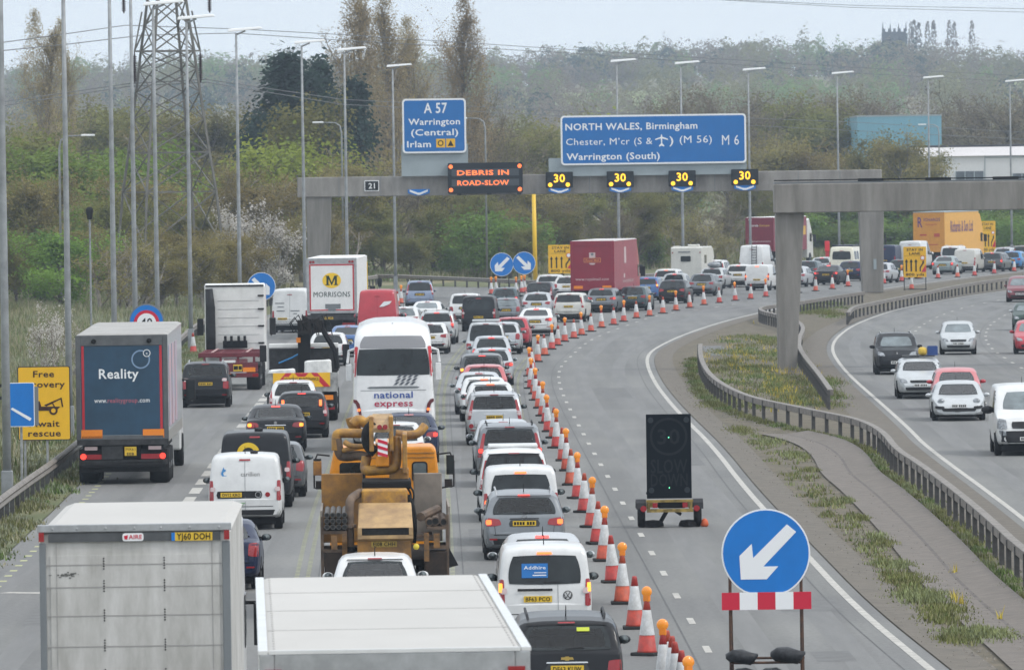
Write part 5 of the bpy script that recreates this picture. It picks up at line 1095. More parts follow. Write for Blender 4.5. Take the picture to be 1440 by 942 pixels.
def car(kind, label, color, xc, yr=None, yb=None, W=1.78, H=1.48, L=4.3, lamps='wide', lit=0, group='cars and vans in the queue', front=False, cat='car', text=None, rz=None, rails=False, panel_rear=False, glass=None, bumper=None, name=None, dx=0, high=None, mirrors=True, ant=True, dd=0, mcol=None, platex=0, platez=None):
    P0 = at(xc, yr, H-.10) if yr is not None else at(xc, yb, 0)
    P0 = Vector((P0.x*(1+dd/P0.y), P0.y+dd, 0)); hd = heading(P0.y) if rz is None else rz
    root = empty(name or ('parked_car' if False else cat.replace(' ', '_')), P0, -hd)
    if front: root.rotation_euler = (0, 0, math.pi-hd); root.location = P0+Vector((math.sin(hd)*L, math.cos(hd)*L, 0))
    tag(root, label, cat, group); c = col(color) if isinstance(color, str) else color; glass = glass or GLASS
    see = kind not in ('van', 'bigvan') and P0.y < 318; gsee = (SEEL if glass is GLASS_L or front else SEE) if see else None
    top, belt, hwp, bot, tum = profiles(kind, L, W, H); vs, fs = loft(L, top, belt, hwp, bot, tum, dense=see)
    B = Body(vs, fs, L, root); q = win_quads(kind, L, W, H); w = W/2
    (rb, zb_), (rt, zt_) = q['rw']
    # rear
    if not front:
        if not panel_rear:
            B.patch('rear_window', [(-rb*w, zb_), (rb*w, zb_), (rt*w, zt_), (-rt*w, zt_)], 'rear', glass, n=16, m=8, see=gsee)
            if kind != 'saloon' and kind != 'coupe': B.patch('wiper', [(-.02, zb_+.02), (.30*w, zb_+.03), (.30*w, zb_+.05), (-.02, zb_+.045)], 'rear', TRIM, n=4, m=1, rd=0, off=.016)
        bl = BRAKE if lit else LAMP
        if lamps == 'wide': B.sym('tail_lamp', [(w*.55, .82 if kind == 'hatch' else .80), (w*.955, .76), (w*.95, .97), (w*.60, .93)], 'rear', LAMP, n=6, m=4, rd=.4)
        elif lamps == 'square': B.sym('tail_lamp', [(w*.70, .72), (w*.955, .70), (w*.95, 1.0), (w*.72, .98)], 'rear', LAMP, n=6, m=4, rd=.3)
        elif lamps == 'tall': B.sym('tail_lamp', [(w*.83, .82), (w*.97, .82), (w*.80, H-.22), (w*.72, H-.22)] if kind in ('suv', 'mpv') else [(w*.84, .72), (w*.965, .72), (w*.955, 1.22), (w*.86, 1.22)], 'rear', LAMP, n=4, m=8, rd=.2)
        if lit or lamps == 'tall':
            zl = .86 if kind in ('hatch', 'saloon', 'estate') else 1.0 if kind in ('suv', 'mpv', 'van') else .8
            mt = {0: LAMPW, 1: BRAKE, 2: AMBER, 3: BRAKEO}[lit]
            B.sym('lamp_lens', [(w*.80, zl-.05), (w*.93, zl-.05), (w*.93, zl+.06), (w*.80, zl+.06)], 'rear', mt, n=4, m=3, rd=.5, off=.014)
        hb = {0: LAMP, 1: BRAKE, 2: LAMP, 3: BRAKEO}[lit if high is None else high]
        zz = zt_+.035; B.patch('high_brake_lamp', [(-.14, zz-.02), (.14, zz-.02), (.13, zz+.02), (-.13, zz+.02)], 'rear', hb, n=4, m=1, rd=0, off=.012)
        bm = bumper or (c if kind in ('saloon', 'coupe') else TRIM)
        if bm is not c: B.patch('bumper', [(-w*.93, .37), (w*.93, .37), (w*.95, .50), (-w*.95, .50)], 'rear', bm, n=10, m=3, rd=.1)
        B.patch('boot_seam', [(-w*.75, .575), (w*.75, .575), (w*.75, .59), (-w*.75, .59)], 'rear', DARK, n=8, m=1, rd=0, off=.004)
        pz = platez or q['plz']
        vr = NV[0] = NV[0]+1
        if kind in ('hatch', 'estate', 'suv', 'mpv', 'saloon'):
            B.patch('plate_recess', [(platex-.36, pz-.02), (platex+.36, pz-.02), (platex+.33, pz+.135), (platex-.33, pz+.135)], 'rear', pmat('recess_dark_plastic', (.05,.052,.055), .5) if vr % 3 else c, n=5, m=2, rd=.3, off=.003)  # flat darker patch around the plate, body coloured on some cars
            B.patch('boot_handle_strip', [(-.33, pz+.145), (.33, pz+.145), (.32, pz+.168), (-.32, pz+.168)], 'rear', CHROME if vr % 2 else TRIM, n=5, m=1, rd=0, off=.012)
            B.sym('bumper_reflector', [(w*.66, .47), (w*.86, .47), (w*.86, .505), (w*.66, .505)], 'rear', LAMP, n=3, m=1, rd=.2, off=.014)
            B.sym('tailgate_gap', [(w*.70, .60), (w*.71, .60), (w*.735, .80), (w*.725, .80)], 'rear', DARK, n=1, m=3, rd=0, off=.004)
            if vr % 2 and kind != 'suv': badge(B, root, 0, pz+.225, .05)
            mb = MB(); mb.tube((-w*.55, .05, .30), (-w*.55, -.02, .30), .035, n=10, m=0); mb.tube((-w*.55, -.021, .30), (-w*.55, .0, .30), .026, n=10, m=1); mb.obj('exhaust_pipe', [CHROME, INK], root)
        if not panel_rear and kind in ('hatch', 'estate', 'suv', 'mpv'):
            B.patch('roof_spoiler', [(-rt*w-.03, zt_+.012), (rt*w+.03, zt_+.012), (rt*w+.01, zt_+.03), (-rt*w-.01, zt_+.03)], 'rear', TRIM, n=8, m=1, rd=0, off=.02)
        pz = platez or q['plz']; plate(root, platex, B.y_rear(platex, pz+.05)-.012, pz, text)
    else:
        B.patch('bumper', [(-w*.6, .33), (w*.6, .33), (w*.66, .44), (-w*.66, .44)], 'front', TRIM, n=8, m=3, rd=.2)
        if kind != 'coupe': B.patch('grille', [(-w*.42, .60), (w*.42, .60), (w*.46, .70), (-w*.46, .70)], 'front', TRIM, n=8, m=3, rd=.3)
        if kind != 'coupe': B.sym('headlamp', [(w*.52, .60), (w*.84, .62), (w*.88, .78), (w*.60, .73)] if kind != 'suv' else [(w*.52, .78), (w*.86, .8), (w*.88, .98), (w*.62, .92)], 'front', HEADL, n=6, m=4, rd=.4)
        plate(root, 0, B.y_front(0, .5)+.012, .46, text, front=True)
    z0, z1 = q['fz']; B.patch('windscreen', [(-w*.76, z0), (w*.76, z0), (w*.60, z1), (-w*.60, z1)], 'front', GLASS_L if front else glass, n=16, m=8, see=SEEL if see else None)
    for a, b_, zs in q['sw']:
        zt2 = H-.15 if kind != 'coupe' else H-.12
        i_f = (a, b_, zs) == q['sw'][-1]; i_r = (a, b_, zs) == q['sw'][0]
        qd = [(a, zs), (b_+(.42 if i_f else 0), zs), (b_, zt2), (a+(.16 if i_r else 0), zt2)]
        B.patch('side_window', qd, 'right', glass, n=8, m=6, rd=.15, see=gsee); B.patch('side_window', qd, 'left', glass, n=8, m=6, rd=.15, see=gsee)
    B.shell(c)
    MB().bx(-w*.80, w*.80, .25, L-.3, .13, .40).obj('underbody_occluder', DARK, root)  # low dark box added to block light and deepen the contact shade
    if see:                                            # dark cabin with seats and headrests
        zb0 = q['fz'][0]-.10; y1, y2 = .45 if kind != 'saloon' else 1.0, L-1.25
        MB().bx(-w*.84, w*.84, y1, y2, .42, zb0-.06).obj('cabin_tub', SEATM, root)
        if not front: MB().bx(-w*.74, w*.74, .20 if kind != 'saloon' else .62, y1+.35, zb0-.03, zb0+.0).obj('parcel_shelf', SEATM, root)
        for x, y, hh in ((-.36, L*.53, .40), (.36, L*.53, .40), (-.38, y1+.62, .24), (.38, y1+.62, .24)):
            mb = MB(); mb.add([(x-.24, y, zb0-.1), (x+.24, y, zb0-.1), (x+.19, y-.06, zb0+hh-.22), (x-.19, y-.06, zb0+hh-.22), (x-.24, y+.12, zb0-.1), (x+.24, y+.12, zb0-.1), (x+.17, y+.04, zb0+hh-.22), (x-.17, y+.04, zb0+hh-.22)], [(0,1,2,3), (7,6,5,4), (0,3,7,4), (1,5,6,2), (3,2,6,7)])
            mb.box((x, y-.02, zb0+hh-.09), (.25, .09, .17)); mb.obj('seat', SEATM, root, bevel=.03)
    wr = .31 if kind in ('hatch', 'coupe') else .36 if kind == 'suv' else .325
    for y in (.78 if kind != 'bigvan' else 1.1, L-.82):
        for s in (-1, 1):
            wheel(root, s*(w-.115), y, wr)
    for y in (.78 if kind != 'bigvan' else 1.1, L-.82):
        arc = [(y+math.cos(math.radians(a))*(wr+.055), max(.2, wr+math.sin(math.radians(a))*(wr+.055))) for a in range(0, 181, 20)]
        for s, nm in ((1, 'right'), (-1, 'left')):
            B.patch('wheel_arch', [(y-wr-.05, .22), (y+wr+.05, .22), (y+wr*.62, wr*2+.03), (y-wr*.62, wr*2+.03)], nm, DARK, n=8, m=5, rd=.1, off=.004)
    if mirrors:
        mz = q['fz'][0]-.02; mm = mcol or c
        for s in (-1, 1): mirror(root, s*(w-.02), L-1.75, mz, mm, .88 if kind != 'bigvan' else 1.5)
    if rails:
        for s in (-1, 1): MB().path([(s*w*.66, .55, H-.06), (s*w*.68, .75, H+.045), (s*w*.69, L*.5, H+.06), (s*w*.68, L-2.2, H+.0)], .022, 6).obj('roof_rail', TRIM if rails == 'black' else ALU, root)
    if ant: MB().tube((0, .75, H), (0, .58, H+.20), .012, .006, 5).obj('aerial', TRIM, root)
    return root, B
Q = 'cars queuing beside the cones'
# --- the queue beside the cones, from the near end
r_, B = car('suv', 'black car with gold bow badge and yellow window sticker at the bottom edge', 'black', 797, yr=880, W=1.80, H=1.63, L=4.65, lamps='square', rails='black', text='DE63 KUW|b', group=Q, mirrors=True, glass=GLASS, platez=.80)
badge(B, r_, 0, 1.02, .05, pmat('gold', (.6,.42,.12), .3, .8), 'bow'); B.patch('window_sticker', [(.16, 1.43), (.36, 1.43), (.36, 1.49), (.16, 1.49)], 'rear', pmat('sticker_yellow', (.55,.62,.05), .6), n=3, m=1, rd=0, off=.02)
r_, B = car('van', 'white small van with a blue Addhire sticker in its rear window', 'white', 765.5, yr=777, W=1.74, H=1.80, L=4.4, lamps='tall', lit=0, high=3, text='BF63 PCO|b', group=Q, cat='van', mcol=TRIM, platex=-.13, platez=.80)
badge(B, r_, .42, .92, .085, STEELD, 'vw'); B.patch('door_seam', [(.235, .45), (.245, .45), (.245, 1.12), (.235, 1.12)], 'rear', GREYB, n=1, m=5, rd=0); B.patch('door_handle', [(-.5, 1.0), (.14, 1.0), (.14, 1.045), (-.5, 1.045)], 'rear', TRIM, n=6, m=1, rd=0, off=.02)
B.sym('brake_lens', [(.77, .98), (.84, .98), (.835, 1.15), (.775, 1.15)], 'rear', AMBER, n=3, m=3, rd=.2, off=.014)
st_ = B.patch('window_sticker', [(-.42, 1.24), (.06, 1.24), (.06, 1.50), (-.42, 1.50)], 'rear', BLUE, n=5, m=4, rd=0, off=.016)
mb = MB(); y_ = B.y_rear(-.18, 1.37)-.05; mb.text('Addhire|b', -.18, y_, 1.40, .062, w=.40); mb.bx(-.19, .03, y_-.002, y_, 1.33, 1.345); mb.bx(-.22, .03, y_-.002, y_, 1.28, 1.30); mb.obj('sticker_lettering', SIGNW, r_)
car('saloon', 'silver saloon whose roof shows over the white small van', 'silver', 764, yr=763, W=1.8, H=1.45, L=4.5, lamps='wide', lit=1, glass=GLASS_L, group=Q)
r_, B = car('estate', 'silver grey estate car with both brake lamps lit and a round badge', 'grey', 737, yr=700, W=1.83, H=1.50, L=4.65, lamps='wide', lit=3, high=1, rails='alu', group=Q, platez=.78)
badge(B, r_, 0, .96, .065, CHROME, 'bolt')
car('van', 'white estate van with one wide dark rear window behind the grey estate', 'white', 732, yr=664, W=1.80, H=1.80, L=4.4, lamps='tall', lit=3, group=Q, cat='van', mcol=TRIM)
# pickup with a dark canopy
r_, B = car('suv', 'white pickup with a black framed rear canopy', 'white', 723, yr=640, W=1.80, H=1.76, L=5.0, lamps='tall', group=Q, cat='pickup', ant=False, mcol=TRIM)
B.patch('canopy_frame', [(-.80, 1.10), (.80, 1.10), (.64, 1.70), (-.64, 1.70)], 'rear', TRIM, n=10, m=6, off=.012)
for a in (-.44, 0, .44): B.patch('canopy_pane', [(a-.19, 1.18), (a+.19, 1.18), (a*.92+.18, 1.60), (a*.92-.18, 1.60)], 'rear', GLASS, n=4, m=4, off=.02)
MB().bx(-.62, .62, 1.9, 3.0, 1.78, 1.86).obj('roof_fairing', col('white'), r_, bevel=.03)
car('suv', 'dark four by four with silver roof edge and black roof rails', 'grey', 717, yr=603, W=1.86, H=1.70, L=4.5, lamps='tall', lit=1, high=0, rails='black', group=Q, bumper=TRIM)
car('hatch', 'pale silver car just behind the silver tall lamp car', 'silver', 708, yr=597, W=1.75, H=1.50, L=4.2, group=Q)
r_, B = car('suv', 'silver tall car with red pillar lamps and a low red spot', 'silver', 695, yr=557, W=1.80, H=1.66, L=4.5, lamps='tall', rails='alu', group=Q, bumper=col('silver'), mcol=TRIM)
MB().disc(-.74, .62, .075, -.01, .06, 14).obj('red_reflector', LAMP, r_)
car('hatch', 'white car with orange lit top lamp directly beyond the silver tall car', 'white', 690, yr=543, W=1.72, H=1.50, L=4.1, lit=0, high=3, group=Q)
car('hatch', 'second white car with lit top lamp in the tight white pair', 'white', 681, yr=536, W=1.72, H=1.50, L=4.1, lit=0, high=3, group=Q)
car('saloon', 'silver car with a shark aerial beyond the tight white pair', 'silver', 674, yr=529, W=1.76, H=1.47, L=4.4, group=Q)
car('hatch', 'faded red car roof in front of the flashing dark car', 'pink', 681, yr=518, W=1.74, H=1.50, L=4.0, group=Q, glass=GLASS_L)
car('mpv', 'dark grey car with both amber lamps flashing', 'darkgrey', 678, yr=502, W=1.80, H=1.60, L=4.3, lamps='square', lit=2, high=1, group=Q, mcol=TRIM)
car('hatch', 'dark silver car half hidden beyond the flashing dark car', 'silver', 692, yr=494, W=1.76, H=1.50, L=4.2, lit=1, group=Q)
car('hatch', 'pale silver hatchback with a rounded rear window', 'silver', 691, yr=477, W=1.74, H=1.50, L=4.0, lamps='square', lit=1, group=Q)
r_, B = car('mpv', 'silver people carrier with a roof bar above its dark rear window', 'lightgrey', 683, yr=457, W=1.86, H=1.90, L=4.7, lamps='square', group=Q, cat='people carrier')
MB().bx(-.62, .62, .9, 2.4, 1.93, 2.02).obj('roof_bar', col('lightgrey'), r_, bevel=.03)
car('estate', 'silver estate seen between the people carrier and the red hatchback', 'silver', 706, yr=457, W=1.76, H=1.50, L=4.4, lamps='square', group=Q, rz=.03)
car('hatch', 'bright red hatchback beside the white saloon', 'red', 719, yr=450, W=1.76, H=1.50, L=4.1, lamps='square', group=Q, rz=.04)
car('saloon', 'white saloon with thin red lamps nearest the bend of the cones', 'white', 752, yr=437, W=1.86, H=1.43, L=4.7, lit=1, group=Q, rz=.07)
car('suv', 'white tall car with dark lower bumper next to the cones', 'offwhite', 799, yr=415, W=1.82, H=1.65, L=4.5, lamps='tall', group=Q, rz=.12)
car('estate', 'grey estate car just beyond the white tall car by the cones', 'grey', 845, yr=408, W=1.84, H=1.47, L=4.7, lit=1, group=Q, rz=.13)
r_, B = car('hatch', 'dark hatchback with a round badge and red lamps on the bend', 'darkteal', 889, yr=405.5, W=1.76, H=1.48, L=4.2, group=Q, rz=.15); badge(B, r_, 0, .93, .07)
car('hatch', 'black hatchback with bluish lower lamps beside the cones on the bend', 'black', 944, yr=396.5, W=1.80, H=1.50, L=4.2, group=Q, rz=.17)
car('mpv', 'blue hatchback with lit top lamp beside the dark red mail trailer', 'blue', 908, yr=392.5, W=1.72, H=1.52, L=4.2, lamps='tall', lit=2, high=1, group=Q, rz=.14)
car('suv', 'white tall car with lit orange lamps behind the blue hatchback', 'white', 936, yr=381, W=1.80, H=1.66, L=4.5, lamps='tall', lit=3, group=Q, rz=.16)
car('hatch', 'silver hatchback with a lit top lamp above the black hatchback', 'lightgrey', 947, yr=387, W=1.74, H=1.50, L=4.1, lit=1, group=Q, rz=.16)
car('hatch', 'grey hatchback with wide red lamps below the motorhome', 'grey', 986, yr=387.5, W=1.80, H=1.50, L=4.3, group=Q, rz=.18)
r_, B = car('estate', 'silver estate carrying a grey roof box', 'lightgrey', 1000, yr=379, W=1.78, H=1.50, L=4.6, group=Q, rz=.18)
MB().lathe([(.05, 0), (.36, .12), (.42, .5), (.42, 1.5), (.3, 1.95), (.05, 2.05)], (0, .5, 1.72), axis='y', n=14).obj('roof_box', col('grey'), r_, smooth=True)
for c_ in r_.children:
    if c_.name.startswith('roof_box'): c_.scale = (1, 1, .5); c_.location = (0, 0, .86)
car('mpv', 'white people carrier with roof bars behind the roof box', 'white', 1002, yr=368, W=1.85, H=1.75, L=4.6, lamps='tall', rails='black', group=Q, rz=.18)
car('suv', 'white tall car with all its red brake lamps lit', 'white', 1037, yr=374.5, W=1.84, H=1.62, L=4.5, lamps='square', lit=1, group=Q, rz=.19)
car('van', 'small white van with blank rear doors beside the cones', 'white', 1064, yr=374.5, W=1.80, H=1.82, L=4.3, lamps='tall', lit=3, panel_rear=True, group=Q, cat='van', rz=.19)
r_, B = car('bigvan', 'tall white van with a black ladder on its rear door', 'white', 1056, yr=347, W=2.0, H=2.55, L=6.0, lamps='tall', panel_rear=True, group=Q, cat='van', rz=.20)
mb = MB()
for a in (.05, .42): mb.tube((a, -.06, 1.0), (a, .12, 2.55), .025)
for i in range(7): mb.tube((.05, -.05+.025*i, 1.15+.21*i), (.42, -.05+.025*i, 1.15+.21*i), .02)
mb.obj('ladder', TRIM, r_)
car('hatch', 'silver car half hidden by the nearer concrete pillar', 'silver', 1116, yr=377, W=1.78, H=1.48, L=4.3, group=Q, rz=.2)
car('hatch', 'dark hatchback just to the side of the nearer concrete pillar', 'darkteal', 1134, yr=369, W=1.78, H=1.50, L=4.2, group=Q, rz=.21)
car('saloon', 'dark saloon with glowing red lamps between the two pillars', 'black', 1161, yr=375.5, W=1.80, H=1.42, L=4.5, lit=1, group=Q, rz=.21)
car('hatch', 'dark blue hatchback against the farther concrete pillar', 'navy', 1194, yr=369.5, W=1.78, H=1.50, L=4.2, group=Q, rz=.22)
car('hatch', 'silver car with red lamps behind the glowing saloon', 'silver', 1154, yr=364, W=1.76, H=1.46, L=4.2, lit=1, group=Q, rz=.22)
r_, B = car('bigvan', 'cream minibus with a wide rear window between the pillars', 'cream', 1183, yr=349, W=2.0, H=2.4, L=5.6, lamps='tall', group=Q, cat='minibus', rz=.22)
MB().bx(-.8, .8, .5, 4, 2.44, 2.52).obj('roof_rack', col('navy'), r_)
for y in (.5, 1.6): B.patch('side_window', [(y, 1.4), (y+.95, 1.4), (y+.95, 2.05), (y, 2.05)], 'right', GLASS, n=4, m=3)
car('bigvan', 'dark blue van beyond the farther pillar', 'navy', 1243, yr=347, W=1.95, H=2.1, L=5.0, lamps='tall', panel_rear=True, group=Q, cat='van', rz=.23)
car('hatch', 'silver car emerging from behind the farther pillar', 'silver', 1235, yr=372, W=1.78, H=1.48, L=4.2, group=Q, rz=.23)
car('hatch', 'dark green car beside the yellow lane board', 'green', 1263, yr=367.5, W=1.74, H=1.48, L=4.2, group=Q, rz=.23)
car('bigvan', 'white van behind the top of the yellow lane board', 'white', 1279, yr=341, W=2.0, H=2.4, L=5.4, lamps='tall', panel_rear=True, group=Q, cat='van', rz=.24)
car('saloon', 'pale green grey saloon with two lit red lamps', 'greenGrey', 1325, yr=362.5, W=1.80, H=1.44, L=4.6, lamps='square', lit=1, high=0, group=Q, rz=.24)
car('van', 'white van with a small rear window behind the pale green saloon', 'white', 1336, yr=348, W=1.8, H=1.9, L=4.6, lamps='tall', group=Q, cat='van', rz=.25, rails='alu')
car('van', 'white and beige van with a dark window in the right half', 'offwhite', 1356, yr=352, W=1.85, H=1.9, L=4.6, lamps='tall', panel_rear=True, group=Q, cat='van', rz=.25)
car('estate', 'dark estate with tall red pillar lamps far along the queue', 'darkgrey', 1394, yr=357, W=1.84, H=1.55, L=4.7, lamps='tall', lit=1, group=Q, rz=.25)
car('hatch', 'silver car behind the dark estate far along the queue', 'silver', 1409, yr=350.5, W=1.78, H=1.5, L=4.3, group=Q, rz=.25)
car('hatch', 'bright blue car at the far end of the queue', 'brightblue', 1421, yr=355.5, W=1.78, H=1.5, L=4.2, group=Q, rz=.25)
car('suv', 'dark green tall car last in view at the edge', 'green', 1438, yr=348, W=1.8, H=1.65, L=4.4, lamps='tall', group=Q, rz=.26)
# --- middle lane
M_ = 'cars in the middle lanes'
car('hatch', 'white car peeping over the nearest white lorry roof', 'white', 527, yr=791, W=1.66, H=1.46, L=4.2, glass=GLASS_L, group=M_, mcol=col('white'))
car('hatch', 'small white car squeezed behind the orange pump lorry cab', 'white', 556, yr=601, W=1.68, H=1.50, L=3.7, glass=GLASS_L, group=M_)
car('saloon', 'dark blue saloon between the coach and the orange pump lorry', 'navy', 575, yr=588, W=1.80, H=1.46, L=4.6, lit=1, high=0, glass=GLASS_L, group=M_)
car('hatch', 'white car with folded down boot just beyond the coach', 'white', 604, yr=458, W=1.76, H=1.46, L=4.2, group=M_)
car('suv', 'silver tall car with roof rails beyond the coach roof', 'lightgrey', 613.5, yr=441, W=1.84, H=1.66, L=4.5, lamps='tall', rails='black', lit=1, group=M_)
car('saloon', 'white coupe shaped car beyond the silver tall car with rails', 'white', 598, yr=427, W=1.78, H=1.42, L=4.5, group=M_, glass=GLASS_L)
car('hatch', 'white car hidden behind the flank of the red van', 'white', 566, yr=435, W=1.76, H=1.46, L=4.2, group=M_, glass=GLASS_L)
car('mpv', 'blue grey people carrier with roof bars on the empty slip road', 'blueGrey', 590, yr=397.5, W=1.84, H=1.70, L=4.4, lamps='tall', rails='alu', group=M_, rz=-.02, bumper=col('blueGrey'), cat='people carrier')
car('suv', 'white tall car behind the black van', 'white', 653, yr=416, W=1.84, H=1.70, L=4.6, lamps='square', group=M_, rz=.05)
r_, B = car('van', 'black van with tall red lamps and a wide black rear door', 'black', 672.5, yr=419.5, W=1.90, H=1.90, L=4.8, lamps='tall', group=M_, cat='van', rz=.05)
car('hatch', 'dark car with a red lamp beneath the twin arrow signs', 'darkteal', 709, yr=407.5, W=1.70, H=1.50, L=3.9, lamps='square', lit=1, high=0, group=M_, rz=.07)
car('hatch', 'small dark silver car beside the black van', 'grey', 711, yr=422.5, W=1.66, H=1.45, L=3.7, lamps='square', group=M_, glass=GLASS_L, rz=.06)
car('hatch', 'dark hatchback with a pale roof below the yellow mast', 'black', 757, yr=399.5, W=1.80, H=1.50, L=4.2, lamps='tall', group=M_, rz=.1)
car('hatch', 'grey silver hatchback with a full width rear bar', 'silver', 754, yr=414.5, W=1.78, H=1.46, L=4.2, lamps='wide', group=M_, rz=.09)
car('suv', 'white car with swept rear lamps below the yellow lane board', 'white', 771, yr=389, W=1.80, H=1.58, L=4.3, lamps='wide', group=M_, rz=.11)
car('hatch', 'white car with red lamp just beside the dark red mail trailer', 'white', 796, yr=391, W=1.76, H=1.48, L=4.2, lamps='square', group=M_, rz=.11)
# --- inner lane
I_ = 'cars in the inner lane'
car('saloon', 'dark blue saloon half hidden by the white box lorry with roller door', 'navy', 306, yr=742, W=1.78, H=1.42, L=4.7, lamps='square', group=I_, glass=GLASS_L, mcol=TRIM)
r_, B = car('van', 'white small van with company lettering and dark lower bumper', 'white', 344, yr=646, W=1.82, H=1.83, L=4.4, lamps='tall', panel_rear=True, group='vans in the inner lane', cat='van', mcol=TRIM, platex=-.33, platez=.815)
B.patch('door_seam', [(-.005, .45), (.005, .45), (.005, 1.68), (-.005, 1.68)], 'rear', GREYB, n=1, m=6, rd=0); B.patch('plate_trim', [(-.70, .78), (.42, .78), (.42, .96), (-.70, .96)], 'rear', TRIM, n=8, m=2, rd=.2, off=.008)
for c_ in [c for c in r_.children if c.name.startswith('number_plate')]: bpy.data.objects.remove(c_)
plate(r_, -.34, B.y_rear(-.34, .87)-.026, .815, 'OV12 KRO|b'); y_ = B.y_rear(0, 1.3)-.05
mb = MB(); mb.text('carillion', .13, B.y_rear(0, 1.34)-.012, 1.32, .105, w=.46); mb.obj('lettering', pmat('grey_ink', (.2,.2,.2), .6), r_)
mb = MB(); y2 = B.y_rear(-.5, 1.38)-.012; mb.ring(-.48, 1.39, .05, .10, y2, a0=80, a1=300); mb.prism([(-.56, 1.46), (-.50, 1.49), (-.52, 1.55)], y2-.002, y2); mb.obj('blue_swirl', pmat('swirl_blue', (.05,.25,.55), .5), r_)
mb = MB(); y2 = B.y_rear(.32, .87)-.03; mb.ring(.32, .87, .055, .08, y2); mb.obj('badge', CHROME, r_); MB().disc(.55, .87, .06, B.y_rear(.55, .87)-.012, .06, 16).obj('round_sticker', LAMP, r_)
mb = MB(); mb.bx(-.30, .0, B.y_rear(-.2, .66)-.012, .1, .655, .672); mb.bx(-.30, -.05, B.y_rear(-.2, .62)-.012, .1, .61, .625); mb.obj('green_lettering', pmat('green_ink', (.10,.30,.08), .6), r_)
MB().lathe([(.02, 0), (.09, .02), (.1, .07), (.05, .1), (.02, .1)], (.22, .7, 1.83), n=12).obj('roof_beacon', TRIM, r_)
r_, B = car('van', 'black van with a big yellow arc emblem on its rear door', 'black', 358, yr=614, W=1.92, H=1.97, L=4.8, lamps='tall', panel_rear=True, group='vans in the inner lane', cat='van', mcol=TRIM)
MB().ring(-.17, 1.42, .17, .30, B.y_rear(-.17, 1.6)-.06, a0=20, a1=190).obj('yellow_emblem', pmat('emblem_yellow', (.75,.5,.02), .5), r_); MB().lathe([(.02, 0), (.1, .02), (.11, .08), (.05, .12), (.02, .12)], (.1, .8, 1.97), n=12).obj('roof_beacon', TRIM, r_)
car('hatch', 'dark grey car mostly hidden beside the black van with yellow emblem', 'darkgrey', 384, yb=700, W=1.78, H=1.46, L=4.2, lamps='square', group=I_)
r_, B = car('saloon', 'black saloon with glowing amber and red lamps', 'black', 387, yr=576, W=1.86, H=1.44, L=4.8, lit=2, high=1, group=I_); badge(B, r_, 0, .93, .05)
car('hatch', 'black hatchback with high orange lamps beside the grab lorry', 'black', 424, yr=556.5, W=1.74, H=1.50, L=4.0, lamps='tall', lit=0, high=1, group=I_)
for c_ in bpy.data.objects:
    if c_.get('label') == 'black hatchback with high orange lamps beside the grab lorry': rr_ = c_
for s in (-1, 1): MB().box((s*.62, .20, 1.16), (.09, .05, .2), rot=(-.45, 0, 0)).obj('lamp_lens', BRAKEO, rr_)
car('hatch', 'white hatchback right behind the striped grab lorry', 'white', 412, yr=540.5, W=1.72, H=1.50, L=3.8, lamps='tall', group=I_, mcol=TRIM)
car('saloon', 'blue car seen over the flat bed of the grab lorry', 'blue', 487, yr=462, W=1.76, H=1.45, L=4.3, group=I_)
car('hatch', 'white car with a red lamp beside the coach flank', 'white', 461, yr=472, W=1.76, H=1.48, L=4.2, lamps='square', group=I_)
r_, B = car('bigvan', 'white van with small notices on its rear doors beside the supermarket lorry', 'white', 407, yr=409, W=2.02, H=2.4, L=5.4, lamps='tall', panel_rear=True, group='vans in the inner lane', cat='van', platex=-.4, platez=.72)
mb = MB(); y_ = B.y_rear(0, 1.5)-.03
for x, z, w_ in ((-.55, 1.62, .5), (-.5, 1.42, .35), (-.5, 1.2, .45), (.3, 1.2, .5), (.3, 1.05, .2)): mb.bx(x-w_/2, x+w_/2, B.y_rear(x, z)-.014, .2, z-.02, z+.03)
mb.obj('notices', GREYB, r_); B.patch('door_seam', [(-.006, .5), (.006, .5), (.006, 2.2), (-.006, 2.2)], 'rear', GREYB, n=1, m=6, rd=0)
r_, B = car('bigvan', 'red high roof van with a white feather shape on its rear', 'red', 530, yr=411, W=2.06, H=2.7, L=6.0, lamps='tall', panel_rear=True, group='vans in the inner lane', cat='van', rz=.02)
MB().prism([(.0+.1, 1.85), (.35, 2.12), (.75, 2.14), (.62, 1.98), (.3, 1.86)], B.y_rear(.4, 2.0)-.05, B.y_rear(.4, 2.0)-.02).obj('feather_emblem', SIGNW, r_); B.patch('door_seam', [(-.006, .5), (.006, .5), (.006, 2.45), (-.006, 2.45)], 'rear', LAMP, n=1, m=6, rd=0)
r_, B = car('suv', 'black four by four alone beside the dark blue trailer', 'black', 288.5, yr=514, W=1.84, H=1.68, L=4.45, lamps='square', lit=0, rails='alu', group=I_, bumper=TRIM, mcol=col('black'))
B.sym('lamp_lens', [(.60, 1.0), (.80, .98), (.80, 1.1), (.64, 1.1)], 'rear', LAMPW, n=4, m=3, rd=.4, off=.012)
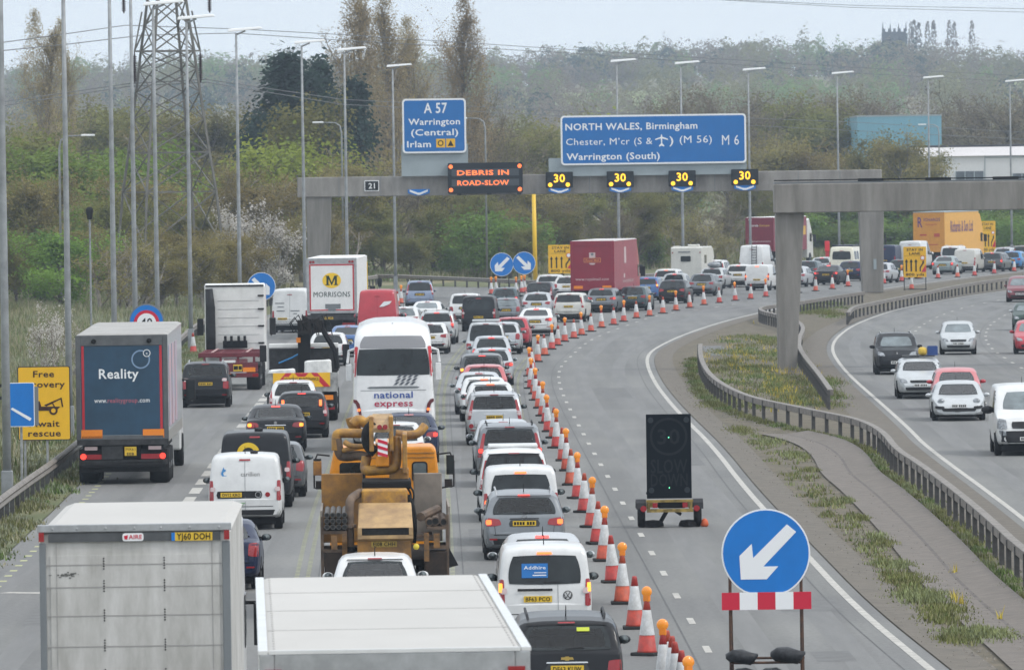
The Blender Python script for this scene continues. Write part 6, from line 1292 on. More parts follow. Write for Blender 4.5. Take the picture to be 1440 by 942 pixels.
# --- opposite carriageway
O_ = 'cars on the opposite carriageway'
oh = lambda x, y: 0.0
r_, B = car('coupe', 'silver sports car with round headlamps coming towards us', 'lightgrey', 1349, yb=592, W=1.83, H=1.30, L=4.4, front=True, group=O_, rz=.03, mcol=col('lightgrey'))
B.sym('air_intake', [(.48, .40), (.80, .42), (.80, .52), (.50, .50)], 'front', TRIM, n=5, m=3, rd=.3, off=.01)
for s in (-1, 1): MB().lathe([(.02, .06), (.09, .05), (.125, .0), (.13, -.15)], (s*.60, B.y_front(s*.60, .64)-.02, .64), axis='y', n=18).obj('round_headlamp', HEADL, r_, smooth=True)
car('hatch', 'red car with red mirrors right behind the silver sports car', 'pink', 1347, yb=578, W=1.74, H=1.46, L=4.1, front=True, group=O_, rz=.03, mcol=col('red'))
r_, B = car('estate', 'silver car carrying yellow and blue loads on its roof', 'lightgrey', 1295, yb=561, W=1.78, H=1.46, L=4.6, front=True, group=O_, rz=.025)
MB().bx(-.6, .6, 1.2, 2.4, 1.52, 1.56).obj('roof_rack', STEELD, r_)
o = MB().bx(-.16, .16, -.35, .35, 0, .30).obj('yellow_bag', pmat('yellow_bag_cloth', (.62,.42,.06), .7, var=.3), bevel=.1); tag(o, 'yellow bag strapped to the roof of the silver car', 'bag'); o.location = r_.matrix_basis @ Vector((-.16, 1.8, 1.562)); o.rotation_euler = r_.rotation_euler
mb = MB(); mb.bx(-.19, .19, -.3, .3, 0, .04); [mb.bx(a, a+.03, -.3, .3, .04, .34) for a in (-.19, .16)]; [mb.bx(-.16, .16, a, a+.03, .04, .34) for a in (-.3, .27)]; o = mb.obj('blue_crate', pmat('blue_crate_plastic', (.02,.06,.22), .5)); tag(o, 'dark blue crate on the roof of the silver car', 'crate'); o.location = r_.matrix_basis @ Vector((-.53, 1.8, 1.562)); o.rotation_euler = r_.rotation_euler
r_, B = car('suv', 'black tall car with roof rails coming towards us', 'black', 1262, yb=527, W=1.84, H=1.68, L=4.5, front=True, rails='alu', group=O_, rz=.02, mcol=TRIM); MB().prism([(-.04, .88), (0, .80), (.04, .88), (0, .97)], B.y_front(0, .88)+.0, B.y_front(0, .88)+.02).obj('badge', CHROME, r_)
car('hatch', 'small silver car with lit front lamps coming towards us', 'lightgrey', 1348, yb=499, W=1.68, H=1.50, L=3.6, front=True, group=O_, rz=.04)
r_, B = car('bigvan', 'white van with a black bumper at the right edge', 'white', 1447, yb=641, W=2.0, H=2.05, L=4.9, front=True, group=O_, cat='van', rz=.02, mcol=TRIM)
B.patch('bumper', [(-.95, .42), (.95, .42), (.97, .75), (-.97, .75)], 'front', TRIM, n=12, m=4, rd=.1, off=.012); B.patch('grille', [(-.5, .82), (.5, .82), (.5, 1.02), (-.5, 1.02)], 'front', TRIM, n=8, m=3, rd=.2, off=.012); B.sym('headlamp', [(.62, .80), (.93, .80), (.9, 1.12), (.66, 1.08)], 'front', HEADL, n=6, m=4, rd=.3, off=.012)
car('hatch', 'red car cut by the right edge in the far lane', 'red', 1453, yb=498, W=1.74, H=1.50, L=4.0, front=True, group=O_, rz=.05)
car('hatch', 'dark green small car with pale mirrors at the right edge', 'green', 1446, yb=465, W=1.70, H=1.42, L=3.7, front=True, group=O_, rz=.08, mcol=col('lightgrey'))
car('mpv', 'dark maroon car at the far right bend', 'maroon', 1434, yb=425, W=1.78, H=1.6, L=4.3, front=True, group=O_, rz=.12)
# ------------------------------------------------------------------ lorries
def wheels_row(root, W, ys, r=.5, w=.28, dual=True):
    for y in ys:
        for s in (-1, 1): wheel(root, s*(W/2-w*(1.05 if dual else .6)), y, r, w*2 if dual else w)
def lorry(label, cat, name, xc, yr, W, H, L, z0, mrear, mside, mroof, rz, frame=ALU, cab=None, cabL=2.2, group='lorries in the queue', roofslope=0, axles=None, hub=True):
    P0 = at(xc, yr, H); P0 = Vector((P0.x, P0.y, 0)); root = empty(name, P0, -rz); tag(root, label, cat, group); w = W/2
    mb = MB(); mb.add([(-w, 0, z0), (w, 0, z0), (w, L, z0), (-w, L, z0), (-w, 0, H-.02), (w, 0, H-.02), (w, L, H-.02+roofslope), (-w, L, H-.02+roofslope)], [(0,3,2,1), (0,1,5,4), (2,3,7,6), (1,2,6,5), (3,0,4,7)]); mb.obj('cargo_box', mside, root)
    MB().add([(-w-.015, -.02, H-.02), (w+.015, -.02, H-.02), (w+.015, L, H-.02+roofslope), (-w-.015, L, H-.02+roofslope), (-w+.12, .06, H+.03), (w-.12, .06, H+.03), (w-.12, L-.08, H+.03+roofslope), (-w+.12, L-.08, H+.03+roofslope)], [(0,1,5,4), (1,2,6,5), (2,3,7,6), (3,0,4,7), (4,5,6,7)]).obj('roof', mroof, root)
    mb = MB(); mb.bx(-w-.01, -w+.13, -.03, .02, z0, H); mb.bx(w-.13, w+.01, -.03, .02, z0, H); mb.bx(-w+.13, w-.13, -.03, .02, H-.30, H); mb.bx(-w+.13, w-.13, -.03, .02, z0, z0+.14); mb.obj('rear_frame', frame, root, bevel=.012)
    if mrear: MB().bx(-w+.132, w-.132, -.012, .02, z0+.142, H-.302).obj('rear_door', mrear, root)
    mb = MB(); mb.bx(-.5, .5, .1, L, .75, z0-.002); mb.bx(-w+.1, w-.1, .02, .16, .50, .64); mb.bx(-w+.15, w-.15, .3, L*.6, .95, z0-.004); mb.obj('chassis', DARK, root)
    for s in (-1, 1):
        MB().bx(s*(w-.45)-.33, s*(w-.45)+.33, .0, .1, .72, .86).obj('tail_lamp', LAMP, root)
    ax = axles or [2.2, 3.5, 4.8] if L > 10 else [L*.28]
    if axles: ax = axles
    wheels_row(root, W, ax)
    MB().bx(-w+.05, w-.05, min(ax)-1.0, min(ax)-.96, .35, 1.0).obj('mudflap', TRIM, root)
    if cab is not None:
        y0 = L+.5; mb = MB(); mb.sprism([(y0, .8), (y0, H-.35), (y0+.7, H-.2), (y0+1.5, H-1.0), (y0+cabL, 2.2), (y0+cabL+.05, .5), (y0, .5)], -1.22, 1.22); mb.obj('cab', cab, root, bevel=.06)
        wheels_row(root, W, [y0+.9], dual=False); 
        for s in (-1, 1):
            mb = MB(); mb.box((s*(1.22+.26), y0+cabL-.55, 2.25), (.28, .12, .62), 0); mb.box((s*(1.22+.26), y0+cabL-.615, 2.25), (.22, .012, .54), 1); mb.box((s*1.28, y0+cabL-.5, 2.55), (.3, .05, .05), 0); mb.obj('wing_mirror', [TRIM, GLASS], root, bevel=.02)
            MB().bx(s*1.225, s*1.235, y0+.9, y0+cabL-.5, 1.95, 2.7).obj('side_window', GLASS, root)
    return root, w
# white roller shutter lorry, bottom left
R, w = lorry('white box lorry with a grimy panelled roller door and plate YJ60 DOH', 'lorry', 'box_lorry', 189, 747, 2.46, 4.08, 8.6, 1.05, WHTD, WHTD, pmat('pale_roof_skin', (.50,.485,.46), .6, col2=(.43,.415,.39), scale=.35, det=6, stretch=(.6,.25,1)), -.015, frame=GREYB, cab=col('white'), axles=[2.6])
k = 110.; Z = lambda y: HC-(y-7-240)/k; X = lambda x: (x-189)/k
for c_ in list(R.children):
    if c_.name.startswith('rear_frame'): bpy.data.objects.remove(c_)
mb = MB(); mb.bx(-w-.01, X(62), -.03, .02, 1.0, Z(770)); mb.bx(X(314), w+.01, -.03, .02, 1.0, Z(770)); mb.obj('rear_frame', GREYB, R, bevel=.01)
mb = MB(); mb.bx(X(66), X(312), -.035, .02, Z(769), Z(756)); mb.obj('header_board', pmat('header_grey', (.075,.08,.085), .5, var=.3), R)
mb = MB(); mb.bx(-w-.03, w+.03, -.05, .03, Z(755), Z(744)); [mb.tube((X(x), -.06, Z(750)), (X(x), -.04, Z(750)), .02, n=6) for x in (72, 107, 148, 189, 227, 268, 310)]; mb.obj('top_rail', ALU, R, bevel=.012)
mb = MB()
for y in (802, 834, 875, 919, 962): mb.bx(X(63), X(313), -.016, -.011, Z(y)-.007, Z(y)+.007)
mb.bx(X(76.5), X(77.3), -.016, -.011, 1.2, Z(771)); mb.bx(X(299), X(300), -.016, -.011, 1.2, Z(771)); mb.obj('door_seams', pmat('seam_grey', (.30,.29,.28), .7), R)
mb = MB()
for x in (144.5, 231):
    for y in (794, 826, 868, 911, 953):
        for i in range(5): mb.disc(X(x), Z(y+i*3.7-1), .011, -.018, -.011, 6)
mb.obj('hinge_rivets', INK, R)
mb = MB(); rr = random.Random(2)
for i in range(26): a = X(rr.gauss(91, 7)); b_ = Z(rr.gauss(817, 2)); mb.bx(a, a+rr.uniform(.01, .05), -.0165, -.012, b_, b_+rr.uniform(.006, .02))
mb.obj('grime_mark', pmat('grime', (.16,.16,.15), .8), R)
mb = MB(); x0 = X(242); mb.bx(x0, X(300.5), -.05, -.035, Z(769), Z(757.3), 0); mb.bx(x0, X(247), -.054, -.04, Z(769), Z(757.3), 1); mb.text('YJ60 DOH|b', X(273.5), -.056, Z(767.4), .083, m=2, w=X(298)-X(250)); mb.obj('number_plate', [PLY, BLUEB, INK], R)
mb = MB(); mb.prism(rrect(X(172), X(202), Z(768.5), Z(757.3), .03), -.05, -.035, 0); mb.text('AIRE|b', X(190.5), -.056, Z(765.5), .055, m=1, w=X(200)-X(181)); mb.prism([(X(174), Z(761)), (X(180), Z(760)), (X(179), Z(766)), (X(175), Z(766))], -.055, -.05, 2); mb.obj('maker_plate', [SIGNW, SIGNR, SIGNR], R)
for a in (X(56), X(321)): MB().bx(a-.035, a+.035, -.06, -.03, Z(768), Z(755)).obj('marker_lamp', LAMP, R)
# white lorry at the bottom centre
R, w = lorry('nearest white lorry showing its long pale flat roof', 'lorry', 'box_lorry', 555, 917, 2.50, 4.24, 13.4, 1.1, WHTD, WHT, pmat('pale_roof_skin', (.50,.485,.46), .6, col2=(.43,.415,.39), scale=.35, det=6, stretch=(.6,.25,1)), -.034, frame=ALU, cab=None)
mb = MB(); [mb.bx(-w+.08, w-.08, y-.012, y+.012, 4.27, 4.274) for y in (3.3, 6.7, 10.1)]; [mb.tube((a, y, 4.272), (a, y, 4.279), .012, n=6) for a in (-w+.13, w-.13) for y in np.arange(.3, 13.3, .4)]; mb.obj('roof_seams', pmat('roof_seam_grey', (.33,.32,.31), .6), R)
MB().bx(-w+.2, w-.2, -.036, .0, 3.9, 4.05).obj('header_board', STEELD, R)
for a in (-w+.12, w-.12): MB().bx(a-.08, a+.08, -.06, -.03, 4.02, 4.1).obj('marker_lamp', LAMP, R)
for a in (-.45, -.2): MB().tube((a, -.1, 2.2), (a, -.1, 4.0), .03).obj('door_bar', GALV, R)
mb = MB(); mb.bx(-w-.02, -w+.07, -.03, 13.4, 4.24, 4.275); mb.bx(w-.07, w+.02, -.03, 13.4, 4.24, 4.275); mb.bx(-w+.08, w-.08, -.035, .05, 4.24, 4.275); mb.obj('roof_rail', col('white'), R)
# dark blue trailer
DB = pmat('reality_blue', (.014,.055,.105), .4, var=.22, scale=1.4, coat=.2)
R, w = lorry('dark blue backed trailer lettered Reality with two orange marker boards', 'trailer', 'lorry_trailer', 170.5, 471, 2.58, 4.22, 12.6, 1.25, None, col('lightgrey'), pmat('trailer_roof', (.36,.35,.33), .6, col2=(.28,.27,.255), scale=.7), -.010, frame=pmat('frame_grey', (.10,.105,.11), .5, var=.2), roofslope=.10, cab=col('white'), group='lorries beside the verge', axles=[1.2, 2.5, 3.8])
k = 52.; Z = lambda y: HC-(y-8-240)/k; X = lambda x: (x-170.5)/k
MB().bx(-w+.132, w-.132, -.012, .02, 1.40, 3.92).obj('rear_door', DB, R)
for s in (-1, 1): MB().bx(s*(w-.19)-.035, s*(w-.19)+.035, -.018, -.011, 1.4, 3.92).obj('red_edge_strip', REDP, R); MB().bx(s*.87-.30, s*.87+.30, -.03, -.011, Z(632), Z(619.5)).obj('orange_marker_board', ORANGEP, R); MB().bx(s*.9-.18, s*.9+.18, .0, .08, .98, 1.08).obj('reflector_strip', LAMPW, R); MB().disc(s*1.12, .80, .085, -.03, .0, 14).obj('lit_tail_lamp', BRAKE, R)
mb = MB(); mb.text('Reality|b', X(166), -.018, Z(544.5), .27, w=1.12); mb.text('www.', X(139), -.018, Z(580), .13, w=.36); mb.text('.com', X(202.5), -.018, Z(580), .13, w=.32); mb.obj('lettering', SIGNW, R)
mb = MB(); mb.text('realitygroup', X(171), -.018, Z(580), .13, w=.84); mb.obj('pink_lettering', pmat('pink_ink', (.42,.12,.16), .5), R)
mb = MB(); mb.ring(X(198.5), Z(517), .225, .265, -.018); mb.obj('circle_emblem', pmat('emblem_blue', (.20,.30,.45), .5), R); mb = MB(); mb.disc(X(207.5), Z(508), .105, -.026, -.016, 20, 0); mb.ring(X(207.5), Z(508), .085, .105, -.03, m=1); mb.text('e', X(207.5), -.03, Z(510), .075, m=1); mb.obj('small_emblem', [DB, SIGNW], R)
mb = MB(); mb.bx(.05, .38, -.05, -.02, Z(658), Z(645)); mb.text('MX61|b', .215, -.056, Z(650.3), .075, m=1, w=.27); mb.text('EEB|b', .215, -.056, Z(657.3), .075, m=1, w=.2); mb.obj('number_plate', [PLY, INK], R)
mb = MB(); mb.bx(-w, w, -.06, .1, 1.12, 1.28); mb.bx(-w+.05, w-.05, .02, .18, .56, .70); mb.bx(-.6, .0, -.02, .12, .72, 1.1); mb.obj('tail_bumper', STEELD, R)
for a in (-.78, .78): MB().lathe([(.03, -.04), (.07, -.03), (.07, .03)], (a, -.06, 4.05), axis='y', n=10).obj('top_lamp', DARK, R)
mb = MB(); [mb.bx(w+.001, w+.02, y, y+1.6, 1.6, 3.9) for y in (.8, 3.4, 6.2)]; mb.obj('faded_side_posters', pmat('faded_poster', (.30,.36,.46), .5, col2=(.52,.30,.32), scale=.8), R)
MB().bx(-w-.005, w+.005, .3, 12.5, 1.2, 1.5).obj('side_rail', pmat('side_rail_grey', (.25,.24,.22), .6), R)
# supermarket lorry
R, w = lorry('white supermarket lorry lettered MORRISONS with a yellow oval', 'lorry', 'box_lorry', 466, 363, 2.62, 4.25, 11.5, 1.35, WHT, WHT, WHT, .03, frame=ALU, cab=col('white'), axles=[2.2, 3.5, 9.5])
k = 26.8; Z = lambda y: 4.25-(y-363)/k; X = lambda x: (x-466)/k
mb = MB(); mb.bx(-w+.14, w-.14, -.02, -.013, 3.86, 3.93); mb.bx(-w+.14, -w+.21, -.02, -.013, 1.5, 3.86); mb.bx(w-.21, w-.14, -.02, -.013, 1.5, 3.86); mb.bx(-w+.21, w-.21, -.02, -.013, 1.5, 1.56); mb.obj('red_door_surround', REDP, R)
mb = MB(); mb.disc(0, 3.08, .49, -.022, -.013, 30, 0, .40); mb.obj('yellow_oval', pmat('oval_yellow', (.85,.55,.02), .45), R); mb = MB(); [mb.bx(a-.055, a+.055, -.028, -.024, 2.83, 3.33) for a in (-.22, .22)]; [mb.prism([(s_*.24, 3.33), (s_*.14, 3.33), (0, 2.98), (0, 2.84), (s_*.02, 2.84)], -.028, -.024) for s_ in (-1, 1)]; [mb.bx(a-.11, a+.11, -.0285, -.0245, 2.83, 2.88) for a in (-.22, .22)]; [mb.bx(a-.10, a+.06, -.0285, -.0245, 3.28, 3.33) for a in (-.22,)]; [mb.bx(a-.06, a+.10, -.0285, -.0245, 3.28, 3.33) for a in (.22,)]; mb.text('MORRISONS|b', 0, -.022, 2.22, .27, w=1.92); mb.obj('lettering', pmat('dark_green_ink', (.015,.04,.03), .6), R)
for a in (-1.1, -.95, .95, 1.1): MB().disc(a, 4.05, .07, -.05, -.02, 12).obj('top_lamp', LAMP, R)
mb = MB(); mb.bx(-.35, .45, -.03, -.012, 1.6, 1.85); mb.bx(-.2, .2, -.05, -.02, 1.5, 1.62); mb.obj('door_handle_plate', GREYB, R); MB().bx(-w, w, -.1, .1, 1.0, 1.3).obj('tail_lift', STEELD, R); plate(R, -.2, -.12, 1.05, w=.5)
MB().bx(w+.002, w+.03, 11.2, 11.3, 1.4, 3.9).obj('yellow_edge', pmat('oval_yellow', (0,0,0)), R)
mb = MB(); [mb.disc(a, 4.52, .12, 2.0, 2.1, 12) for a in ()]; 
# mail trailer
RM = pmat('mail_red', (.235,.012,.032), .42, var=.12, scale=1); RMS = pmat('mail_red_side', (.30,.03,.055), .38, var=.12, scale=1)
R, w = lorry('dark red mail trailer with white web address and crest', 'trailer', 'lorry_trailer', 832.5, 339, 2.68, 4.33, 12.8, 1.3, RM, RMS, pmat('mail_roof', (.50,.47,.46), .6), .125, frame=RM, axles=[2.2, 3.5, 4.8], cab=col('red'))
mb = MB(); mb.text('www.royalmail.com', -.02, -.02, 1.92, .17, w=2.05); mb.bx(-.19, .19, -.02, -.013, 3.30, 3.62); mb.prism([(-.2, 2.98), (.2, 2.98), (.12, 2.88), (-.12, 2.88)], -.02, -.013); mb.obj('lettering', pmat('pale_pink_ink', (.55,.42,.42), .5), R)
mb = MB(); mb.bx(-.52, .52, -.02, -.013, 3.26, 3.29); mb.bx(-.52, .52, -.02, -.013, 3.02, 3.05); mb.bx(-.52, -.49, -.02, -.013, 3.05, 3.26); mb.bx(.49, .52, -.02, -.013, 3.05, 3.26); mb.text('Royal Mail|b', 0, -.02, 3.09, .13, w=.8); mb.obj('gold_box_emblem', pmat('mail_gold', (.62,.22,.06), .5), R)
MB().disc(0, 3.52, .09, -.026, -.018, 12).obj('crest', GREYB, R)
for s in (-1, 1): MB().bx(s*.88-.28, s*.88+.28, -.02+-.012, 0, 1.42, 1.6).obj('orange_marker_board', ORANGEP, R)
mb = MB(); mb.bx(w+.002, w+.012, 5.6, 6.6, 2.9, 3.9); mb.bx(w+.002, w+.012, 5.2, 5.9, 2.0, 2.25); mb.text('www.royalmail.com', w+.014, 7.6, 1.7, .24, side='right', w=6); mb.obj('side_lettering', pmat('pale_pink_ink', (0,0,0)), R)
# dark red lorry behind the near pillar
CRR = pmat('haulier_red', (.20,.012,.035), .42, var=.1); R, w = lorry('dark red haulage lorry behind the nearer concrete pillar', 'lorry', 'articulated_lorry', 1068, 306, 2.55, 4.25, 12.6, 1.25, CRR, CRR, WHT, .27, frame=CRR, cab=col('white'), axles=[2.2, 3.5, 4.8])
mb = MB(); mb.text('Corde|b', -.92, -.02, 3.45, .2, align='l', w=.8); mb.bx(-1.0, -.7, -.034, -.03, 4.0, 4.06); mb.bx(-1.0, 1.0, -.02, -.013, 2.12, 2.15); mb.obj('lettering', SIGNW, R); mb = MB(); mb.text('Europe|b', 0.0, -.02, 3.45, .2, align='l', w=.9); mb.bx(w+.002, w+.012, 11.0, 12.2, 2.6, 3.4); mb.obj('gold_lettering', pmat('haulier_gold', (.6,.35,.05), .5), R)
# yellow lorry
YO = pmat('haulier_yellow', (.62,.27,.03), .45, var=.08); YS = pmat('haulier_yellow_side', (.72,.37,.05), .45, var=.08); PU = pmat('purple_ink', (.10,.03,.16), .5)
R, w = lorry('big yellow haulage lorry with purple lettering', 'lorry', 'articulated_lorry', 1306, 299, 2.75, 4.6, 13.0, 1.2, YO, YS, pmat('haulier_roof', (.62,.60,.56), .6), .285, frame=YO, cab=YS, axles=[2.2, 3.5, 4.8])
mb = MB(); mb.text('R|b', -.78, -.02, 3.35, .85, align='c', w=.42); mb.text('ICHARDS|b', -.45, -.02, 3.85, .27, align='l', w=1.45); mb.text('Richards & Son Ltd|b', w+.014, 6.5, 2.9, .95, side='right', w=8.5); mb.obj('lettering', PU, R)
mb = MB(); mb.text('transport|b', .2, -.02, 3.50, .18, w=1.0); mb.bx(-.8, -.2, -.02, -.013, 2.6, 2.75); mb.bx(.45, .95, -.02, -.013, 2.5, 2.8); mb.bx(-.2, .8, -.02, -.013, 1.8, 1.88); mb.obj('red_lettering', pmat('haulier_red_ink', (.45,.06,.03), .5), R)
MB().bx(-w-.02, w+.02, -.05, 13, 4.6, 4.66).obj('roof_edge', GREYP, R)

# coach
Wc, Hc, Lc = 2.58, 3.95, 12.4; P0 = at(552, 463, Hc-.12); P0 = Vector((P0.x, P0.y, 0)); R = empty('coach', P0, .014); tag(R, 'white coach lettered national express with a black rear window', 'coach'); w = Wc/2
top = [(0, 1.3), (.03, 2.3), (.10, 3.1), (.24, 3.55), (.42, 3.78), (.8, 3.90), (1.8, 3.95), (10.6, 3.95), (11.4, 3.7), (12.2, 2.2), (12.4, 1.0)]
vs, fs = loft(Lc, top, [(0, 1.6), (Lc, 1.6)], [(0, w*.93), (.08, w*.975), (.3, w), (11.2, w), (12, w*.94), (12.4, w*.8)], [(0, .45), (.6, .32), (12.4, .35)], .045, rr=.35, crown=.08)
CW = paint('coach_white', (.76,.76,.76), .25); MB().add(vs, fs).obj('body', CW, R, smooth=True); B = Body(vs, fs, Lc, R)
B.patch('rear_window', [(-1.16, 2.40), (1.16, 2.40), (1.07, 3.22), (-1.07, 3.22)], 'rear', GLASS, n=12, m=8, rd=.1); B.patch('upper_panel', [(-1.07, 3.235), (1.07, 3.235), (.93, 3.62), (-.93, 3.62)], 'rear', pmat('coach_grey', (.22,.22,.23), .3, coat=.4), n=12, m=5, rd=.2)
B.sym('red_pillar', [(1.165, 2.36), (1.275, 2.36), (1.18, 3.3), (1.08, 3.3)], 'rear', REDP, n=3, m=8, rd=.15, off=.012)
for q in ([(1.14, .95), (1.27, .98), (1.24, 1.40), (1.13, 1.36)],): pass
for s in (-1, 1):
    for i, (a, b_) in enumerate((((1.00, .78), (1.07, 1.02)), ((1.05, 1.0), (1.11, 1.22)), ((1.08, 1.2), (1.20, 1.36)), ((1.17, 1.30), (1.285, 1.40)))):
        pass
    pts = [(.98, 1.02), (1.05, 1.04), (1.12, 1.38), (1.17, 1.52), (1.25, 1.58), (1.25, 1.67), (1.14, 1.65), (1.05, 1.52), (1.01, 1.3)]
    MB().prism([(s*a, z) for a, z in pts], B.y_rear(s*1.0, 1.1)-.02, .08).obj('curved_tail_lamp', pmat('dark_red_lamp', (.12,.012,.016), .25, coat=.4), R); MB().disc(s*1.075, 1.34, .045, B.y_rear(s*1.0, 1.1)-.035, 0, 14).obj('indicator_lamp', BRAKEO, R)
mb = MB(); y_ = B.y_rear(0, 1.8)-.022; mb.text('national|b', 0.0, y_, 1.70, .205, w=1.20); mb.obj('blue_lettering', pmat('coach_blue_ink', (.03,.08,.32), .5), R); mb = MB(); mb.text('express|b', 0, B.y_rear(0, 1.5)-.014, 1.44, .205, w=1.20); mb.obj('red_lettering', pmat('coach_red_ink', (.45,.03,.08), .5), R)
mb = MB()
for j in range(3):
    for i in range(4+(j == 2)*0): x0 = -.0+i*.17+j*.055; mb.prism([(x0, 2.10+j*.115), (x0+.09, 2.10+j*.115), (x0+.19, 2.195+j*.115), (x0+.10, 2.195+j*.115)], B.y_rear(.2, 2.1)-.016, B.y_rear(.2, 2.1)+.1)
mb.obj('stripe_emblem', pmat('stripe_grey', (.10,.11,.13), .5), R)
B.patch('rear_vent', [(-.82, 1.99), (.82, 1.99), (.82, 2.06), (-.82, 2.06)], 'rear', GREYB, n=8, m=2, rd=.4); B.patch('panel_seam', [(-1.22, 1.93), (1.22, 1.93), (1.22, 1.945), (-1.22, 1.945)], 'rear', GREYB, n=10, m=1, rd=0); B.patch('bumper', [(-1.15, .42), (1.15, .42), (1.15, .60), (-1.15, .60)], 'rear', GREYB, n=8, m=2, rd=.1)
MB().disc(1.12, .62, .08, B.y_rear(1.1, .62)-.03, .1, 14).obj('yellow_sticker', pmat('sticker_gold', (.7,.5,.05), .5), R); plate(R, 0, B.y_rear(0, .8)-.02, .72)
for s in (-1, 1):
    mb = MB(); mb.path([(s*1.15, 11.9, 3.0), (s*1.45, 12.2, 2.9), (s*1.5, 12.2, 2.5)], .05, 6); mb.box((s*1.46, 12.1, 2.2), (.18, .2, .55)); mb.obj('wing_mirror', CW, R, bevel=.05)
B.patch('side_window', [(.6, 1.9), (10.5, 1.9), (10.8, 3.1), (.6, 3.1)], 'right', GLASS, n=16, m=4, rd=.05)
wheels_row(R, Wc, [2.3, 3.6]); wheels_row(R, Wc, [10.0], dual=False); MB().box((0, .9, 3.99), (.05, .05, .03)).obj('roof_stud', TRIM, R)

# skeletal container lorry with bare chassis
P0 = at(323, 549); R = empty('container_lorry', P0, -.0); tag(R, 'lorry with a dark red bare container chassis and tall white cab', 'lorry', 'lorries beside the verge'); MR = pmat('chassis_red', (.15,.012,.022), .55, col2=(.10,.01,.018), scale=3)
mb = MB(); mb.bx(-1.24, 1.24, 0, .12, 1.34, 1.52); mb.bx(-1.24, 1.24, 3.0, 3.12, 1.36, 1.50); mb.bx(-1.24, 1.24, 6.4, 6.52, 1.36, 1.51); mb.bx(-1.24, 1.24, 1.5, 1.6, 1.36, 1.5); mb.bx(-1.24, 1.24, 4.7, 4.8, 1.36, 1.5)
for x in (-1.2, -.45, .45, 1.2): mb.bx(x-.06, x+.06, .12, 7.2, 1.32, 1.48)
mb.bx(-1.15, 1.15, .0, .1, .74, 1.12); mb.bx(-.5, .5, .1, 7.2, .8, 1.1); [mb.bx(x-.05, x+.05, .02, .1, 1.1, 1.36) for x in (-1.0, -.35, .35, 1.0)]; mb.bx(-1.15, 1.15, -.06, .06, .52, .70); mb.obj('bare_chassis', MR, R, bevel=.015)
mb = MB(); mb.bx(-.75, -.65, .14, 7, 1.525, 1.55); mb.bx(.65, .75, .14, 7, 1.525, 1.55); mb.obj('chassis_rails', pmat('worn_pink_rail', (.42,.26,.25), .7, var=.3), R); MB().bx(-.25, .25, -.02, .0, 1.12, 1.22).obj('white_plate', PLW, R)
plate(R, .34, -.02, .78, w=.36, h=.26); MB().bx(.55, 1.05, -.03, 0, .74, .92).obj('orange_marker_board', ORANGEP, R)
for s in (-1, 1): MB().bx(s*1.05-.12, s*1.05+.12, -.08, -.05, .55, .67).obj('tail_lamp', LAMP, R); MB().sprism([(.3, 1.0), (.5, 1.08), (2.2, 1.08), (2.4, 1.0), (2.3, .95), (.4, .95)], s*1.25, s*.75).obj('mudguard', TRIM, R)
wheels_row(R, 2.5, [.9, 2.2, 6.6]); y0 = 7.3; CABW = paint('cab_white', (.70,.70,.68), .4)
MB().sprism([(y0, 1.45), (y0, 4.12), (y0+.6, 4.22), (y0+1.5, 3.7), (y0+2.0, 2.4), (y0+2.2, .6), (y0, .6)], -1.25, 1.25).obj('cab', CABW, R, bevel=.07)
mb = MB(); 
for z in (1.75, 2.1, 2.45, 2.8, 3.15, 3.5): mb.bx(-.7, 1.0, y0-.012, y0, z-.012, z+.012)
mb.obj('cab_seams', pmat('seam_pale', (.45,.45,.44), .6), R)
mb = MB(); [mb.bx(.95, 1.2, y0-.05, y0, z-.03, z+.03) for z in (1.75, 2.45, 3.15, 3.7)]; mb.obj('cab_brackets', DARK, R); MB().path([(-1.0, y0-.25, 1.2), (-1.0, y0-.25, 2.2), (-1.0, y0-.22, 3.2), (-1.05, y0-.2, 4.0)], [.2, .21, .2, .16], 12).obj('air_intake', TRIM, R, smooth=True)
mb = MB(); mb.bx(-.5, .5, y0-.35, y0-.1, 1.55, 1.85); [mb.bx(x-.05, x+.05, y0-.45, y0-.1, 1.7, 2.05) for x in (-.4, -.15, .15, .4)]; mb.obj('air_couplings', DARK, R); MB().bx(-1.2, 1.2, y0-.03, y0+.03, 4.08, 4.15).obj('cab_top_edge', STEELD, R)
for s in (-1, 1): MB().box((s*1.5, y0+1.7, 2.4), (.26, .12, .7)).obj('wing_mirror', TRIM, R, bevel=.03)

# flat bed grab lorry
P0 = at(425, 593); R = empty('grab_lorry', P0, .014); tag(R, 'flat bed grab lorry with a red and yellow striped tailboard', 'lorry'); k = 41.
MB().bx(-1.25, 1.25, 0, 7.2, 1.05, 1.18).obj('flat_bed', STEELD, R)
mb = MB(); mb.bx(-1.27, 1.27, -.06, .0, 1.05, 1.72, 0); mb.bx(-1.27, -1.22, 0, 7, 1.15, 1.6, 0); mb.bx(1.22, 1.27, 0, 7, 1.15, 1.6, 0); mb.obj('drop_side', pmat('battered_alu', (.34,.34,.33), .55, .4, var=.4, scale=5), R)
tb = MB().bx(-1.0, 1.0, -.075, -.06, 1.22, 1.72, 0); sx0 = -1.0
for i in range(2):
    for a in ((-.98, -.62), (-.32, .04), (.30, .0)): pass
for a0, a1, d in ((-1.0, -.78, .45), (-.42, -.20, .45), (.16, .16, 0)):
    if d: tb.prism([(a0, 1.222), (a1, 1.222), (a1+d, 1.718), (a0+d, 1.718)], -.080, -.074, 1)
for a0, a1 in ((1.0, .78), (.42, .20)): tb.prism([(a0-.0, 1.222), (a1, 1.222), (a1-.45, 1.718), (a0-.45, 1.718)], -.080, -.074, 1)
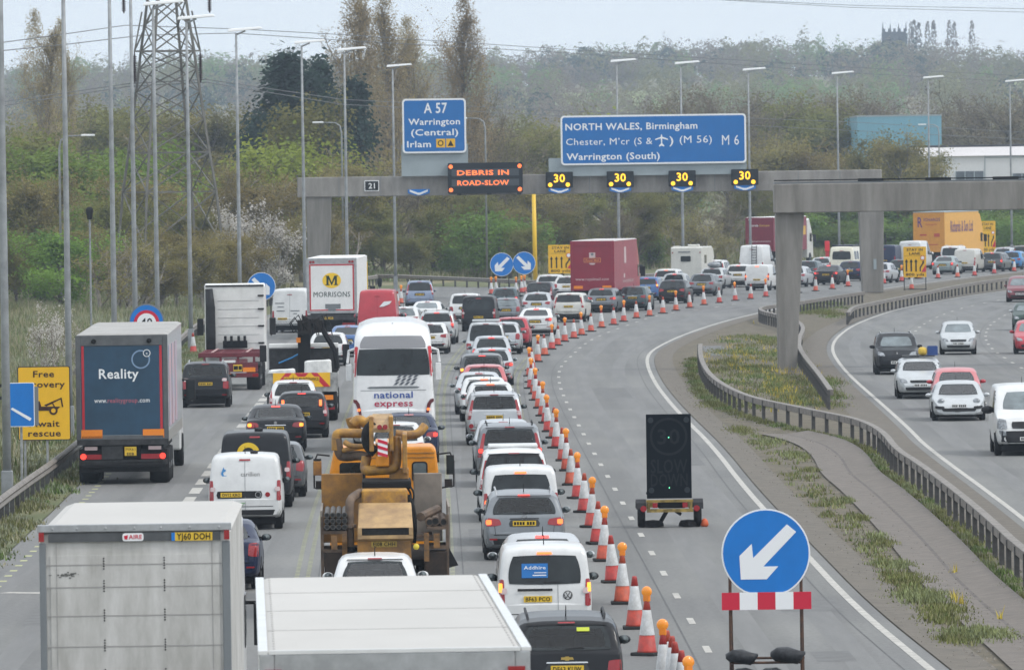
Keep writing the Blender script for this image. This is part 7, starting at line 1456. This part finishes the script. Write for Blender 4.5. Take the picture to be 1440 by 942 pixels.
tb.bx(-.62, .62, -.088, -.081, 1.42, 1.58, 0); tb.text('HIGHWAY MAINTENANCE|b', 0, -.094, 1.45, .105, m=2, w=1.2); tb.obj('striped_tailboard', [YEL, REDP, INK], R)
mb = MB(); mb.bx(-.45, .45, .1, 7.5, .7, 1.05); mb.bx(-1.15, 1.15, .0, .1, .55, .68); mb.obj('chassis', DARK, R); MB().bx(.55, 1.1, -.02, .03, .76, .93).obj('orange_marker_board', ORANGEP, R); MB().bx(-1.1, -.55, -.02, .03, .76, .93).obj('orange_marker_board', ORANGEP, R)
for s in (-1, 1): MB().bx(s*.95-.2, s*.95+.2, -.02, .02, .42, .53).obj('tail_lamp', LAMP, R)
wheels_row(R, 2.5, [1.1, 2.4, 9.0])
mb = MB(); mb.bx(-1.25, 1.25, 7.2, 7.3, 1.15, 2.42); mb.obj('headboard', STEELD, R); MB().bx(-1.25, 1.25, 7.12, 7.28, 2.44, 2.60).obj('white_beam', WHT, R, bevel=.03)
MB().sprism([(7.9, .6), (7.9, 2.1), (8.3, 2.25), (9.2, 2.1), (9.9, 1.7), (10, .6)], -1.2, 1.2).obj('cab', col('white'), R, bevel=.06)
cr = MB(); cr.bx(-.2, .25, 6.4, 6.9, 1.18, 3.0); cr.path([(.05, 6.6, 2.9), (.1, 6.5, 3.35), (.7, 6.3, 3.1), (1.15, 6.2, 2.3), (1.2, 6.2, 1.7)], .1, 6); cr.tube((-.1, 6.5, 3.2), (.15, 6.5, 3.2), .16); cr.obj('crane_arm', DARK, R)
gb = MB(); rr = random.Random(8)
gb.box((.05, 6.45, 3.2), (.5, .4, .5)); gb.box((.55, 6.4, 3.22), (.35, .35, .45)); gb.box((.3, 6.4, 3.42), (.5, .2, .16)); gb.tube((.05, 6.45, 3.4), (.05, 6.45, 3.6), .09); gb.obj('grab_head', pmat('oily_steel', (.035,.03,.028), .55, .4, var=.5, scale=6), R)
hs = MB()
for i in range(9): x = -.35+i*.14; hs.path([(x, 6.3, 3.0), (x-.12-.1*math.sin(i*2), 6.1, 3.35), (x+.05, 6.2, 3.55+.1*math.sin(i)), (x+.2, 6.4, 3.3), (x+.25+.05*math.cos(i*3), 6.3, 2.9)], .022, 5)
hs.obj('hydraulic_hoses', INK, R)
MB().path([(-.9, 6.9, 1.9), (-.4, 6.8, 2.1), (.05, 6.7, 2.35)], .03, 6).obj('blue_strap', pmat('strap_blue', (.04,.25,.55), .6), R); MB().bx(-.25, -.1, 6.35, 6.55, 2.64, 2.82).obj('beacon', ORANGEP, R)
for s in (-1, 1): MB().box((s*1.5, 9.3, 2.2), (.25, .12, .6)).obj('wing_mirror', TRIM, R, bevel=.03)
for a, b_, h_, lb in ((-.72, 1.2, .62, 'heap of white sacks on the flat bed of the grab lorry'), (.55, 1.3, .92, 'tall white wrapped bulk bag on the flat bed of the grab lorry')):
    mb = MB(); n = 10; ww = .5
    mb.add([(x*ww*(1-.14*j/2+.05*math.sin(3*j+i_)), y*ww*(1-.14*j/2), h_*j/2+(.05*math.sin(5*x+j) if j else 0)) for j in range(3) for i_, (x, y) in enumerate(((-1,-1),(0,-1.08),(1,-1),(1.06,0),(1,1),(0,1.06),(-1,1),(-1.07,0)))], [(8*j+i, 8*j+(i+1) % 8, 8*j+8+(i+1) % 8, 8*j+8+i) for j in range(2) for i in range(8)]+[tuple(range(16, 24))])
    o = mb.obj('bulk_bag', pmat('white_sack', (.70,.70,.68), .7, var=.18, scale=4), bevel=.06); o.location = P0+Vector((a, b_, 1.185)); tag(o, lb, 'bag', 'white bags on the grab lorry')

# concrete pump lorry
P0 = at(538, 868); P0 = Vector((P0.x, 154.0, 0)); P0.x = (538-720)*154/F; R = empty('pump_lorry', P0, .018); tag(R, 'orange concrete pump lorry with folded boom pipes and tan hopper', 'lorry')
OR = pmat('pump_orange', (.70,.255,.005), .45, var=.25, scale=2, coat=.15); ORD = pmat('pump_orange_dirty', (.42,.20,.035), .6, col2=(.17,.095,.04), scale=3, det=8); TAN = pmat('tan_hopper', (.46,.30,.135), .6, col2=(.27,.17,.085), scale=3, det=8); PIP = pmat('pump_pipe', (.50,.26,.035), .5, col2=(.20,.105,.045), scale=4, det=7); RUST = pmat('rusty_brown', (.15,.10,.065), .75, col2=(.06,.042,.032), scale=5, det=8); BED = pmat('grey_bed_panel', (.27,.235,.20), .7, col2=(.20,.175,.15), scale=3)
k = 72.; X = lambda x: (x-538)/k; Z = lambda y, kk=72.: HC-(y-2.5-240)/kk
# cab
kc = 68.5; XC = lambda x: (x-535)/kc; ZC = lambda y: HC-(y-2.5-240)/kc; y0 = 7.0
MB().prism([(XC(458), .9), (XC(459), ZC(660)), (XC(465), ZC(632)), (XC(470), ZC(626)), (XC(603), ZC(626)), (XC(608), ZC(632)), (XC(611), ZC(660)), (XC(612), .9)], y0, y0+2.0).obj('cab', OR, R, bevel=.05)
for a, b_ in ((475, 507), (576, 594)): 
    wn = MB().prism(rrect(XC(a), XC(b_), ZC(673), ZC(649), .05), y0-.015, y0+.02).obj('rear_window', GLASS_L if a > 500 else GLASS, R); MB().prism(rrect(XC(a)-.03, XC(b_)+.03, ZC(673)-.03, ZC(649)+.03, .07), y0-.008, y0+.02).obj('window_seal', INK, wn)
mb = MB(); [mb.bx(XC(470), XC(606), y0-.012, y0, ZC(y)-.01, ZC(y)+.01) for y in (635, 641)]; mb.obj('cab_ribs', ORD, R)
for x, s, hh in ((441.5, -1, 22), (628.5, 1, 27)):
    mb = MB(); a = XC(x); mb.box((a, y0+1.2, ZC(655)), (.16, .1, hh/kc), 0); mb.box((a, y0+1.145, ZC(655)), (.12, .02, hh/kc-.06), 1); mb.box((a-s*.04, y0+1.2, ZC(681)), (.16, .1, .17), 0); mb.path([(XC(535+s*76), y0+1.2, ZC(640)), (a, y0+1.2, ZC(638)), (a+s*.07, y0+1.2, ZC(650)), (a+s*.07, y0+1.2, ZC(685)), (XC(535+s*76), y0+1.2, ZC(688))], .02, 6, 0); mb.obj('wing_mirror', [TRIM, GLASS], R)
MB().box((XC(441.5), y0+1.16, ZC(657)), (.17, .06, .30)).obj('orange_mirror_back', ORD, R, bevel=.02)
# bed
mb = MB(); mb.bx(-1.25, 1.25, .5, 6.9, 1.0, 1.12); mb.bx(-.45, .45, 0, 9, .7, 1.0); mb.obj('chassis', DARK, R)
MB().bx(X(447), X(507), 4.2, 4.3, 1.3, Z(676))  .obj('orange_bulkhead', ORD, R, bevel=.02); MB().bx(X(580), X(621), 4.2, 4.3, 1.3, Z(677)).obj('grey_bulkhead', BED, R, bevel=.02)
for s in (-1, 1): MB().bx(s*1.25-.02, s*1.25+.02, .4, 4.2, 1.12, 2.1 if s < 0 else 2.15).obj('side_board', BED, R)
mb = MB(); [mb.bx(X(a), X(b_), .05, 1.6, z, z+.06) for a, b_, z in ((450, 484, 1.66), (596, 624, 1.72), (450, 480, 1.30), (600, 626, 1.34), (582, 604, 1.55))]; [mb.bx(X(a)-.03, X(a)+.03, .1, .2, .8, 2.0) for a in (449, 625)]; mb.obj('timber_decks', RUST, R)
for s in (-1, 1):
    mb = MB(); mb.bx(s*.75, s*1.2, .05, .5, .62, 1.30); mb.obj('outrigger', pmat('greasy_brown', (.045,.03,.022), .6, col2=(.02,.016,.014), scale=5, det=8), R, bevel=.03); mb = MB(); mb.bx(s*1.0-.06, s*1.0+.06, -.02, .06, 1.36, 1.64); mb.bx(s*.80-.05, s*.80+.05, .0, .06, 1.1, 1.66); mb.obj('orange_stay', pmat('muddy_orange', (.26,.125,.03), .65, col2=(.09,.055,.03), scale=6, det=8), R)
for j in range(3):
    for i in range(4): 
        x = X(456)+i*.115; z = 1.80+j*.115; p_ = MB(); p_.tube((x, .0, z), (x, 3.0, z), .055, n=10, m=0); p_.tube((x, -.004, z), (x, .1, z), .038, n=10, m=1); o = p_.obj('concrete_pipe', [pmat('grey_pipe', (.085,.08,.075), .6, var=.4), INK], smooth=False); o.location = P0; o.rotation_euler = (0, 0, .018); tag(o, 'black steel pipe in the stacked rack on the pump lorry', 'pipe', 'black pipes stacked on the pump lorry')
for x, z, r_ in ((.98, 1.88, .09), (1.14, 1.86, .08), (.86, 1.86, .08)): p_ = MB(); p_.tube((x, .1, z), (x, 2.6, z), r_, n=10); p_.tube((x, .096, z), (x, .15, z), r_*.7, n=10, m=1); o = p_.obj('concrete_pipe', [RUST, INK]); o.location = P0; o.rotation_euler = (0, 0, .018); tag(o, 'thick rusty pipe lying on the open side deck of the pump lorry', 'pipe', 'rusty pipes on the pump lorry deck')
MB().tube((X(588), .3, Z(728)), (X(612), 1.2, Z(720)), .09, n=8).obj('hose_end', RUST, R)
# hopper
MB().add([(X(499), -.25, Z(741)), (X(577), -.25, Z(741)), (X(575), .75, Z(708)), (X(501), .75, Z(708)), (X(499), .75, Z(745)), (X(577), .75, Z(745))], [(0,1,2,3), (0,3,4), (1,5,2), (0,4,5,1), (4,3,2,5)]).obj('hopper_lid', TAN, R, bevel=.02)
mb = MB(); mb.add([(X(499), -.28, Z(756)), (X(577), -.28, Z(756)), (X(577), -.28, Z(751)), (X(499), -.28, Z(751)), (X(503), .9, 1.2), (X(573), .9, 1.2), (X(577), .9, Z(741)), (X(499), .9, Z(741))], [(0,1,2,3), (4,7,6,5), (0,3,7,4), (1,5,6,2), (0,4,5,1)]); mb.bx(X(499), X(505), -.28, .8, Z(752), Z(741)); mb.bx(X(571), X(577), -.28, .8, Z(752), Z(741)); mb.obj('hopper', TAN, R); MB().bx(X(505), X(571), -.2, -.05, Z(751), Z(742)).obj('hopper_grille', pmat('wet_black', (.02,.02,.02), .4, var=.5, scale=20), R)
mb = MB(); mb.bx(-.55, .5, -.1, .05, .9, Z(758)); mb.bx(-.85, -.75, 0, .1, .7, 1.5); mb.obj('hopper_base', ORD, R); mb = MB(); mb.bx(X(518), X(554), -.14, -.11, Z(768), Z(760), 0); mb.text('FJ08 CHH|b', X(536), -.146, Z(766.6), .075, m=1, w=.43); mb.obj('number_plate', [pmat('muddy_plate', (.48,.33,.06), .6, var=.3), INK], R)
MB().lathe([(.02, -.05), (.06, -.03), (.06, .03), (.02, .05)], (X(581), -.15, Z(768)), axis='y', n=12).obj('yellow_lamp', pmat('lamp_yellow', (.7,.55,.05), .4), R)
MB().bx(X(505), X(570), .8, 2.4, Z(712), Z(690)).obj('pump_body', PIP, R, bevel=.04); MB().bx(X(506), X(576), 1.5, 3.2, Z(692), Z(680)).obj('turret_base', DARK, R, bevel=.04)
# pipes and boom
def pipe(pts, r, m=PIP, name='boom_pipe'): return MB().path(smooth3(pts), r, 10).obj(name, m, R, smooth=True)
def smooth3(p):
    p = [Vector(q) for q in p]
    for _ in range(2):
        q = [p[0]]
        for a, b_ in zip(p, p[1:]): q += [a*.75+b_*.25, a*.25+b_*.75]
        p = q+[p[-1]]
    return p
pipe([(X(488), .2, .75), (X(488), .2, Z(740)), (X(488), .25, Z(705)), (X(492), .6, Z(700)), (X(503), 1.2, Z(695))], .085, RUST, 'riser_pipe')
MB().lathe([(.085, 0), (.13, .01), (.13, .07), (.085, .08)], (X(488), .2, Z(742)), n=14).obj('pipe_clamp', RUST, R); MB().lathe([(.085, 0), (.14, .01), (.14, .09), (.085, .1)], (X(488), .2, Z(775)), n=14).obj('pipe_clamp', DARK, R)
pipe([(X(513), 2.6, Z(648)), (X(510), 2.6, Z(664)), (X(512), 2.5, Z(668)), (X(530), 2.5, Z(667)), (X(550), 2.5, Z(666)), (X(556), 2.5, Z(660)), (X(556), 2.6, Z(620))], .10)
pipe([(X(470), 3.2, Z(640)), (X(470), 3.2, Z(618)), (X(474), 3.2, Z(615)), (X(500), 3.2, Z(616)), (X(516), 3.2, Z(616))], .10)
pipe([(X(470), 3.2, Z(622)), (X(474), 3.2, Z(645)), (X(480), 3.2, Z(650)), (X(505), 3.0, Z(646)), (X(514), 2.8, Z(652))], .10, RUST)
pipe([(X(482), 3.0, Z(628)), (X(492), 2.9, Z(634)), (X(515), 2.9, Z(634))], .055); pipe([(X(480), 3.1, Z(640)), (X(496), 2.9, Z(636)), (X(520), 2.9, Z(632))], .05)
pipe([(X(555), 2.9, Z(617)), (X(575), 2.9, Z(619)), (X(588), 2.9, Z(617)), (X(597), 3.0, Z(606))], .09); pipe([(X(494), 3.4, Z(604)), (X(502), 3.4, Z(596)), (X(512), 3.4, Z(603)), (X(522), 3.4, Z(598))], .11); pipe([(X(490), 3.6, Z(594)), (X(494), 3.6, Z(608)), (X(505), 3.6, Z(606))], .10)
MB().path(smooth3([(X(523), 2.5, Z(602)), (X(513), 2.4, Z(612)), (X(514), 2.4, Z(632)), (X(526), 2.4, Z(642))]), .11, 10).obj('rubber_hose', TYRE, R, smooth=True)
mb = MB(); mb.add([(X(520), 2.2, Z(613)), (X(550), 2.2, Z(613)), (X(548), 2.2, Z(606)), (X(522), 2.2, Z(606)), (X(521), 3.2, Z(588)), (X(551), 3.2, Z(588))], [(0,1,2,3), (3,2,5,4), (0,3,4), (1,5,2), (0,4,5,1)]); mb.obj('boom_head', TAN, R, bevel=.02)
for s in (520, 548): MB().bx(X(s)-.04, X(s)+.05, 2.2, 3.3, Z(640), Z(590)).obj('boom_plate', PIP, R, bevel=.02)
mb = MB(); mb.bx(X(529), X(543), 2.05, 2.1, Z(646), Z(621), 0)
for i in range(3): zz = Z(644)+i*.125; mb.prism([(X(529), zz), (X(543), zz-.06+.0), (X(543), zz), (X(529), zz+.065)], 2.044, 2.052, 1)
mb.obj('chevron_plate', [SIGNW, SIGNR], R); [MB().disc(X(a), Z(605), .05, 2.1, 2.2, 12).obj('boom_lamp', LAMP, R) for a in (532, 540)]
MB().sprism([(2.2, Z(672)), (2.2, Z(616)), (2.5, Z(612)), (2.6, Z(672))], X(564), X(571)).obj('boom_arm', PIP, R, bevel=.02); MB().bx(X(526), X(560), 2.6, 5.8, Z(660), Z(630)).obj('boom_section', OR, R, bevel=.03); MB().bx(X(545), X(573), 2.5, 2.9, Z(684), Z(665)).obj('boom_foot', ORD, R, bevel=.03); MB().bx(X(526), X(545), 2.3, 2.5, Z(662), Z(646)).obj('boom_link', OR, R, bevel=.03)
mb = MB(); [mb.path(smooth3([(X(a), 1.8, Z(b_)), (X(a+6), 1.6, Z(b_+10)), (X(a+3), 1.6, Z(b_+26)), (X(a+9), 1.4, Z(b_+45))]), .022, 5) for a, b_ in ((570, 690), (574, 688), (566, 694), (508, 686), (520, 684))]; mb.obj('control_hoses', INK, R)
MB().path(smooth3([(X(572), 1.0, Z(700)), (X(578), .8, Z(716)), (X(580), .6, Z(740)), (X(578), .5, Z(765))]), .045, 6).obj('black_cylinder', DARK, R)
MB().prism([(1.22, .95), (1.42, 1.0), (1.24, 1.35)], .35, .45).obj('mudflap', TRIM, R)
wheels_row(R, 2.4, [1.6, 2.9, 8.0], r=.48)

# motorhome
CRM = paint('motorhome_cream', (.62,.61,.56), .4); P0 = at(965, 347.5, 3.0); P0 = Vector((P0.x, P0.y, 0)); R = empty('motorhome', P0, -.17); tag(R, 'cream motorhome with a small rear window beyond the dark red mail trailer', 'motorhome', 'cars queuing beside the cones')
MB().sprism([(0, .6), (0, 2.95), (.1, 3.0), (5.0, 3.0), (5.7, 2.8), (6.2, 2.2), (5.6, 1.9), (6.4, 1.3), (6.6, .6)], -1.14, 1.14).obj('body', CRM, R, bevel=.06); wn = MB().prism(rrect(-.42, .32, 1.95, 2.35, .08), -.03, .02).obj('rear_window', GLASS, R)
MB().bx(-.6, .3, -.03, 0, 2.6, 2.68).obj('name_strip', GREYB, R)
for a in (-1.0, 1.0): MB().disc(a, 2.6, .05, -.03, 0, 10).obj('marker_lamp', LAMP, R); MB().bx(a-.08, a+.08, -.04, 0, .75, 1.1).obj('tail_lamp', LAMP, R)
MB().bx(-.2, .6, 2.0, 2.8, 3.0, 3.16).obj('roof_hatch', CRM, R, bevel=.04); MB().bx(-1.1, -.6, 1.0, 1.3, 3.0, 3.08).obj('roof_vent', CRM, R); MB().bx(1.141, 1.16, 1.2, 2.2, 1.8, 2.4).obj('side_window', GLASS, R); MB().disc(-.1, .95, .08, -.03, 0, 12).obj('rear_lock', TRIM, R); plate(R, 0, -.02, .7)
wheels_row(R, 2.2, [1.8, 5.6], r=.35, w=.22, dual=False)
# ------------------------------------------------------------------ cones
CONE_R = pmat('cone_red', (.52,.058,.032), .55, col2=(.32,.045,.03), scale=7, rand=.10); CONE_W = pmat('cone_sleeve', (.58,.59,.60), .5, col2=(.40,.40,.39), scale=6, rand=.10); CONE_B = pmat('cone_foot', (.03,.03,.03), .8)
def cone_proto(lampd):
    root = empty('traffic_cone', (0, 0, 0)); MB().box((0, 0, .03), (.46, .46, .06)).obj('foot', CONE_B, root, bevel=.015)
    MB().lathe([(.185, .06), (.17, .09), (.135, .37)], n=18).obj('cone_body', CONE_R, root, smooth=True); MB().lathe([(.139, .365), (.138, .37), (.074, .81), (.07, .815)], n=18).obj('reflective_sleeve', CONE_W, root, smooth=True)
    MB().lathe([(.071, .81), (.047, .97), (.038, 1.0), (.02, 1.0)], n=16).obj('cone_tip', CONE_R, root, smooth=True)
    if lampd:
        MB().box((0, 0, 1.03), (.12, .09, .14)).obj('lamp_box', ORANGEP, root, bevel=.02); MB().lathe([(.02, -.05), (.085, -.042), (.10, 0), (.085, .042), (.02, .05)], (0, 0, 1.14), axis='y', n=20).obj('lamp_lens', pmat('cone_lamp', (.62,.20,.01), .25, coat=.5, emit=(1,.35,.02,.25)), root, smooth=True)
    return root
CP = (cone_proto(False), cone_proto(True)); used = [False, False]
def cone(p, lampd, where):
    i = 1 if lampd else 0
    if used[i]: o = copy_tree(CP[i])
    else: o = CP[i]; used[i] = True
    o.location = (p[0], p[1], 0.002); o.rotation_euler = (rnd.gauss(0, .012), rnd.gauss(0, .022), rnd.uniform(-.5, .5)); o.name = 'traffic_cone'
    tag(o, ('cone with an orange lamp ' if lampd else 'plain cone without a lamp ')+where, 'cone', ('lamp cones ' if lampd else 'plain cones ')+where)
NEARC = [(910,921,1),(893,884,0),(875.5,849,1),(862,819,0),(849.5,789,1),(840,765,0),(832,741.5,1),(821.5,720.5,0),(813,701,1),(803,682,0),(797.5,662,1),(792,648,0),(783,630,1),(779,616,0),(771.5,607,1),(768,595,0),(763.5,585,1),(758.5,574,0),(754,563,1),(751.5,554,0),(747,546.5,1),(747,538,0),(745.5,529,1),(748,521,0)]
for x, y, l in NEARC: cone(at(x, y), l, 'in the near straight line')
MIDC = [(756,509,1),(766,500,0),(776,491.5,1),(784,486,0),(794,480.5,1),(807,476,0),(818,471.5,1),(831,466.5,0),(846,461,1),(863,457,0),(877,452.5,1),(895,447.5,0),(913.5,444.5,1),(932,441,0),(950.5,437,1),(970,433,0),(990,429,1),(1011.5,426,0),(1034,423,1),(1055.5,420.5,0),(1077,417.5,1)]
for x, y, l in MIDC: cone(at(x, y), l, 'on the bend before the pillar')
for x, y, l in [(1099,414,0),(1122,412,1),(1147,409.5,0),(1170.5,406.5,0),(1192.5,403,1),(1220,401,0),(1243,399,0),(1268,396,1),(1282,407,0),(1293,392,0),(1319,391.5,0),(1346.5,390,0),(1370.5,388,0),(1398,385,0),(1426,382,0)]: cone(at(x, y), l, 'in the far line beyond the pillar')
for x, yt, l in [(933,873,1),(938.5,886,0),(944.5,894,0),(952,902,0),(958.5,914,0),(967,925,1)]: p = at(x, yt, 1.2 if l else 1.0); cone(p, l, 'bunched at the bottom by the big arrow sign')
for x, y, l in [(691,414,1),(698,413,1),(726,414,1),(734,412,1),(738,411,1),(564,427,1),(559,431,0)]: cone(at(x, y), l, 'at the nose of the slip road')
q = at(272, 497); cone(q, False, 'on the verge beside the bare container chassis')
for k, l in TP.items():
    for r_, h_ in l:
        for c in list(r_.children): bpy.data.objects.remove(c)
        bpy.data.objects.remove(r_)
# ------------------------------------------------------------------ haze: the air itself
hm = bpy.data.materials.new('haze_air'); hm.use_nodes = True; t = hm.node_tree; t.nodes.remove(t.nodes['Principled BSDF'])
v = t.nodes.new('ShaderNodeVolumePrincipled'); v.inputs['Color'].default_value = (.60, .71, .84, 1); v.inputs['Density'].default_value = 0.0002; v.inputs['Anisotropy'].default_value = 0.2
t.links.new(v.outputs[0], t.nodes['Material Output'].inputs['Volume'])
hz = MB().bx(-1600, 1600, -160, 3250, -1.2, 95).obj('haze', hm); tag(hz, kind='stuff')
